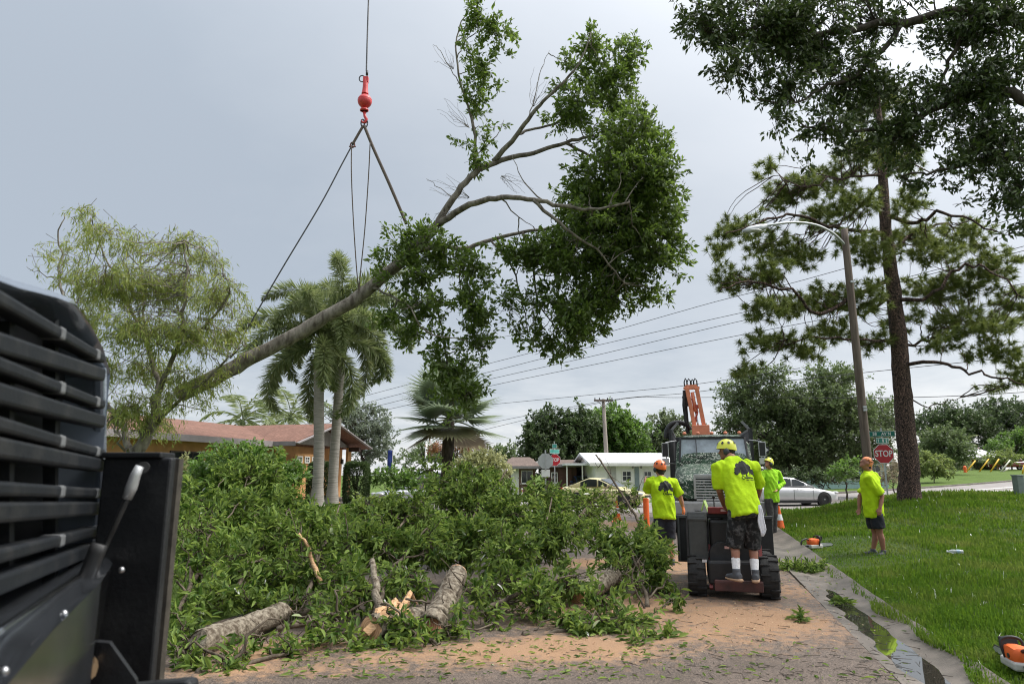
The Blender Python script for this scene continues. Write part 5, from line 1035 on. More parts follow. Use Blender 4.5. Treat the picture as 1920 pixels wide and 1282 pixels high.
# pickup at the far right
c_ = Vector((XatY(1896, 98, 2), 98, float(ground_h(71, 98)))); pk = empty('pickup_truck', c_, R(90), 'dark red pickup parked at the right edge, beyond the far lawn', 'pickup')
b = MB(); b.rings(interp_rings([(-2.8, .7, .45, .95), (-2.7, .92, .4, 1.08), (-1.3, .98, .38, 1.16), (1.0, .98, .38, 1.18), (2.75, .96, .42, 1.18), (2.8, .9, .5, 1.1)], 24, 6)); b.build('body', m_maroon, pk, smooth=50); b = MB(); b.rings(interp_rings([(-1.35, .85, 1.0, 1.15), (-.8, .78, 1.0, 1.75), (.0, .76, 1.0, 1.86), (.8, .78, 1.0, 1.84), (1.0, .82, 1.0, 1.2)], 20, 6)); b.build('cab', m_maroon, pk, smooth=50)
for s in (-1, 1):
    for y0, y1 in ((-.95, -.1), (0, .75)): p = MB(); p.add([(s * .865, y0, 1.25), (s * .865, y1, 1.25), (s * .80, y1, 1.72), (s * .80, y0 + (.25 if y0 < -.5 else 0), 1.72)], [(0, 1, 2, 3)]); p.build('side_window', m_cglass, pk)
    for y in (-1.85, 1.75): wheel(pk, (s * .86, y, .4), .4, .26)
    l = MB(); l.box((s * .7, -2.76, .9), (.35, .1, .2)); l.build('headlight', m_lamp, pk, bevel=.02)

# ---- tree crew truck facing the camera: local -y is its front
def camo():
    m, nt, N, L, b = _nt('camouflage_wrap'); tc = N.new('ShaderNodeTexCoord'); w = N.new('ShaderNodeTexNoise'); w.inputs['Scale'].default_value = 4.0; w.inputs['Detail'].default_value = 8; w.inputs['Roughness'].default_value = .75; w.inputs['Distortion'].default_value = 1.2; L.new(tc.outputs['Object'], w.inputs[0])
    r = N.new('ShaderNodeValToRGB'); L.new(w.outputs[0], r.inputs[0]); cr = r.color_ramp; cr.interpolation = 'LINEAR'
    for i, (p, c) in enumerate(((.36, (.006, .012, .008)), (.44, (.010, .045, .024)), (.51, (.03, .085, .05)), (.54, (.26, .28, .23)), (.57, (.02, .055, .03)), (.64, (.05, .10, .06)))):
        e = cr.elements[0] if i == 0 else cr.elements[1] if i == 5 else cr.elements.new(p); e.position = p; e.color = (*c, 1)
    f = N.new('ShaderNodeTexNoise'); f.inputs['Scale'].default_value = 9; f.inputs['Detail'].default_value = 4; f.inputs['Roughness'].default_value = .6; f.inputs['Distortion'].default_value = 2.0; L.new(tc.outputs['Object'], f.inputs[0])
    mr = N.new('ShaderNodeMapRange'); mr.inputs[1].default_value = .54; mr.inputs[2].default_value = .60; L.new(f.outputs[0], mr.inputs[0]); mx = N.new('ShaderNodeMix'); mx.data_type = 'RGBA'; L.new(mr.outputs[0], mx.inputs[0]); L.new(r.outputs[0], mx.inputs[6]); mx.inputs[7].default_value = (.40, .42, .36, 1)
    L.new(mx.outputs[2], b.inputs['Base Color']); b.inputs['Roughness'].default_value = .5; b.inputs['Specular IOR Level'].default_value = .2; return m
m_camo = camo(); TF = Vector((XatY(1347, 18.6, .8), 18.6, 0)); TF.z = float(base(TF.x, TF.y)) + .012
tk = empty('tree_truck', TF, -RA, 'green camouflage truck with orange boom facing the camera', 'truck')
b = MB(); b.rings(interp_rings([(.12, .92, .95, 1.42), (.22, 1.0, .9, 1.52), (.6, 1.06, .88, 1.66), (1.2, 1.12, .88, 1.82), (1.75, 1.12, .9, 1.93)], 28, 5)); b.build('hood', m_camo, tk, smooth=50)
b = MB(); b.rings(interp_rings([(1.72, 1.1, .7, 1.96), (1.95, 1.1, .7, 2.25), (2.2, 1.07, .7, 2.72), (2.6, 1.05, .7, 2.80), (3.4, 1.05, .7, 2.80), (3.6, 1.03, .7, 2.74)], 28, 7)); b.build('cab', m_camo, tk, smooth=50)
p = MB(); p.add([(-.94, 1.83, 1.98), (.94, 1.83, 1.98), (.9, 2.12, 2.66), (-.9, 2.12, 2.66)], [(0, 1, 2, 3)]); ws_ = p.build('windscreen', M('truck_glass', (.22, .26, .29), .06, var=.5, scale=1.1, spec=.9), tk)
f = MB(); f.beam((-.97, 1.82, 1.97), (.97, 1.82, 1.97), .05, .06); f.beam((-.93, 2.11, 2.68), (.93, 2.11, 2.68), .05, .05)
for s in (-1, 1): f.beam((s * .97, 1.82, 1.95), (s * .92, 2.11, 2.69), .05, .05)
f.beam((-.46, 1.80, 2.0), (-.48, 2.1, 2.67), .02, .02); f.build('screen_frame', m_black, ws_)
for s in (-1, 1): w_ = MB(); w_.beam((s * .1, 1.79, 2.02), (s * .7, 1.83, 2.14), .02, .02); w_.build('wiper', m_black, ws_)
d_ = MB(); d_.box((-.25, 2.0, 2.02), (.5, .12, .05)); d_.box((-.3, 2.02, 2.06), (.4, .08, .05)); d_.build('dashboard_clutter', m_porg, tk, bevel=.01)
gr = MB(); gr.box((0, .16, 1.24), (1.1, .06, .62)); go_ = gr.build('grille', m_black, tk)
fr = MB(); fr.box((0, .11, 1.57), (1.2, .08, .07)); fr.box((0, .11, .93), (1.1, .08, .06))
for s in (-1, 1): fr.box((s * .58, .11, 1.25), (.06, .08, .6))
fr.build('grille_frame', m_rim, go_, bevel=.01)
for k in range(8): q = MB(); q.box((0, .11, 1.0 + k * .073), (1.1, .04, .032)); q.build('grille_bar', M('grille_silver', (.55, .56, .56), .35, metal=.5) if k == 0 else bpy.data.materials['grille_silver'], go_)
q = MB(); q.box((.02, .08, 1.42), (.34, .02, .12)); q.build('badge', M('badge_amber', (.34, .2, .12), .5), go_)
for s in (-1, 1):
    l = MB(); l.ell((s * .84, .3, 1.2), (.2, .16, .16), 14, 8); l.build('headlight', m_lamp, tk, smooth=True)
    l = MB(); l.box((s * .98, .5, 1.05), (.14, .2, .2)); l.build('turn_signal', m_org, tk, bevel=.02)
    a = MB(); a.tube([(s * 1.05, 2.2, 1.9), (s * 1.35, 1.95, 1.95), (s * 1.36, 1.95, 2.55), (s * 1.05, 2.2, 2.6)], .02, n=6); a.box((s * 1.38, 1.95, 2.32), (.2, .1, .42)); a.box((s * 1.38, 1.94, 1.98), (.2, .1, .18)); mo = a.build('door_mirror', m_rim, tk, bevel=.008); a = MB(); a.box((s * 1.38, 1.893, 2.32), (.16, .012, .38)); a.build('mirror_shell', m_black, mo)
    sw = MB(); sw.add([(s * 1.113, 2.2, 1.98), (s * 1.113, 3.1, 1.98), (s * 1.085, 3.1, 2.6), (s * 1.085, 2.42, 2.6)], [(0, 1, 2, 3)]); sw.build('side_window', m_cglass, tk)
    wheel(tk, (s * 1.0, 1.05, .5), .5, .3, spokes=6); wheel(tk, (s * .98, 6.2, .5), .5, .5, spokes=6)
    fd = MB(); fd.lathe([(.62, -.16), (.64, 0), (.62, .16)], 20, (s * 1.0, 1.05, .52), 'X', cap=False); fd.build('fender', m_black, tk, smooth=True)
bu = MB(); bu.box((0, .06, .72), (2.36, .2, .34)); bu.box((0, .0, .72), (1.9, .1, .28)); bu.build('bumper', M('bumper_grey', (.36, .36, .355), .45, metal=.2, var=.15), tk, bevel=.03)
ch = MB(); ch.box((0, 4.6, .72), (.86, 7.2, .22)); ch.build('chassis', m_dark, tk)
for k in range(5): q = MB(); q.ell((-.8 + .4 * k, 2.35, 2.83), (.06, .05, .05), 8, 5); q.build('marker_light', m_org, tk, smooth=True)
bx_ = MB(); bx_.box((-1.22, 6.3, 2.0), (.06, 4.8, 2.1)); bx_.box((1.22, 6.3, 2.0), (.06, 4.8, 2.1)); bx_.box((0, 8.7, 2.0), (2.5, .06, 2.1)); bx_.box((0, 6.3, .96), (2.5, 4.8, .06)); bx_.box((0, 3.93, 1.5), (2.38, .06, 1.1)); db = bx_.build('dump_box', M('box_grey', (.06, .062, .065), .55, metal=.2, var=.3, scale=2), tk, bevel=.01)
for s in (-1, 1):
    for y in (3.95, 5.1, 6.3, 7.5, 8.6): q = MB(); q.box((s * 1.28, y, 2.0), (.07, .1, 2.14)); q.build('stake', m_dark, db)
    q = MB(); q.beam((s * 1.22, 3.95, 3.03), (s * 1.0, 3.95, 3.28), .08, .08); q.beam((s * 1.22, 3.95, 3.0), (s * 1.22, 8.6, 3.05), .09, .08); q.build('top_rail', M('rail_grey', (.22, .22, .23), .4, metal=.5), db)
# the boom stands behind the cab
def tkp(px, py, dy=5.0):
    """a point of the truck's local space seen at a pixel"""
    p = P(px, py, TF.y + dy * math.cos(RA)) - TF; return Vector((p.x * math.cos(RA) - p.y * math.sin(RA), p.x * math.sin(RA) + p.y * math.cos(RA), p.z))
bo = MB(); a_, b_ = tkp(1298, 822), tkp(1330, 806)
bo.box(((a_.x + b_.x) / 2, a_.y, (a_.z + b_.z) / 2 - .3), (b_.x - a_.x, .6, (b_.z - a_.z) + .9)); bm_ = bo.build('boom', m_org, tk, bevel=.02)
for x0, x1 in ((1304, 1288), (1322, 1306)):
    q = MB(); q.beam(tkp(x0, 808), tkp(x1, 727), .135, .2, up=(0, 1, 0)); q.build('boom_beam', m_org, bm_, bevel=.012)
q = MB(); q.beam(tkp(1282, 728), tkp(1311, 727), .12, .1); q.beam(tkp(1284, 724), tkp(1306, 723), .1, .08); q.build('boom_head', m_org, bm_, bevel=.01)
q = MB(); q.beam(tkp(1302, 762), tkp(1310, 762), .12, .12); q.beam(tkp(1299, 746), tkp(1306, 770), .08, .1); q.beam(tkp(1301, 800), tkp(1308, 770), .06); q.build('boom_bracket', M('bracket_red', (.42, .06, .03), .5), bm_)
q = MB(); q.tube([tkp(1304, 770), tkp(1312, 815)], .03, n=8); q.build('cylinder_rod', m_chrome, bm_, smooth=True); q = MB(); q.tube([tkp(1298, 735), tkp(1304, 772)], .06, n=8); q.build('cylinder', m_org, bm_, smooth=True)
q = MB(); q.beam(tkp(1283, 732, 5.4), tkp(1290, 812, 5.4), .12, .16, up=(0, 1, 0)); q.beam(tkp(1284, 742, 5.3), tkp(1288, 762, 5.3), .2, .12, up=(0, 1, 0)); q.build('folded_arm', m_dark, bm_)
for i, x in enumerate((1285, 1291, 1298, 1303)):
    q = MB(); s = 3.2 + (i % 2); q.tube([tkp(x - s * .5, 724), tkp(x - s * .7, 716), tkp(x, 709 + i % 3), tkp(x + s * .8, 714), tkp(x + s, 724)], .022, n=6); q.build('hydraulic_hose', m_black, bm_, smooth=True)
for i in range(3): q = MB(); q.tube([tkp(1281 + i, 732), tkp(1280 + i * 1.5, 760), tkp(1284 + i, 790), tkp(1292, 806)], .02, n=5); q.build('hydraulic_hose', m_black, bm_, smooth=True)
q = MB(); q.tube(smooth_line([tuple(tkp(x, y, 6.2)) for x, y in ((1249, 822), (1251, 806), (1259, 795), (1272, 792), (1287, 796), (1294, 806))], 4), .09, n=10); q.build('bent_chute', m_dark, bm_, smooth=True)

# ---- crane truck nose at the left edge: local +x is its front, y to its left side (away from the camera)
gR = P(188, 760, 2.35); gL = P(-40, 760, 1.35)      # far and near edge of the grille
gd_ = Vector((gR.x - gL.x, gR.y - gL.y, 0)); ga = math.atan2(gd_.y, gd_.x); gw = gd_.length
ct = empty('crane_truck', (gR.x, gR.y, 0), ga - R(90), 'dark blue-grey crane truck whose black grille fills the left edge', 'truck')
def ctp(px, py, off=0.0):
    """pixel -> local point on the grille plane, shifted off metres forward"""
    u, v = (px - 960) / FPX, (641 - py) / FPX; d = Vector((u, CT - v * ST, ST + v * CT)); n = Vector((gd_.y, -gd_.x, 0)).normalized(); p0 = Vector((gR.x, gR.y, 0)) + n * off; c0 = Vector((0, 0, CAMZ)); t = (p0 - c0).dot(n) / d.dot(n); p = c0 + d * t - Vector((gR.x, gR.y, 0))
    a = ga - R(90); return Vector((p.x * math.cos(a) + p.y * math.sin(a), -p.x * math.sin(a) + p.y * math.cos(a), p.z))
m_hood = M('hood_paint', (.16, .19, .24), .25, metal=.3, var=.12, scale=2, coat=.8); m_grl = M('grille_black', (.009, .011, .014), .55, scale=9, col2=(.035, .035, .034), lo=.48, hi=.85, spec=.3, bump=.08, bscale=80); m_bump = M('bumper_steel', (.22, .24, .27), .16, metal=.9, var=.3, scale=3); m_post = M('post_black', (.009, .010, .012), .5, scale=5, col2=(.032, .033, .034), lo=.5, hi=.8, bump=.12, bscale=60)
zt_, zb_ = ctp(150, 640).z, ctp(150, 1150).z; WID = 2.0      # grille height on the truck
zr_ = ctp(120, 590).z; b = MB(); b.add([(-.10, .0, zb_ - .1), (-.10, -WID, zb_ - .1), (-.10, -WID, zr_), (-.10, 0, zt_)], [(0, 1, 2, 3)]); b.build('radiator', M('radiator_dark', (.008, .009, .011), .7), ct)
TOPC = [(188, 700), (175, 655), (150, 610), (120, 570), (80, 556), (40, 546), (5, 538), (-60, 515)]
hb_ = []
for i, (x, y) in enumerate(TOPC):
    p = ctp(x, y); q = ctp(x + 2, y - 28, .0); hb_.append((p, q))
ring = []
for i, (p, q) in enumerate(hb_):
    h = p.z - zt_; ring.append([p + Vector((.012, 0, -.012)), p + Vector((.03, 0, .0)), p + Vector((.018, .0, .016)), p + Vector((-.05, .015, .034)), p + Vector((-.35, .03, .045)), p + Vector((-1.3, .05, .05)), p + Vector((-1.3, .04, .0)), p + Vector((-.1, 0, -.02))])
p0 = ring[0]; side = [[Vector((v.x, v.y + .02, max(.62, v.z - .25 - k * .22))) for v in p0] for k in range(4, -1, -1)]
hd_ = MB(); hd_.rings(side + ring + [[v + Vector((0, -.55, 0)) for v in ring[-1]]], cap=False); hd_.build('hood', m_hood, ct, smooth=60)
SL = [(600, 655, 570, 626), (655, 690, 640, 668), (700, 722, 690, 712), (757, 767, 748, 755), (800, 810, 792, 800), (853, 850, 838, 838), (905, 890, 892, 878), (925, 918, 915, 905), (958, 945, 945, 935), (1040, 1000, 1025, 988), (1095, 1030, 1075, 1020)]
for i, (yl, yr, _a, _b) in enumerate([(570, 672, 0, 0), (648, 702, 0, 0), (690, 758, 0, 0), (742, 790, 0, 0), (800, 850, 0, 0), (842, 872, 0, 0), (917, 925, 0, 0), (960, 952, 0, 0), (1038, 992, 0, 0), (1090, 1022, 0, 0)]):
    a, b2 = ctp(0, yl, .02), ctp(182, yr, .02); d = (b2 - a); a2 = a - d * .8; q = MB(); hgt = (.03, .042)[i % 2]
    for s0, s1 in ((a2, b2),): q.beam(s0, s1, .05, hgt)
    so = q.build('grille_slat', m_grl, ct, bevel=.008)
    if i % 2 == 0 and i < 9:
        for f in (.42, .88):
            c = a + d * f; q = MB(); q.beam(c - d * .022, c + d * .022, .055, hgt * 1.06); q.build('slat_clip', M('clip_grey', (.14, .145, .15), .4) if 'clip_grey' not in bpy.data.materials else bpy.data.materials['clip_grey'], so, bevel=.006)
for x in (8, 95, 183): a, b2 = ctp(x, 1080, -.02), ctp(x, 600 if x < 100 else 690, -.02); q = MB(); q.beam(a, b2, .03, .03, up=(1, 0, 0)); q.build('grille_upright', m_grl, ct)
fr_ = MB(); a, b2 = ctp(187, 985, .01), ctp(187, 690, .01); fr_.beam(a, b2, .05, .035, up=(1, 0, 0)); fr_.build('grille_surround', m_hood, ct, bevel=.01)
# bumper below the grille
bl = [(190, 1040, 1090), (150, 1075, 1130), (100, 1110, 1180), (50, 1145, 1240), (0, 1180, 1300), (-60, 1225, 1380)]; rings = []
for x, y0, y1 in bl:
    a, b2 = ctp(x, y0, .05), ctp(x, y1, .16); rings.append([a + Vector((-.15, 0, .0)), a + Vector((0, 0, .02)), a * .6 + b2 * .4 + Vector((.03, 0, 0)), b2, b2 + Vector((0, 0, -.28)), b2 + Vector((-.25, 0, -.3))])
q = MB(); q.rings(rings); bo2 = q.build('bumper', m_bump, ct, smooth=50)
q = MB(); q.tube([ctp(x, y0 + 4, .075) for x, y0, y1 in bl], .010, n=8); q.build('bumper_trim', m_chrome, bo2, smooth=True)
q = MB(); n4 = [ctp(x, y, .135) for x, y in ((58, 1205), (88, 1180), (94, 1196), (84, 1262), (52, 1310))]; q.add(n4, [tuple(range(5))]); q.build('lamp_recess', m_black, bo2)
for x, y in ((8, 1258), (20, 1290), (120, 1150)): q = MB(); q.ell(ctp(x, y, .15), (.008, .008, .008), 8, 6); q.build('bumper_bolt', m_rim, bo2, smooth=True)
# folded stabiliser post beside the bumper, held to the truck by a bracket
pp0, pp1 = P(247, 1300, 2.3), P(247, 858, 2.3); wdt = m_px(122, 2.3); a = ga - R(90)
def w2l(p): p = p - Vector((gR.x, gR.y, 0)); return Vector((p.x * math.cos(a) + p.y * math.sin(a), -p.x * math.sin(a) + p.y * math.cos(a), p.z))
L0, L1 = w2l(pp0), w2l(pp1); q = MB(); q.box(((L0.x + L1.x) / 2, (L0.y + L1.y) / 2, (L1.z + .35) / 2), (wdt * 1.02, .07, L1.z - .35), rz=-a); so = q.build('stabiliser_post', m_post, ct, bevel=.008)
q = MB(); q.box((L1.x, L1.y, L1.z + .008), (wdt * 1.1, .1, .018), rz=-a); q.build('post_cap', m_post, so, bevel=.004)
e = w2l(P(318, 1070, 2.2)); q = MB(); q.box((e.x, e.y, (L1.z + .35) / 2), (.012, .03, L1.z - .36), rz=-a); q.build('post_edge', M('edge_worn', (.05, .043, .034), .6, var=.4, scale=20), so)
cb = [w2l(P(x, y, 2.14)) for x, y in ((262, 874), (254, 890), (247, 912), (238, 935), (215, 985), (190, 1040))]
q = MB(); q.tube(cb[:4], [.012, .015, .017, .014], n=10); q.build('cable_fitting', M('fitting_grey', (.42, .43, .44), .35, metal=.4), so, smooth=True); q = MB(); q.tube(smooth_line(cb[3:] + [w2l(P(120, 1200, 2.0))], 5), .009, n=8); q.build('cable', m_black, so, smooth=True); q = MB(); c = w2l(P(269, 876, 2.19)); q.lathe([(.018, -.01), (.018, .01)], 14, c, 'Y'); q.build('hole_rim', m_black, so)
c = w2l(P(228, 1068, 2.17)); q = MB(); q.ell(c, (.010, .010, .010), 10, 6); q.build('bolt', m_rim, so, smooth=True)
q = MB(); P3 = [w2l(P(x, y, 1.95)) for x, y in ((165, 1300), (120, 1240), (150, 1200), (205, 1205), (255, 1275), (262, 1310))]; n_ = len(P3); off = Vector((.0, .03, 0)); q.add(P3 + [p + off for p in P3], [tuple(range(n_)), tuple(range(2 * n_ - 1, n_ - 1, -1))] + [(i, (i + 1) % n_, n_ + (i + 1) % n_, n_ + i) for i in range(n_)]); q.build('bracket', m_post, ct)
c = w2l(P(146, 1253, 1.92)); q = MB(); q.tube([c, c + Vector((.03, -.045, 0))], [.028, .026], n=6); q.tube([c + Vector((0, .01, 0)), c + Vector((.01, -.012, 0))], [.04, .04], n=16); q.build('pivot_bolt', M('brass_bolt', (.32, .22, .14), .4, metal=.8), ct, smooth=40)
st_ = [w2l(P(x, y, 2.0)) for x, y in ((186, 1020), (150, 1110), (100, 1190), (60, 1290))]; q = MB(); q.tube(smooth_line(st_, 4), .022, n=6, sy=.5); q.build('strap', m_black, ct, smooth=True)
q = MB(); c = w2l(P(345, 1282, 2.1)); q.beam(c + Vector((-.2, .1, -.03)), c + Vector((.03, -.02, 0)), .06, .04); q.build('foot_plate', m_post, ct, bevel=.015)
# the rest of the truck, behind and left of the picture
q = MB(); q.box((-2.3, -1.15, 1.75), (1.9, 2.3, 1.9)); q.build('cab', m_hood, ct, bevel=.12); q = MB(); q.box((-1.36, -1.15, 2.25), (.03, 2.0, .75)); q.build('windscreen', m_cglass, ct); q = MB(); q.box((-4.5, -1.15, .85), (8.5, .9, .35)); q.build('chassis', m_dark, ct)
for yy in (-.05, -2.25):
    for xx in (-1.2, -6.2): wo_ = wheel(ct, (0, 0, 0), .52, .32, spokes=6); wo_.location = (xx, yy, .53); wo_.rotation_euler = (0, 0, R(90))
q = MB(); q.box((-5.5, -1.15, 1.25), (5.6, 2.3, .35)); q.box((-4.2, -1.15, 2.0), (1.3, 1.3, 1.4)); q.build('crane_deck', m_dark, ct, bevel=.03); q = MB(); q.beam((-4.2, -1.15, 2.6), (-6.0, -1.5, 11.5), .55, .6); q.build('crane_boom', m_org, ct, bevel=.03)
# ================================================================== PEOPLE AND THE MACHINE
from mathutils import noise as mnoise
m_hivis = M('hivis_yellow', (.44, .66, .015), .8, var=.16, scale=4, spec=.15, bump=.9, bscale=9)
m_hivis2 = M('hivis_lime', (.33, .66, .03), .8, var=.16, scale=4, spec=.15, bump=.9, bscale=9)
m_skin = M('skin', (.42, .20, .125), .55, var=.12, scale=14); m_skin2 = M('skin_tan', (.30, .135, .085), .55, var=.12, scale=14); m_hair = M('dark_hair', (.018, .013, .010), .7); m_navy = M('navy_shorts', (.012, .014, .022), .85, var=.3, scale=12, bump=.3, bscale=30); m_slate = M('slate_trousers', (.05, .048, .046), .85, var=.3, scale=10, bump=.3, bscale=30)
m_cam2 = M('camouflage_cloth', (.008, .009, .010), .9, scale=15, col2=(.115, .115, .118), bump=.3, bscale=30, lo=.5, hi=.68); m_sock = M('white_sock', (.72, .72, .73), .9, var=.1, scale=30, bump=.4, bscale=60); m_shoe = M('grey_shoe', (.07, .075, .085), .8, var=.3); m_sole = M('gum_sole', (.42, .27, .17), .7); m_ink = M('black_ink', (.012, .014, .012), .8); m_hy = M('helmet_yellow', (.74, .76, .07), .35, var=.05, coat=.3); m_ho = M('helmet_orange', (.82, .17, .035), .35, var=.06, coat=.3); m_towel = M('white_towel', (.7, .71, .76), .9, bump=.4, bscale=40)
m_glove = M('orange_glove', (.72, .20, .07), .8, var=.2)
def remesh(name, mb, mat, parent, vox=.012, smooth=4, wr=0.0, wscale=(9, 9, 5), seed=0.0):
    """fuse the overlapping pieces into one continuous skin, then relax it"""
    me = bpy.data.meshes.new('tmp'); me.from_pydata([tuple(v) for v in mb.v], [], mb.f); bm = bmesh.new(); bm.from_mesh(me); bmesh.ops.recalc_face_normals(bm, faces=bm.faces); bm.to_mesh(me); bm.free()
    o = bpy.data.objects.new('tmp', me); r = o.modifiers.new('r', 'REMESH'); r.mode = 'VOXEL'; r.voxel_size = vox
    if smooth: s = o.modifiers.new('s', 'SMOOTH'); s.iterations = smooth; s.factor = .5
    m2 = baked(o); m2.name = name; m2.materials.clear(); m2.materials.append(mat)
    if wr:
        n = len(m2.vertices); co = np.empty(n * 3, np.float32); no = np.empty(n * 3, np.float32); m2.vertices.foreach_get('co', co); m2.vertices.foreach_get('normal', no); co = co.reshape(-1, 3); no = no.reshape(-1, 3); f = np.empty((n, 1), np.float32)
        for i, c in enumerate(co.tolist()):
            q = Vector((c[0] * wscale[0], c[1] * wscale[1], c[2] * wscale[2] + c[0] * 5 + seed)); f[i] = 1 - abs(mnoise.noise(q)) * 2.0 + .5 * mnoise.noise(q * 2.3)
        m2.vertices.foreach_set('co', (co + no * wr * f).astype(np.float32).ravel()); m2.update()
    m2.polygons.foreach_set('use_smooth', [True] * len(m2.polygons)); o = bpy.data.objects.new(name, m2); COL.objects.link(o); o.parent = parent; return o
def lim(mb, pts, rad, n=12): mb.tube([tuple(p) for p in pts], rad, n=n)
def body_rings(mb, st, side, fwd, n=20, sq=2.6):
    rings = []
    for c, hw, hd in st:
        ring = []
        for j in range(n):
            a = 2 * math.pi * j / n; x, y = math.cos(a), math.sin(a); k = (abs(x) ** sq + abs(y) ** sq) ** (-1 / sq); ring.append(Vector(c) + side * hw * x * k + fwd * hd * y * k)
        rings.append(ring)
    mb.rings(rings)
def hand(mb, w, d, palm_n, s, curl=.6):
    """palm, four bent fingers and a thumb; d = direction of the hand, palm_n = way the palm faces"""
    d = d.normalized(); x = palm_n - d * palm_n.dot(d); x.normalize(); y = d.cross(x) * s
    body_rings(mb, [(w - d * .02, .03, .022), (w + d * .03, .04, .019), (w + d * .085, .043, .016)], y, x, 12, 3)
    for i, (o, l) in enumerate(((-.030, .068), (-.010, .078), (.011, .072), (.031, .056))):
        p = w + d * .085 + y * o; q = p + d * l * .5 * (1 - curl * .2) + x * l * .5 * curl * .5; r = q + d * l * .3 * (1 - curl * .7) + x * l * .4 * curl; e = r + d * l * .22 * (.6 - curl) + x * l * .3 * curl; lim(mb, [p - d * .02, p, q, r, e], [.009, .0095, .009, .0085, .007], 8)
    p = w + d * .025 - y * .035; lim(mb, [w + d * .01 - y * .015, p, p + d * .035 - y * .02 + x * .015, p + d * .065 - y * .018 + x * .03], [.014, .0135, .011, .008], 8)
def person(label, root, J, face, up=Vector((0, 0, 1)), skin=None, shirt=None, sleeve='short', legs='shorts', leg_m=None, shoe_m=None, socks=False, helmet=None, glove=None, logo=True, hair=True, build=1.0, seed=0, gloveside=''):
    root = Vector(root); t = empty('person', root, 0, label, 'person'); J = {k: Vector(v) - root for k, v in J.items()}; skin = skin or m_skin
    side = (J['sR'] - J['sL']).normalized(); spine = (J['neck'] - J['hip']).normalized(); fwd = spine.cross(side).normalized() * -1
    if fwd.dot(J['fwd'] + root) < 0: fwd = -fwd
    face = Vector(face).normalized(); up = (Vector(up) - face * Vector(up).dot(face)).normalized(); hs = face.cross(up); H = J['head']; b = build
    mb = MB(); rot = Matrix((hs, face, up)).transposed()
    mb.ell(H + up * .015, (.075, .095, .108), 16, 12, rot); mb.ell(H + face * .032 - up * .062, (.055, .058, .052), 12, 8, rot); mb.tube([H + face * .085 + up * .02, H + face * .108 - up * .018, H + face * .088 - up * .032], [.010, .016, .012], n=8); mb.ell(H + face * .072 + up * .035, (.05, .022, .012), 10, 6, rot); mb.ell(H + face * .086 - up * .062, (.024, .012, .008), 8, 6, rot); mb.ell(H + face * .074 - up * .096, (.026, .02, .018), 8, 6, rot)
    for s in (-1, 1): mb.ell(H + hs * s * .078 - face * .005 - up * .005, (.012, .022, .034), 8, 6, rot)
    lim(mb, [J['neck'] - spine * .08, J['neck'], H - up * .07 - face * .01], [.075 * b, .06 * b, .056])
    body_rings(mb, [(J['hip'] - spine * .06, .15 * b, .105 * b), (J['hip'], .165 * b, .12 * b), (J['hip'] * .6 + J['neck'] * .4, .15 * b, .12 * b), (J['hip'] * .25 + J['neck'] * .75, .165 * b, .12 * b), (J['neck'] - spine * .06, .12 * b, .08 * b)], side, fwd)
    for s in 'LR':
        lim(mb, [J['neck'] * .4 + J['s' + s] * .6, J['s' + s], J['s' + s] * .5 + J['e' + s] * .5, J['e' + s], J['e' + s] * .6 + J['w' + s] * .4, J['w' + s]], [.06, .06 * b, .052 * b, .043, .042, .029]); d = J['w' + s] - J['e' + s]; hand(mb, J['w' + s], J.get('d' + s, d + root) - (root if 'd' + s in J else root) if False else d, -side * (1 if s == 'R' else -1) + fwd * .4, 1 if s == 'R' else -1, .55)
        lim(mb, [J['h' + s], J['h' + s] * .5 + J['k' + s] * .5, J['k' + s], J['k' + s] * .72 + J['a' + s] * .28 - fwd * .012, J['a' + s] * .85 + J['k' + s] * .15, J['a' + s]], [.085 * b, .075 * b, .056, .058, .038, .036])
        tt = J['t' + s]; lim(mb, [J['a' + s] - (tt - J['a' + s]) * .25 - Vector((0, 0, .03)), J['a' + s] * .5 + tt * .5 - Vector((0, 0, .012)), tt], [.035, .038, .022])
    remesh('body', mb, skin, t, .0118, 2)
    # clothing follows the body
    mb = MB(); st = [(J['hip'] - spine * .13, .185 * b, .14 * b), (J['hip'] - spine * .02, .188 * b, .145 * b), (J['hip'] * .6 + J['neck'] * .4, .182 * b, .145 * b), (J['hip'] * .28 + J['neck'] * .72, .195 * b, .142 * b), (J['neck'] - spine * .085, .165 * b, .105 * b), (J['neck'] - spine * .03, .09 * b, .078 * b), (J['neck'] - spine * .005, .072 * b, .066 * b)]
    body_rings(mb, st, side, fwd, 24)
    for s in 'LR':
        S, El, Wr = J['s' + s], J['e' + s], J['w' + s]
        pts = [J['neck'] * .45 + S * .55 - spine * .03, S, S * .55 + El * .45, S * .12 + El * .88] if sleeve == 'short' else [J['neck'] * .45 + S * .55 - spine * .03, S, S * .5 + El * .5, El, El * .5 + Wr * .5, El * .08 + Wr * .92]
        lim(mb, pts, [.085, .083 * b, .082, .084] if sleeve == 'short' else [.085, .083, .07, .062, .056, .046], 14)
    so = remesh('shirt', mb, shirt or m_hivis, t, .012, 4, wr=.017, wscale=(7, 7, 4.5), seed=seed)
    mb = MB(); body_rings(mb, [(J['hip'] + spine * .05, .17 * b, .13 * b), (J['hip'] - spine * .1, .178 * b, .138 * b), (J['hip'] - spine * .16, .165 * b, .12 * b)], side, fwd, 20)
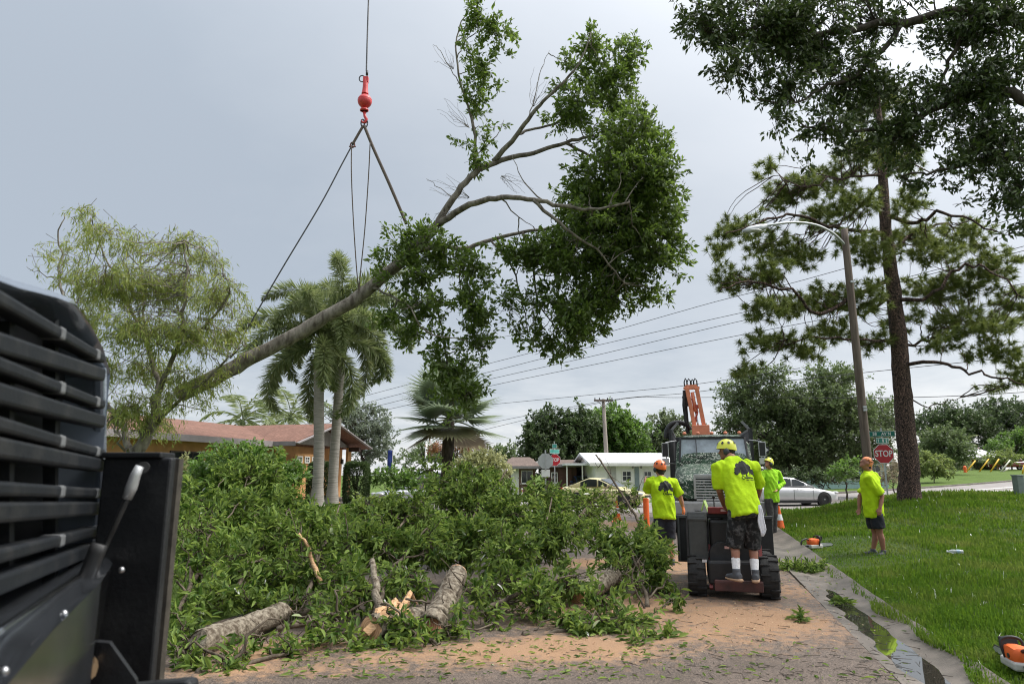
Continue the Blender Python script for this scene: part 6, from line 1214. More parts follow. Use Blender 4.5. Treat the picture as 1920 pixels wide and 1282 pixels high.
    for s in 'LR':
        h_, k_, a_ = J['h' + s], J['k' + s], J['a' + s]
        if legs == 'shorts': lim(mb, [h_ + spine * .03, h_ * .5 + k_ * .5, h_ * .16 + k_ * .84, h_ * -.04 + k_ * 1.04], [.105 * b, .108 * b, .105, .104], 16)
        elif legs == 'short_shorts': lim(mb, [h_ + spine * .03, h_ * .6 + k_ * .4, h_ * .3 + k_ * .7], [.105 * b, .112 * b, .115], 16)
        else: lim(mb, [h_ + spine * .03, h_ * .5 + k_ * .5, k_, k_ * .5 + a_ * .5, a_ - Vector((0, 0, .02))], [.105, .095, .08, .075, .07], 16)
    remesh('shorts' if 'short' in legs else 'trousers', mb, leg_m or m_navy, t, .012, 4, wr=.007, wscale=(7, 7, 9), seed=seed + 5)
    for s in 'LR':
        a_, k_, tt = J['a' + s], J['k' + s], J['t' + s]; f = (tt - a_); f.z = 0; f.normalize(); gz = tt.z - .028
        if socks: mb = MB(); lim(mb, [k_ * .52 + a_ * .48, k_ * .35 + a_ * .65, k_ * .1 + a_ * .9, a_ - Vector((0, 0, .03))], [.056, .053, .045, .046], 14); remesh('sock', mb, m_sock, t, .01, 2, wr=.003, seed=seed)
        x = f.cross(Vector((0, 0, 1))); c0 = Vector((a_.x, a_.y, gz))
        mb = MB(); body_rings(mb, [(c0 - f * .075 + Vector((0, 0, .055)), .03, .035), (c0 - f * .05 + Vector((0, 0, .058)), .042, .045), (c0 + f * .03 + Vector((0, 0, .055)), .046, .048), (c0 + f * .11 + Vector((0, 0, .045)), .05, .034), (c0 + f * .175 + Vector((0, 0, .04)), .044, .026), (c0 + f * .2 + Vector((0, 0, .036)), .02, .014)], x, Vector((0, 0, 1)), 14); body_rings(mb, [(a_ + Vector((0, 0, .045)), .046, .048), (c0 + Vector((0, 0, .05)), .045, .055)], x, f, 12); sh = remesh('shoe', mb, shoe_m or m_shoe, t, .009, 2)
        mb = MB(); body_rings(mb, [(c0 - f * .085 + Vector((0, 0, .014)), .034, .018), (c0 - f * .05 + Vector((0, 0, .014)), .047, .02), (c0 + f * .03 + Vector((0, 0, .013)), .047, .018), (c0 + f * .12 + Vector((0, 0, .012)), .053, .016), (c0 + f * .18 + Vector((0, 0, .015)), .046, .013), (c0 + f * .205 + Vector((0, 0, .02)), .02, .008)], x, Vector((0, 0, 1)), 14, 3); mb.build('sole', m_sole, sh, smooth=True)
        if s in gloveside: mb = MB(); d = J['w' + s] - J['e' + s]; hand(mb, J['w' + s] - d.normalized() * .005, d, -side * (1 if s == 'R' else -1) + fwd * .4, 1 if s == 'R' else -1, .55); mb2 = MB(); mb2.v = list(mb.v); mb2.f = mb.f; mb2.mi = mb.mi; cen = J['w' + s] + d.normalized() * .07; mb2.v = [tuple(cen + (Vector(v) - cen) * 1.16) for v in mb.v]; remesh('glove', mb2, m_glove, t, .008, 1)
    if hair:
        mb = MB(); mb.ell(H + up * .02 - face * .018, (.083, .093, .105), 16, 10, rot); mb.ell(H - face * .06 - up * .06, (.062, .045, .05), 12, 8, rot); remesh('hair', mb, m_hair, t, .01, 2, wr=.004, wscale=(30, 30, 30))
    for s in (-1, 1): mb = MB(); mb.ell(H + face * .086 + hs * s * .032 + up * .012, (.013, .008, .007), 8, 6, rot); mb.build('eye', m_black, t, smooth=True)
    if helmet:
        mb = MB(); hr_ = rot; n = 22; rings = []
        for k in range(9):
            th = R(-8 + 98 * k / 8); rr = max(math.cos(th), .01); ring = []
            for j in range(n):
                a = 2 * math.pi * j / n; dip = .022 * max(0, math.sin(a)) * (1 if k == 0 else 0) - (.03 * max(0, -math.sin(a)) if k < 2 else 0); ring.append(H + hr_ @ Vector((.112 * rr * math.cos(a), .132 * rr * math.sin(a) + (.012 if k == 0 and math.sin(a) > 0 else 0), .045 + .125 * math.sin(th) + dip * .8)))
            rings.append(ring)
        mb.rings(rings, cap=False); inner = [[H + (p - H) * .93 for p in r] for r in rings]; mb.rings(inner[::-1], cap=False); mb.rings([rings[0], inner[0]], cap=False); ho_ = mb.build('helmet', helmet, t, smooth=True)
        for a in (20, 75, 105, 160, 200, 250, 290, 340):
            for el in (30,): ar, er = R(a), R(el); q = MB(); c = H + hr_ @ Vector((.113 * math.cos(er) * math.cos(ar), .133 * math.cos(er) * math.sin(ar), .045 + .127 * math.sin(er))); nrm_ = (hr_ @ Vector((math.cos(er) * math.cos(ar), math.cos(er) * math.sin(ar), math.sin(er)))).normalized(); x = nrm_.cross(up).normalized(); y = x.cross(nrm_); q.add([c + nrm_ * .004 + x * .02 * math.cos(k * 1.0472) * (1 if math.sin(k * 1.0472) < .1 else .5) + y * .024 * math.sin(k * 1.0472) for k in range(6)], [tuple(range(6))]); q.build('vent', m_black, ho_)
        for s in (-1, 1): q = MB(); q.ell(H + hs * s * .1 - up * .012, (.028, .042, .05), 12, 8, rot); q.build('ear_muff', M('muff_dark', (.03, .035, .04), .5) if 'muff_dark' not in bpy.data.materials else bpy.data.materials['muff_dark'], ho_, smooth=True)
        q = MB(); q.tube([H + hs * .085 + face * .02, H + face * .045 - up * .125, H - hs * .085 + face * .02], .006, n=5); q.build('chin_strap', m_black, ho_)
    if logo:
        bvh = BVHTree.FromPolygons([v.co for v in so.data.vertices], [tuple(p.vertices) for p in so.data.polygons])
        lc = J['hip'] * .4 + J['neck'] * .6 + side * (.045 if logo == 'right' else 0) - (fwd * .4); sc = .27 * b if logo != 'front' else .07
        blobs = [(-.36, .12, .16), (-.2, .3, .2), (.02, .4, .2), (.2, .26, .18), (0, .14, .2), (.4, .06, .13), (.5, -.04, .09), (-.44, -.0, .1), (-.1, .02, .12), (.3, .1, .1)]
        def inside(x, y):
            w = .018 * math.sin(x * 55) * math.sin(y * 47)
            if any((x - a) ** 2 + (y - c) ** 2 < (r + w) ** 2 for a, c, r in blobs): return True
            if abs(x - .02 - .12 * y * y) < .03 and -.2 < y < .1: return True
            if abs(x - .22) < .02 and -.14 < y < .15 or abs(x + .2 + y * .3) < .02 and -.12 < y < .1: return True
            if (.055 < math.hypot(x + .17, y + .25) < .085): return True
            return (-.3 < y + 0 < -.22 and -.06 < x < .42 and math.sin(x * 90) > -.55) or (-.37 < y < -.335 and -.04 < x < .36 and math.sin(x * 130) > -.3)
        n = 56; idx = {}; V = []; F = []
        def vtx(i, j):
            if (i, j) not in idx:
                x, y = i / n - .6, j / n - .45; o = lc + side * x * sc + spine * y * sc; h = bvh.ray_cast(o, fwd)
                if h[0] is None: idx[(i, j)] = None
                else: idx[(i, j)] = len(V); V.append(h[0] + h[1] * .003)
            return idx[(i, j)]
        for i in range(int(n * 1.25)):
            for j in range(int(n * 1.15)):
                if inside((i + .5) / n - .6, (j + .5) / n - .45):
                    q = [vtx(i, j), vtx(i + 1, j), vtx(i + 1, j + 1), vtx(i, j + 1)]
                    if None not in q: F.append(q)
        if F: np_obj('shirt_print', [tuple(v) for v in V], F, m_ink, so)
    return t

# ---- the operator on the back of the machine
OY = 9.0
def jp(px, py, Y): return P(px, py, Y)
oroot = GZ(1400, 1128); 
op = person('person in yellow hard hat, hi-vis shirt and camouflage shorts standing on the black machine', oroot, dict(
    hip=jp(1394, 950, OY + .02), neck=jp(1372, 858, OY + .26), head=jp(1363, 846, OY + .42), sL=jp(1346, 878, OY + .18), sR=jp(1412, 876, OY + .30), eL=jp(1349, 920, OY + .22), wL=jp(1358, 948, OY + .5), eR=jp(1424, 916, OY + .42), wR=jp(1416, 944, OY + .62),
    hL=jp(1383, 962, OY), hR=jp(1409, 960, OY + .02), kL=jp(1377, 1022, OY + .08), kR=jp(1411, 1024, OY + .1), aL=jp(1381, 1072, OY - .04), aR=jp(1416, 1074, OY - .02), tL=jp(1368, 1081, OY + .10), tR=jp(1417, 1082, OY + .16), fwd=(.1, 1, 0)),
    face=(-.93, .36, -.05), up=(-.1, .1, 1), leg_m=m_cam2, socks=True, helmet=m_hy, logo='right', seed=1, skin=m_skin2, build=1.06)
# towel hanging from his pocket
q = MB(); tw_ = [(1424, 945), (1427, 962), (1426, 978), (1432, 992), (1430, 1004)]; V = []
for i, (x, y) in enumerate(tw_):
    for s in range(5): w_ = (3, 5, 7, 7, 3)[i]; V.append(P(x + (s - 2) / 2 * w_, y + (2 if s % 2 else 0), OY - .12 + (.02 if s % 2 else 0)) - oroot)
q.add(V, [(i * 5 + s, i * 5 + s + 1, (i + 1) * 5 + s + 1, (i + 1) * 5 + s) for i in range(4) for s in range(4)]); to = q.build('towel', m_towel, None, smooth=True, sub=1); to.location = oroot; so_ = to.modifiers.new('solid', 'SOLIDIFY'); so_.thickness = .012
tag(to, "white towel hanging from the machine operator's pocket", 'towel')

# ---- worker with the orange helmet, back to the camera
LY = 12.6; lr = Vector((XatY(1246, LY, 0), LY, float(base(3, LY)) + .012))
person('person in orange helmet and hi-vis shirt standing left of the truck, arm on the machine', lr, dict(hip=jp(1245, 958, LY), neck=jp(1239, 893, LY + .06), head=jp(1237, 879, LY + .1), sL=jp(1220, 903, LY + .05), sR=jp(1262, 905, LY + .06), eL=jp(1212, 922, LY + .2), wL=jp(1210, 902, LY + .42), eR=jp(1275, 930, LY + .12), wR=jp(1281, 952, LY + .16),
    hL=jp(1237, 966, LY), hR=jp(1254, 966, LY), kL=jp(1236, 1008, LY), kR=jp(1256, 1008, LY), aL=Vector((lr.x - .1, LY - .02, lr.z + .09)), aR=Vector((lr.x + .13, LY - .05, lr.z + .09)), tL=Vector((lr.x - .12, LY + .16, lr.z + .03)), tR=Vector((lr.x + .15, LY + .13, lr.z + .03)), fwd=(-.1, 1, 0)), face=(-.35, .9, .15), legs='shorts', leg_m=m_navy, helmet=m_ho, logo='right', seed=2, gloveside='R', build=1.02)
# ---- worker in long sleeves by the silver car
RY = 18.2; rx_ = XatY(1444, RY, .2); rr0 = Vector((rx_, RY, float(lawn_h(rx_, RY)) if sd(rx_, RY)[1] > 0 else float(base(rx_, RY)) + .03))
ft = rr0.z
person('person in yellow helmet and long-sleeved lime shirt looking up, hand on hip', rr0, dict(hip=jp(1447, 931, RY), neck=jp(1444, 879, RY), head=jp(1441, 869, RY - .03), sL=jp(1458, 887, RY + .08), sR=jp(1432, 888, RY - .02), eL=jp(1468, 905, RY + .1), wL=jp(1456, 918, RY - .1), eR=jp(1424, 902, RY - .12), wR=jp(1416, 897, RY - .36),
    hL=jp(1451, 937, RY + .05), hR=jp(1441, 937, RY - .04), kL=jp(1452, 964, RY), kR=jp(1444, 964, RY - .06), aL=Vector((rr0.x + .1, RY + .04, ft + .09)), aR=Vector((rr0.x - .03, RY - .06, ft + .09)), tL=Vector((rr0.x + .04, RY - .14, ft + .03)), tR=Vector((rr0.x - .14, RY - .2, ft + .03)), fwd=(-.7, -.7, 0)), face=(-.85, -.35, .4), up=(.35, .15, 1), shirt=m_hivis2, sleeve='long', legs='long', leg_m=m_slate, helmet=m_hy, logo='', seed=3, build=.95)
# ---- worker on the lawn looking up
BY = 13.6; bx0 = XatY(1646, BY, .25); bz = float(lawn_h(bx0, BY)) - .05; brt = Vector((bx0, BY, bz))
person('person in orange patterned head scarf, hi-vis shirt and black shorts standing on the lawn', brt, dict(hip=jp(1638, 955, BY), neck=jp(1628, 882, BY), head=jp(1623, 868, BY - .02), sL=jp(1642, 893, BY + .16), sR=jp(1626, 896, BY - .17), eL=jp(1612, 930, BY + .2), wL=jp(1611, 953, BY + .16), eR=jp(1654, 930, BY - .2), wR=jp(1650, 953, BY - .26),
    hL=jp(1635, 966, BY + .09), hR=jp(1643, 966, BY - .09), kL=jp(1641, 1000, BY + .09), kR=jp(1650, 1000, BY - .09), aL=Vector((bx0 - .05, BY + .1, bz + .085)), aR=Vector((bx0 + .05, BY - .1, bz + .085)), tL=Vector((bx0 - .22, BY + .1, bz + .03)), tR=Vector((bx0 - .12, BY - .16, bz + .03)), fwd=(-1, -.1, 0)), face=(-.88, -.1, .47), up=(.47, 0, .88), legs='short_shorts', leg_m=m_navy, logo='', hair=False, seed=4, skin=m_skin2, build=1.08)
def scarf_on():
    pr = bpy.data.objects[[o.name for o in bpy.data.objects if o.name.startswith('person') and 'scarf' in o.get('label', '')][0]]; H = jp(1623, 868, BY - .02) - brt; f = Vector((-.88, -.1, .47)).normalized(); up = Vector((.47, 0, .88)); up = (up - f * up.dot(f)).normalized(); hs = f.cross(up); rot = Matrix((hs, f, up)).transposed()
    m = M('scarf_cloth', (.05, .04, .03), .85, scale=16, col2=(.85, .30, .14), lo=.42, hi=.47); mb = MB(); mb.ell(H + up * .045 - f * .022, (.088, .106, .092), 18, 10, rot, z0=2, z1=90); mb.ell(H - f * .07 + up * .02, (.078, .055, .07), 12, 8, rot); mb.ell(H - f * .12 - up * .04, (.03, .03, .035), 10, 6, rot); o = remesh('head_scarf', mb, m, pr, .01, 2, wr=.006, wscale=(20, 20, 20)); mb = MB(); mb.ell(H - f * .09 - up * .05, (.06, .04, .055), 10, 8, rot); remesh('hair', mb, m_hair, pr, .01, 1)
scarf_on()
# ---- machine: a small stand-on loader with its grapple bucket ahead, driving away from the camera
MC = GZ(1376, 1122); mc = empty('stand_on_loader', MC, -RA, 'black and red stand-on loader with lugged tyres carrying the operator', 'loader')
m_mred = M('loader_red', (.20, .022, .02), .5, var=.3, scale=5); m_mblk = M('loader_black', (.014, .014, .015), .5, var=.35, scale=4, bump=.1, bscale=30); m_mgry = M('loader_grey', (.05, .052, .05), .55, var=.3, scale=4); m_wrim = M('white_rim', (.62, .60, .56), .5, var=.15)
def mcp(px, py, dy):
    p = P(px, py, MC.y + dy) - MC; return Vector((p.x * math.cos(RA) - p.y * math.sin(RA), p.x * math.sin(RA) + p.y * math.cos(RA), p.z))
for s in (-1, 1):
    for y in (.05, .78): wheel(mc, (s * .455, y, .275), .275, .235, rim_m=m_wrim, spokes=0, lugs=13, rim_r=.55)
q = MB(); q.box((.06, -.10, .245), (.6, .34, .035)); q.box((.06, -.26, .19), (.6, .025, .12)); q.build('platform', M('platform_worn', (.035, .018, .016), .6, scale=6, col2=(.10, .035, .03)), mc, bevel=.01)
q = MB(); q.box((0, .42, .34), (.62, 1.2, .3)); q.box((.02, .45, .72), (.56, .8, .55)); q.build('engine_housing', m_mblk, mc, bevel=.03)
q = MB(); q.lathe([(.16, 0), (.17, .03), (.13, .05)], 20, (-.12, .0, .55), 'Y'); q.build('fan_guard', m_dark, mc, smooth=40)
q = MB(); q.box((-.42, .12, .76), (.24, .34, .62)); q.box((-.42, .06, 1.02), (.26, .22, .14), rx=R(-20)); tk_ = q.build('fuel_tank', m_mgry, mc, bevel=.025); q = MB(); q.lathe([(.045, 0), (.045, .04), (.02, .045)], 12, (-.40, .04, 1.085)); q.build('tank_cap', m_mblk, tk_, smooth=40)
q = MB(); q.box((-.555, -.02, .78), (.025, .03, .56)); q.build('tank_guard', m_dark, mc)
for fx in (-.28, .36): q = MB(); q.beam((fx, -.16, .14), (fx + .02, .16, .66), .045, .05); q.build('frame_rail', m_mred, mc)
q = MB(); q.box((-.02, .16, 1.12), (.5, .1, .09)); cp_ = q.build('control_panel', m_mred, mc, bevel=.012); q = MB(); q.box((.0, .108, 1.125), (.2, .006, .03)); q.build('panel_label', M('label_pink', (.62, .4, .38), .5), cp_)
for x, y in ((-.18, .2), (-.06, .22), (.08, .22), (.16, .18)): q = MB(); q.tube([(x, y, 1.14), (x, y - .02, 1.28)], .008, n=6); q.ell((x, y - .02, 1.30), (.02, .02, .025), 8, 6); q.build('lever', m_mblk, cp_, smooth=True)
q = MB(); q.box((.0, .34, 1.05), (.6, .3, .08)); q.build('top_cover', m_mblk, mc, bevel=.02)
for s in (-1, 1): q = MB(); q.beam((s * .36, .2, 1.05), (s * .36, 1.25, .62), .09, .12); q.build('lift_arm', m_mblk, mc, bevel=.012)
bl_, br_ = mcp(1268, 966, 1.5), mcp(1448, 1052, 1.5); q = MB(); cxx = (bl_.x + br_.x) / 2; wdx = br_.x - bl_.x; hz_ = bl_.z - br_.z
q.box((cxx, bl_.y, (bl_.z + br_.z) / 2), (wdx, .035, hz_)); q.box((cxx, bl_.y + .3, br_.z + .02), (wdx, .6, .035))
bk = q.build('bucket', m_mblk, mc, bevel=.008)
for x in (bl_.x + .02, br_.x - .02): q = MB(); q.prism([(bl_.y + .02, br_.z), (bl_.y + .6, br_.z), (bl_.y + .5, br_.z + hz_ * .5), (bl_.y + .02, bl_.z)], x - .015, x + .015, plane='YZ'); q.build('bucket_side', m_mblk, bk)
q = MB(); q.box((cxx, bl_.y - .03, bl_.z - .01), (wdx + .02, .05, .05)); q.build('bucket_lip', m_mgry, bk, bevel=.008)
for x in (bl_.x + .03, bl_.x + .2): q = MB(); q.box((x, bl_.y - .04, (bl_.z + br_.z) / 2), (.025, .04, hz_ * .98)); q.build('bucket_rib', m_mgry, bk)
for i in range(4): q = MB(); q.tube(smooth_line([(-.05 + .1 * i, .3, .95), (-.2 + .14 * i, .75, 1.12 - .04 * i), (-.3 + .18 * i, 1.25, .7)], 5), .014, n=6); q.build('hydraulic_hose', m_mblk, mc, smooth=True)
q = MB(); a1, b1, c1_ = mcp(1313, 965, .5), mcp(1321, 938, .5), mcp(1331, 966, .3); q.beam(a1, b1, .03, .015); q.beam(b1, c1_, .035, .015); q.build('warning_stand', M('lime_plastic', (.36, .5, .12), .5), mc)
for (px, py, m_) in ((1363, 1026, 'r'), (1321, 1051, 'w')): c = mcp(px, py, -.02 if m_ == 'r' else -.1); q = MB(); q.box(c, (.06, .004, .035)); q.build('warning_label', M('warn_' + m_, (.6, .35, .32) if m_ == 'r' else (.62, .6, .6), .5), mc)
# ================================================================== RIGGING, POLES, SIGNS, SMALL THINGS
# ---- crane line with headache ball and hook
m_cable = M('steel_cable', (.10, .10, .105), .5, metal=.6, var=.3, scale=60); m_ball = M('ball_red', (.62, .055, .06), .45, var=.12, scale=8); m_shk = M('shackle_dark', (.05, .05, .055), .5, metal=.5); m_rope = M('rope_brown', (.11, .085, .07), .8, var=.3, scale=40); m_wood = M('pole_wood', (.085, .062, .048), .9, scale=5, col2=(.17, .135, .11), stretch=(3, 3, .25), bump=.5, bscale=14); m_galv = M('galvanised', (.46, .48, .49), .45, metal=.5, var=.1)
HK = P(684, 190, TY); hk = empty('crane_hook', HK, 0, 'red headache ball and hook on the crane cable', 'crane hook')
def hl(px, py, d=0): return P(px, py, TY + d) - HK
q = MB(); q.ell((0, 0, 0), (m_px(14.5, TY),) * 3, 24, 16); q.lathe([(m_px(14.7, TY), -.006), (m_px(14.7, TY), .006)], 24, (0, 0, .03), cap=False); bo_ = q.build('ball', m_ball, hk, smooth=True)
q = MB(); c = hl(685, 163); q.lathe([(.085, -.19), (.07, -.1), (.062, .0), (.06, .12), (.045, .2)], 16, c); q.box(hl(686, 150), (.12, .09, .14)); q.build('swivel', m_ball, hk, smooth=40)
q = MB(); q.lathe([(.03, -.02), (.03, .1)], 10, hl(688, 140)); q.tube([hl(679 + 5.5 * math.cos(a), 148 - 6 * math.sin(a)) for a in np.linspace(0, 6.28, 14)], .014, n=6); q.build('thimble', m_shk, hk, smooth=True)
q = MB(); q.lathe([(.09, -.02), (.1, .0), (.09, .03)], 14, hl(683, 207)); q.box(hl(683, 207), (.2, .06, .04)); q.build('hook_collar', m_ball, hk, smooth=40)
q = MB(); q.tube([hl(x, y) for x, y in ((683, 210), (684, 218), (687, 224), (685, 230), (680, 230), (677, 225))], [.035, .035, .04, .035, .025, .012], n=10); q.build('hook', m_ball, hk, smooth=True)
for dx in (-3, 3): q = MB(); q.tube([hl(683 + dx + 3.2 * math.cos(a), 231 - 7 * math.sin(a)) for a in np.linspace(0, 6.28, 12)], .016, n=6); q.build('shackle', m_shk, hk, smooth=True)
cbl = MB(); cbl.tube([hl(687, 134), hl(689, 60), hl(693, -60), hl(700, -300)], .019, n=6); o = cbl.build('crane_cable', m_cable, None); o.location = HK; tag(o, 'steel crane cable running up from the red ball', 'cable')
def rope(name, label, pts, r, mat=None, sag=0.0, cat='rope', group=None):
    a = P(*pts[0]); mb = MB(); q = [P(*p) - a for p in pts]; mb.tube(smooth_line(q, 6), r, n=6); o = mb.build(name, mat or m_rope, None, smooth=True); o.location = a; return tag(o, label, cat, group)
rope('lifting_sling', 'thick brown sling from the hook down right into the tree fork', [(683, 236, TY), (700, 278, TY), (730, 345, TY), (762, 420, TY)], .036, cat='sling')
o = rope('lifting_sling', 'short thick sling running down left from the hook to a shackle', [(681, 236, TY), (670, 255, TY), (661, 271, TY)], .034, cat='sling')
rope('choker_cable', 'long thin dark cable running down left from the shackle to the trunk', [(661, 271, TY), (640, 310, TY), (600, 385, TY), (528, 505, TY), (470, 605, TY), (432, 672, TY)], .017, m_cable, cat='cable')
rope('tag_line', 'thin rope hanging left of the pair below the hook', [(659, 273, TY - .05), (659, 330, TY - .05), (663, 420, TY - .05), (670, 520, TY - .05), (676, 560, TY)], .013); rope('tag_line', 'thin rope hanging right of the pair below the hook', [(694, 268, TY - .05), (691, 330, TY - .05), (684, 430, TY - .05), (675, 520, TY - .05), (672, 565, TY)], .013)
q = MB(); c = P(661, 272, TY); q.tube([Vector((.05 * math.cos(a), 0, .07 * math.sin(a))) for a in np.linspace(0, 6.28, 14)], .016, n=6); q.tube([(-.08, 0, -.04), (.08, 0, -.04)], .018, n=6); o = q.build('shackle', M('shackle_rust', (.16, .06, .05), .5, metal=.4), None, smooth=True); o.location = c; tag(o, 'rusty shackle joining the short sling and the thin cable', 'shackle')

# ---- street light on a leaning wooden pole
SY = 20.6; sb = on_ground(1637, SY, True); sl_ = empty('street_light', sb, 0, 'leaning wooden street light pole with curved arm beside the pine', 'street light'); top = P(1583, 430, SY) - sb
q = MB(); q.tube(smooth_line([(0, 0, -.3), tuple(top * .5), tuple(top)], 8), [.135 - .035 * i / 16 for i in range(17)], n=14); q.build('pole', m_wood, sl_, smooth=True)
q = MB(); q.tube(smooth_line([tuple(P(x, y, SY - d) - sb) for x, y, d in ((1586, 462, 0), (1578, 452, .1), (1560, 436, .2), (1530, 422, .3), (1490, 417, .4), (1450, 421, .5), (1432, 424, .5))], 4), .036, n=8); am = q.build('arm', m_galv, sl_, smooth=True)
q = MB(); a, b_ = P(1440, 423, SY - .5) - sb, P(1392, 434, SY - .6) - sb; q.tube([a, a * .7 + b_ * .3, a * .3 + b_ * .7, b_], [.05, .11, .11, .04], n=10, sy=.55); lh_ = q.build('lamp_head', m_galv, sl_, smooth=True); q = MB(); c = a * .45 + b_ * .55; q.ell(c - Vector((0, 0, .06)), (.26, .1, .05), 12, 6); q.build('lens', M('lens', (.5, .5, .46), .2), lh_, smooth=True)
for t_ in (.35, .36, .8): c = top * t_; q = MB(); q.box((c.x, c.y - .16, c.z), (.1, .05, .06)); q.build('bracket', m_galv, sl_)

# ---- utility pole far in the middle, with cross-arm and wires
UY = 52.0; ub = on_ground(1141, UY); up_ = empty('utility_pole', ub, 0, 'grey wooden utility pole with cross-arm before the dark trees', 'utility pole'); ut = P(1131, 748, UY) - ub
q = MB(); q.tube([(0, 0, -.3), tuple(ut * .5), tuple(ut)], [.19, .16, .125], n=12); q.build('pole', M('pale_pole', (.26, .225, .195), .9, var=.2, scale=3, stretch=(3, 3, .3)), up_, smooth=True); q = MB(); q.beam(ut + Vector((-.72, -.15, -.12)), ut + Vector((.72, -.15, -.12)), .12, .13); xa = q.build('cross_arm', m_wood, up_)
for s in (-1, 1): q = MB(); q.beam(ut + Vector((s * .45, -.16, -.18)), ut + Vector((0, -.16, -.62)), .04, .03); q.build('brace', m_wood, up_)
for x in (-.65, -.3, .3, .65): q = MB(); q.lathe([(.03, 0), (.05, .05), (.03, .1), (.045, .14)], 8, ut + Vector((x, -.15, -.05))); q.build('insulator', m_shk, xa, smooth=True)
m_wire = M('wire_black', (.03, .03, .033), .6)
WR = [('upper power line crossing behind the pine, highest of the set', [(560, 775, 62), (760, 722, 56), (930, 678, 51), (1100, 634, 46), (1340, 566, 40), (1480, 532, 38), (1700, 470, 34), (2000, 380, 30)]), ('power line just below the highest one', [(560, 788, 62), (760, 736, 56), (930, 694, 51), (1100, 652, 46), (1410, 582, 40), (1640, 535, 37), (2000, 440, 32)]), ('power line third from the top behind the hanging tree', [(560, 798, 62), (760, 748, 56), (930, 708, 51), (1100, 670, 46), (1345, 612, 41), (1500, 576, 38), (1800, 500, 32), (2000, 450, 30)]),
      ('power line sloping to the white house side, fourth from the top', [(560, 805, 62), (760, 760, 56), (925, 722, 52), (1130, 680, 46), (1420, 622, 40), (1800, 552, 33), (2000, 520, 30)]), ('low wire running from the utility pole past the boom', [(880, 800, 62), (1131, 752, 52), (1285, 737, 46), (1420, 720, 41), (1700, 690, 36), (2000, 660, 32)]), ('lowest wire running from the utility pole to the right', [(880, 812, 62), (1141, 752, 52), (1290, 745, 46), (1700, 745, 38), (2000, 730, 34)]), ('faint wire above the utility pole', [(900, 760, 60), (1130, 738, 52), (1290, 722, 46), (1500, 690, 40)]), ('low distant wire across the far right above the lawn', [(1700, 790, 70), (1800, 765, 64), (1990, 742, 58)])]
for lab, pts in WR: rope('power_line', lab, pts, .017, m_wire, cat='wire', group='overhead power lines')

# ---- stop signs and street names
m_sred = M('sign_red', (.48, .018, .03), .4, var=.05); m_swh = M('sign_white', (.80, .80, .80), .4, var=.03); m_sgr = M('sign_green', (.0, .17, .13), .4, var=.05); m_alu = M('sign_back', (.48, .50, .51), .4, metal=.4, var=.08); m_sgr2 = M('sign_green_pale', (.08, .38, .33), .4)
def octo(mb, r, y0, y1, cz): mb.prism([(r * math.cos(R(22.5 + 45 * k)), cz + r * math.sin(R(22.5 + 45 * k))) for k in range(8)], y0, y1)
def stop_sign(px, Y, cy, label, lawn, r=.41, back=False, names=(), rz=0.0, font=.27):
    c = P(px, cy, Y); b = Vector((c.x, Y, float((lawn_h if lawn else ground_h)(c.x, Y)))); t = empty('stop_sign', b, rz, label, 'stop sign'); cz = c.z - b.z
    tp = cz + r + (.12 + .26 * len(names)); q = MB(); q.box((0, .03, tp / 2 - .15), (.055, .035, tp + .3)); q.build('post', m_galv, t)
    q = MB(); octo(q, r, 0, .006, cz); pl = q.build('plate', m_alu if back else m_swh, t)
    if back: q = MB(); q.box((0, -.018, cz), (.05, .02, r * 2.2)); q.build('post_channel', m_galv, pl); q = MB(); q.box((0, .0, cz - r - .16), (.36, .006, .3)); q.build('supplementary_plate', m_swh, t); return t
    q = MB(); octo(q, r * .94, -.004, -.001, cz); q.build('red_face', m_sred, pl); text_obj('lettering', 'STOP', font * 1.28, m_swh, pl, (0, -.008, cz), (R(90), 0, 0), .002, sx=.78, bold=.006)
    for k, (txt, w, mm, ang) in enumerate(names):
        z = cz + r * .93 + .14 + k * .28; nb = empty('name_blade', (0, 0, z), R(ang)); nb.parent = t
        q = MB(); q.box((0, 0, 0), (w, .006, .22)); q.build('name_plate', m_swh, nb); q = MB(); q.box((0, -.004, 0), (w - .03, .004, .19)); f = q.build('name_face', mm, nb)
        if txt: text_obj('lettering', txt, .17, m_swh, nb, (0, -.009, 0), (R(90), 0, 0), .002, sx=.9, bold=.004)
    return t
stop_sign(1657, 28.4, 850.5, 'red stop sign with two green street name blades, between worker and pine', True, r=.42, names=(('I    II  E', .6, m_sgr, 20), ('58    AV N', .98, m_sgr, -12)), rz=R(-8), font=.28)
stop_sign(1040, 36.5, 862, 'small red stop sign farther left, above the brush', False, r=.33, names=(('', .62, m_sgr2, 30), ('', .3, m_sgr2, -40)), rz=R(3), font=.2)
stop_sign(1023, 29.0, 864, 'bare grey back of a stop sign left of the far red one', False, r=.34, back=True, rz=R(6))
# one-way sign beyond the truck mirror
c = P(1433, 843, 24); b = Vector((c.x, 24, float(base(c.x, 24)))); ow = empty('one_way_sign', b, 0, 'black and white one-way arrow sign beside the truck mirror', 'sign'); cz = c.z - b.z
q = MB(); q.box((0, .03, cz / 2), (.05, .03, cz + .3)); q.build('post', m_galv, ow); q = MB(); q.box((0, 0, cz), (.34, .006, .22)); q.build('plate', m_black, ow); q = MB(); q.prism([(-.14, cz - .055), (.03, cz - .055), (.03, cz - .09), (.15, cz), (.03, cz + .09), (.03, cz + .055), (-.14, cz + .055)], -.006, -.003); q.build('arrow', m_swh, ow)
text_obj('lettering', 'ONE WAY', .05, m_black, ow, (-.04, -.009, cz), (R(90), 0, 0), .001, sx=.8)

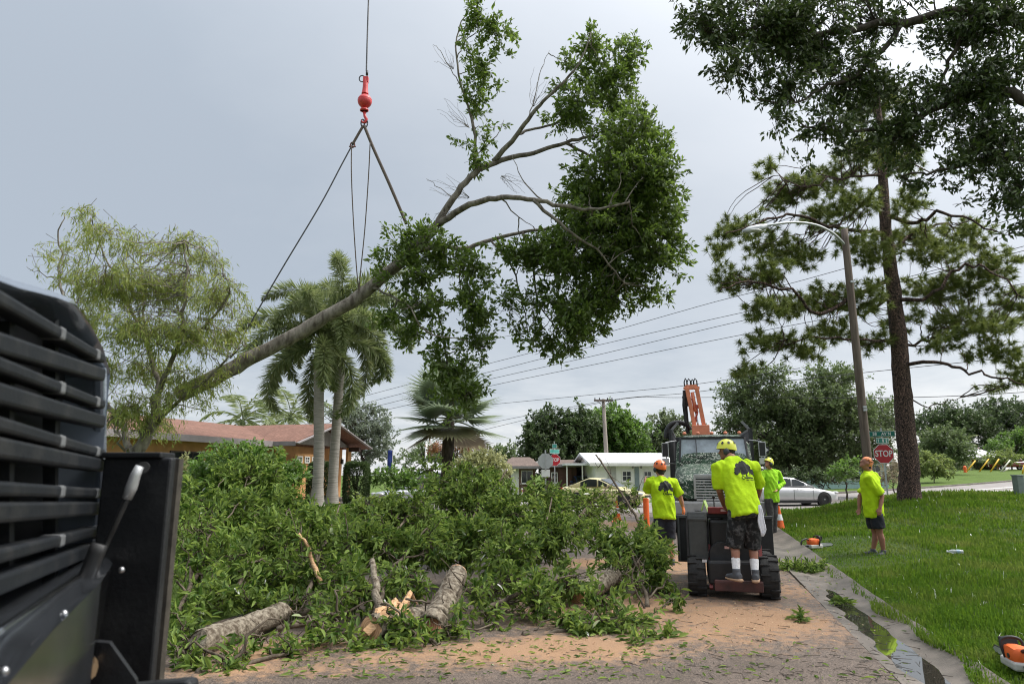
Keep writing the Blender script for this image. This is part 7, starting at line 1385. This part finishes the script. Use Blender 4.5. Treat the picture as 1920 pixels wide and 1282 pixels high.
# ---- traffic cones and delineator
def cone(px, Y, py, h, label, post=False):
    c = GZ(px, py, float(base(XatY(px, Y), Y)) + .02); b = Vector((XatY(px, Y, .2), Y, float(base(XatY(px, Y), Y)) + .015)); t = empty('traffic_cone' if not post else 'delineator_post', b, 0, label, 'cone' if not post else 'delineator')
    q = MB(); q.box((0, 0, .02), (h * .5 if not post else .4, h * .5 if not post else .4, .04)); q.build('foot', m_porg if not post else m_black, t, bevel=.01); q = MB()
    if post: q.lathe([(.065, .04), (.06, .5), (.058, h)], 14); q.build('tube', m_porg, t, smooth=40); q = MB(); q.lathe([(.0675, .16), (.0645, .4)], 14, cap=False); q.build('dark_band', m_black, t, smooth=True)
    else:
        q.lathe([(h * .2, .04), (h * .12, h * .5), (h * .035, h)], 16); q.build('cone_body', m_porg, t, smooth=40)
        q = MB(); q.lathe([(h * .145, h * .42), (h * .095, h * .66)], 16, cap=False); q.build('reflective_band', m_swh, t, smooth=True)
    return t
cone(1157, 24, 0, .72, 'orange cone on the street in front of the pale yellow car'); cone(1462, 20.5, 0, .7, 'orange cone behind the legs of the long-sleeved worker'); cone(1416, 24.5, 0, .8, 'orange cone behind the operator, right of the truck')
cone(1214, 14.2, 0, 1.12, 'tall orange and black delineator post by the orange-helmeted worker', post=True)

# ---- chain saws, bottle, pedestal
def chainsaw(loc, rz, label, s=1.0):
    t = empty('chainsaw', loc, rz, label, 'chainsaw'); t.scale = (s, s, s)
    q = MB(); q.rings(interp_rings([(-.13, .05, .10, .17), (-.11, .075, .06, .2), (.0, .08, .05, .21), (.1, .075, .05, .2), (.13, .06, .06, .17)], 16, 4)); q.build('engine_cover', m_porg, t, smooth=50)
    q = MB(); q.box((0, .02, .045), (.17, .32, .08)); q.build('crankcase', M('saw_grey', (.5, .49, .46), .5, var=.1), t, bevel=.02) if 'saw_grey' not in bpy.data.materials else q.build('crankcase', bpy.data.materials['saw_grey'], t, bevel=.02)
    q = MB(); q.tube(smooth_line([(-.07, .08, .08), (-.09, .1, .22), (0, .1, .26), (.09, .1, .22), (.08, .08, .06)], 4), .014, n=8); q.build('front_handle', m_black, t, smooth=True)
    q = MB(); q.tube(smooth_line([(0, -.1, .17), (0, -.2, .2), (0, -.31, .15), (0, -.3, .07), (0, -.12, .05)], 4), .017, n=8); q.build('rear_handle', m_black, t, smooth=True)
    q = MB(); q.prism([(.12, .03), (.48, .045), (.53, .07), (.48, .095), (.12, .11)], -.006, .006, plane='YZ'); br_ = q.build('guide_bar', m_alu, t); q = MB(); q.prism([(.12, .02), (.49, .034), (.545, .07), (.49, .106), (.12, .12)], -.003, .003, plane='YZ'); q.build('chain', m_dark, br_)
    q = MB(); q.box((.0, .16, .2), (.16, .012, .1), rx=R(-15)); q.build('hand_guard', m_black, t, bevel=.01); q = MB(); q.lathe([(.022, 0), (.022, .02)], 10, (-.085, -.02, .12), 'X'); q.build('fuel_cap', m_black, t); return t
p = on_ground(1526, 15.0, True); p.z += .02; chainsaw(p, R(-70), 'orange chainsaw lying on the grass near the gutter, farther away', 1.0)
p = GZ(1906, 1216, .25); p.z = float(lawn_h(p.x, p.y)) + .05; chainsaw(p, R(-14), 'orange and white chainsaw at the right edge of the lawn, nearest the camera', .85)
p = GZ(1792, 1036, .25); p.z = float(lawn_h(p.x, p.y)) + .07; bt = empty('plastic_bottle', p, R(70), 'clear plastic bottle lying on the lawn', 'bottle'); m_pet = M('bottle_plastic', (.7, .75, .76), .15, var=.1, trans=.5, spec=.6)
q = MB(); q.lathe([(.01, -.12), (.034, -.115), (.036, -.02), (.032, 0), (.036, .02), (.035, .06), (.014, .11), (.014, .12)], 14, (0, 0, 0), 'Y'); q.build('bottle_body', m_pet, bt, smooth=True); q = MB(); q.lathe([(.017, .118), (.017, .138)], 10, (0, 0, 0), 'Y'); q.build('bottle_cap', m_swh, bt); q = MB(); q.lathe([(.037, -.07), (.037, -.01)], 14, (0, 0, 0), 'Y', cap=False); q.build('bottle_label', M('label_blue', (.3, .42, .5), .5), bt, smooth=True)
p = on_ground(1913, 25.5, True); pd = empty('utility_pedestal', p, R(4), 'grey-green utility pedestal at the right edge of the lawn', 'pedestal'); q = MB(); q.box((0, 0, .33), (.27, .27, .86)); q.build('housing', M('pedestal_green', (.17, .21, .19), .6, var=.15), pd, bevel=.02); q = MB(); q.box((0, 0, .77), (.31, .31, .04)); q.build('lid', M('pedestal_lid', (.2, .24, .22), .6), pd, bevel=.012)
# ---- guy-wire guards on the far lawn
m_yel = M('guard_yellow', (.70, .42, .02), .5, var=.08); m_pale = M('guard_pale', (.62, .6, .5), .5)
for i, (x0, y0, x1, y1, mm, lab) in enumerate(((1812, 884, 1829, 863, m_yel, 'leftmost yellow guy-wire guard on the far lawn'), (1836, 886, 1854, 860, m_yel, 'second yellow guy-wire guard from the left on the far lawn'), (1857, 886, 1873, 860, m_yel, 'third guy-wire guard from the left, orange-yellow, on the far lawn'), (1876, 884, 1894, 862, m_pale, 'pale guy-wire guard before the red pickup, upper one'), (1880, 890, 1891, 878, m_pale, 'short pale guy-wire guard before the red pickup, lower one'), (1917, 896, 1920, 872, m_yel, 'yellow upright marker at the right edge of the far lawn'))):
    Yg = 88 if i < 5 else 80; b = on_ground((x0), Yg); t = empty('wire_guard', b, 0, lab, 'guard', 'guy-wire guards on the far lawn'); e = P(x1, y1, Yg) - b; s0 = Vector((0, 0, .0)); q = MB(); q.tube([s0, e], .085, n=8); q.build('sleeve', mm, t, smooth=True)
    q = MB(); q.tube([e, e * 5.5 if i < 4 else e * 1.2], .02, n=4); q.build('guy_wire', m_wire, t)
p = on_ground(1810, 86); hy = empty('fire_hydrant', p, 0, 'small orange hydrant at the foot of the leftmost yellow guard', 'hydrant'); q = MB(); q.lathe([(.2, 0), (.2, .08), (.15, .1), (.15, .55), (.19, .56), (.19, .62), (.14, .75), (.04, .82)], 14); q.build('barrel', m_porg, hy, smooth=40)
for s in (-1, 1): q = MB(); q.lathe([(.08, .1), (.08, .24)], 10, (0, 0, .42), 'X') if s > 0 else q.lathe([(.08, -.24), (.08, -.1)], 10, (0, 0, .42), 'X'); q.build('outlet', m_porg, hy)
# ---- flag and white post left of the fan palm
p = on_ground(733, 36); fl = empty('banner_flag', p, 0, 'narrow blue and white banner flag right of the orange house', 'flag'); zt2 = P(733, 842, 36).z - p.z; q = MB(); q.tube([(0, 0, -.1), (0, 0, zt2)], .02, n=6); q.build('flag_pole', m_swh, fl); q = MB(); n = 8; V = []
for i in range(n + 1): z = zt2 - .05 - i * .14; V += [(-.02, 0, z), (-.16 - .01 * math.sin(i), .03 * math.sin(i * 1.3), z), (-.26, .05 * math.sin(i * 1.1), z)]
q.add(V, [(3 * i + k, 3 * i + k + 1, 3 * i + 4 + k, 3 * i + 3 + k) for i in range(n) for k in range(2)], 0); o = q.build('flag_cloth', M('flag_blue', (.03, .06, .30), .7), fl, smooth=True); sm = o.modifiers.new('solid', 'SOLIDIFY'); sm.thickness = .01
p = on_ground(797, 50); wp = empty('white_pole', p, 0, 'plain white pole standing behind the silver van', 'pole'); q = MB(); q.tube([(0, 0, -.1), (0, 0, P(797, 830, 50).z - p.z)], [.09, .08], n=10); q.build('shaft', m_swh, wp, smooth=True); q = MB(); q.ell((0, 0, P(797, 830, 50).z - p.z), (.1, .1, .06), 8, 5); q.build('cap', m_swh, wp)
p = on_ground(979, 40); mbx = empty('marker_post', p, 0, 'short white marker post left of the far stop signs', 'post'); q = MB(); q.box((0, 0, .45), (.09, .09, 1.0)); q.build('shaft', m_swh, mbx, bevel=.01); q = MB(); q.box((0, -.05, .8), (.07, .012, .12)); q.build('reflector', m_red, mbx)
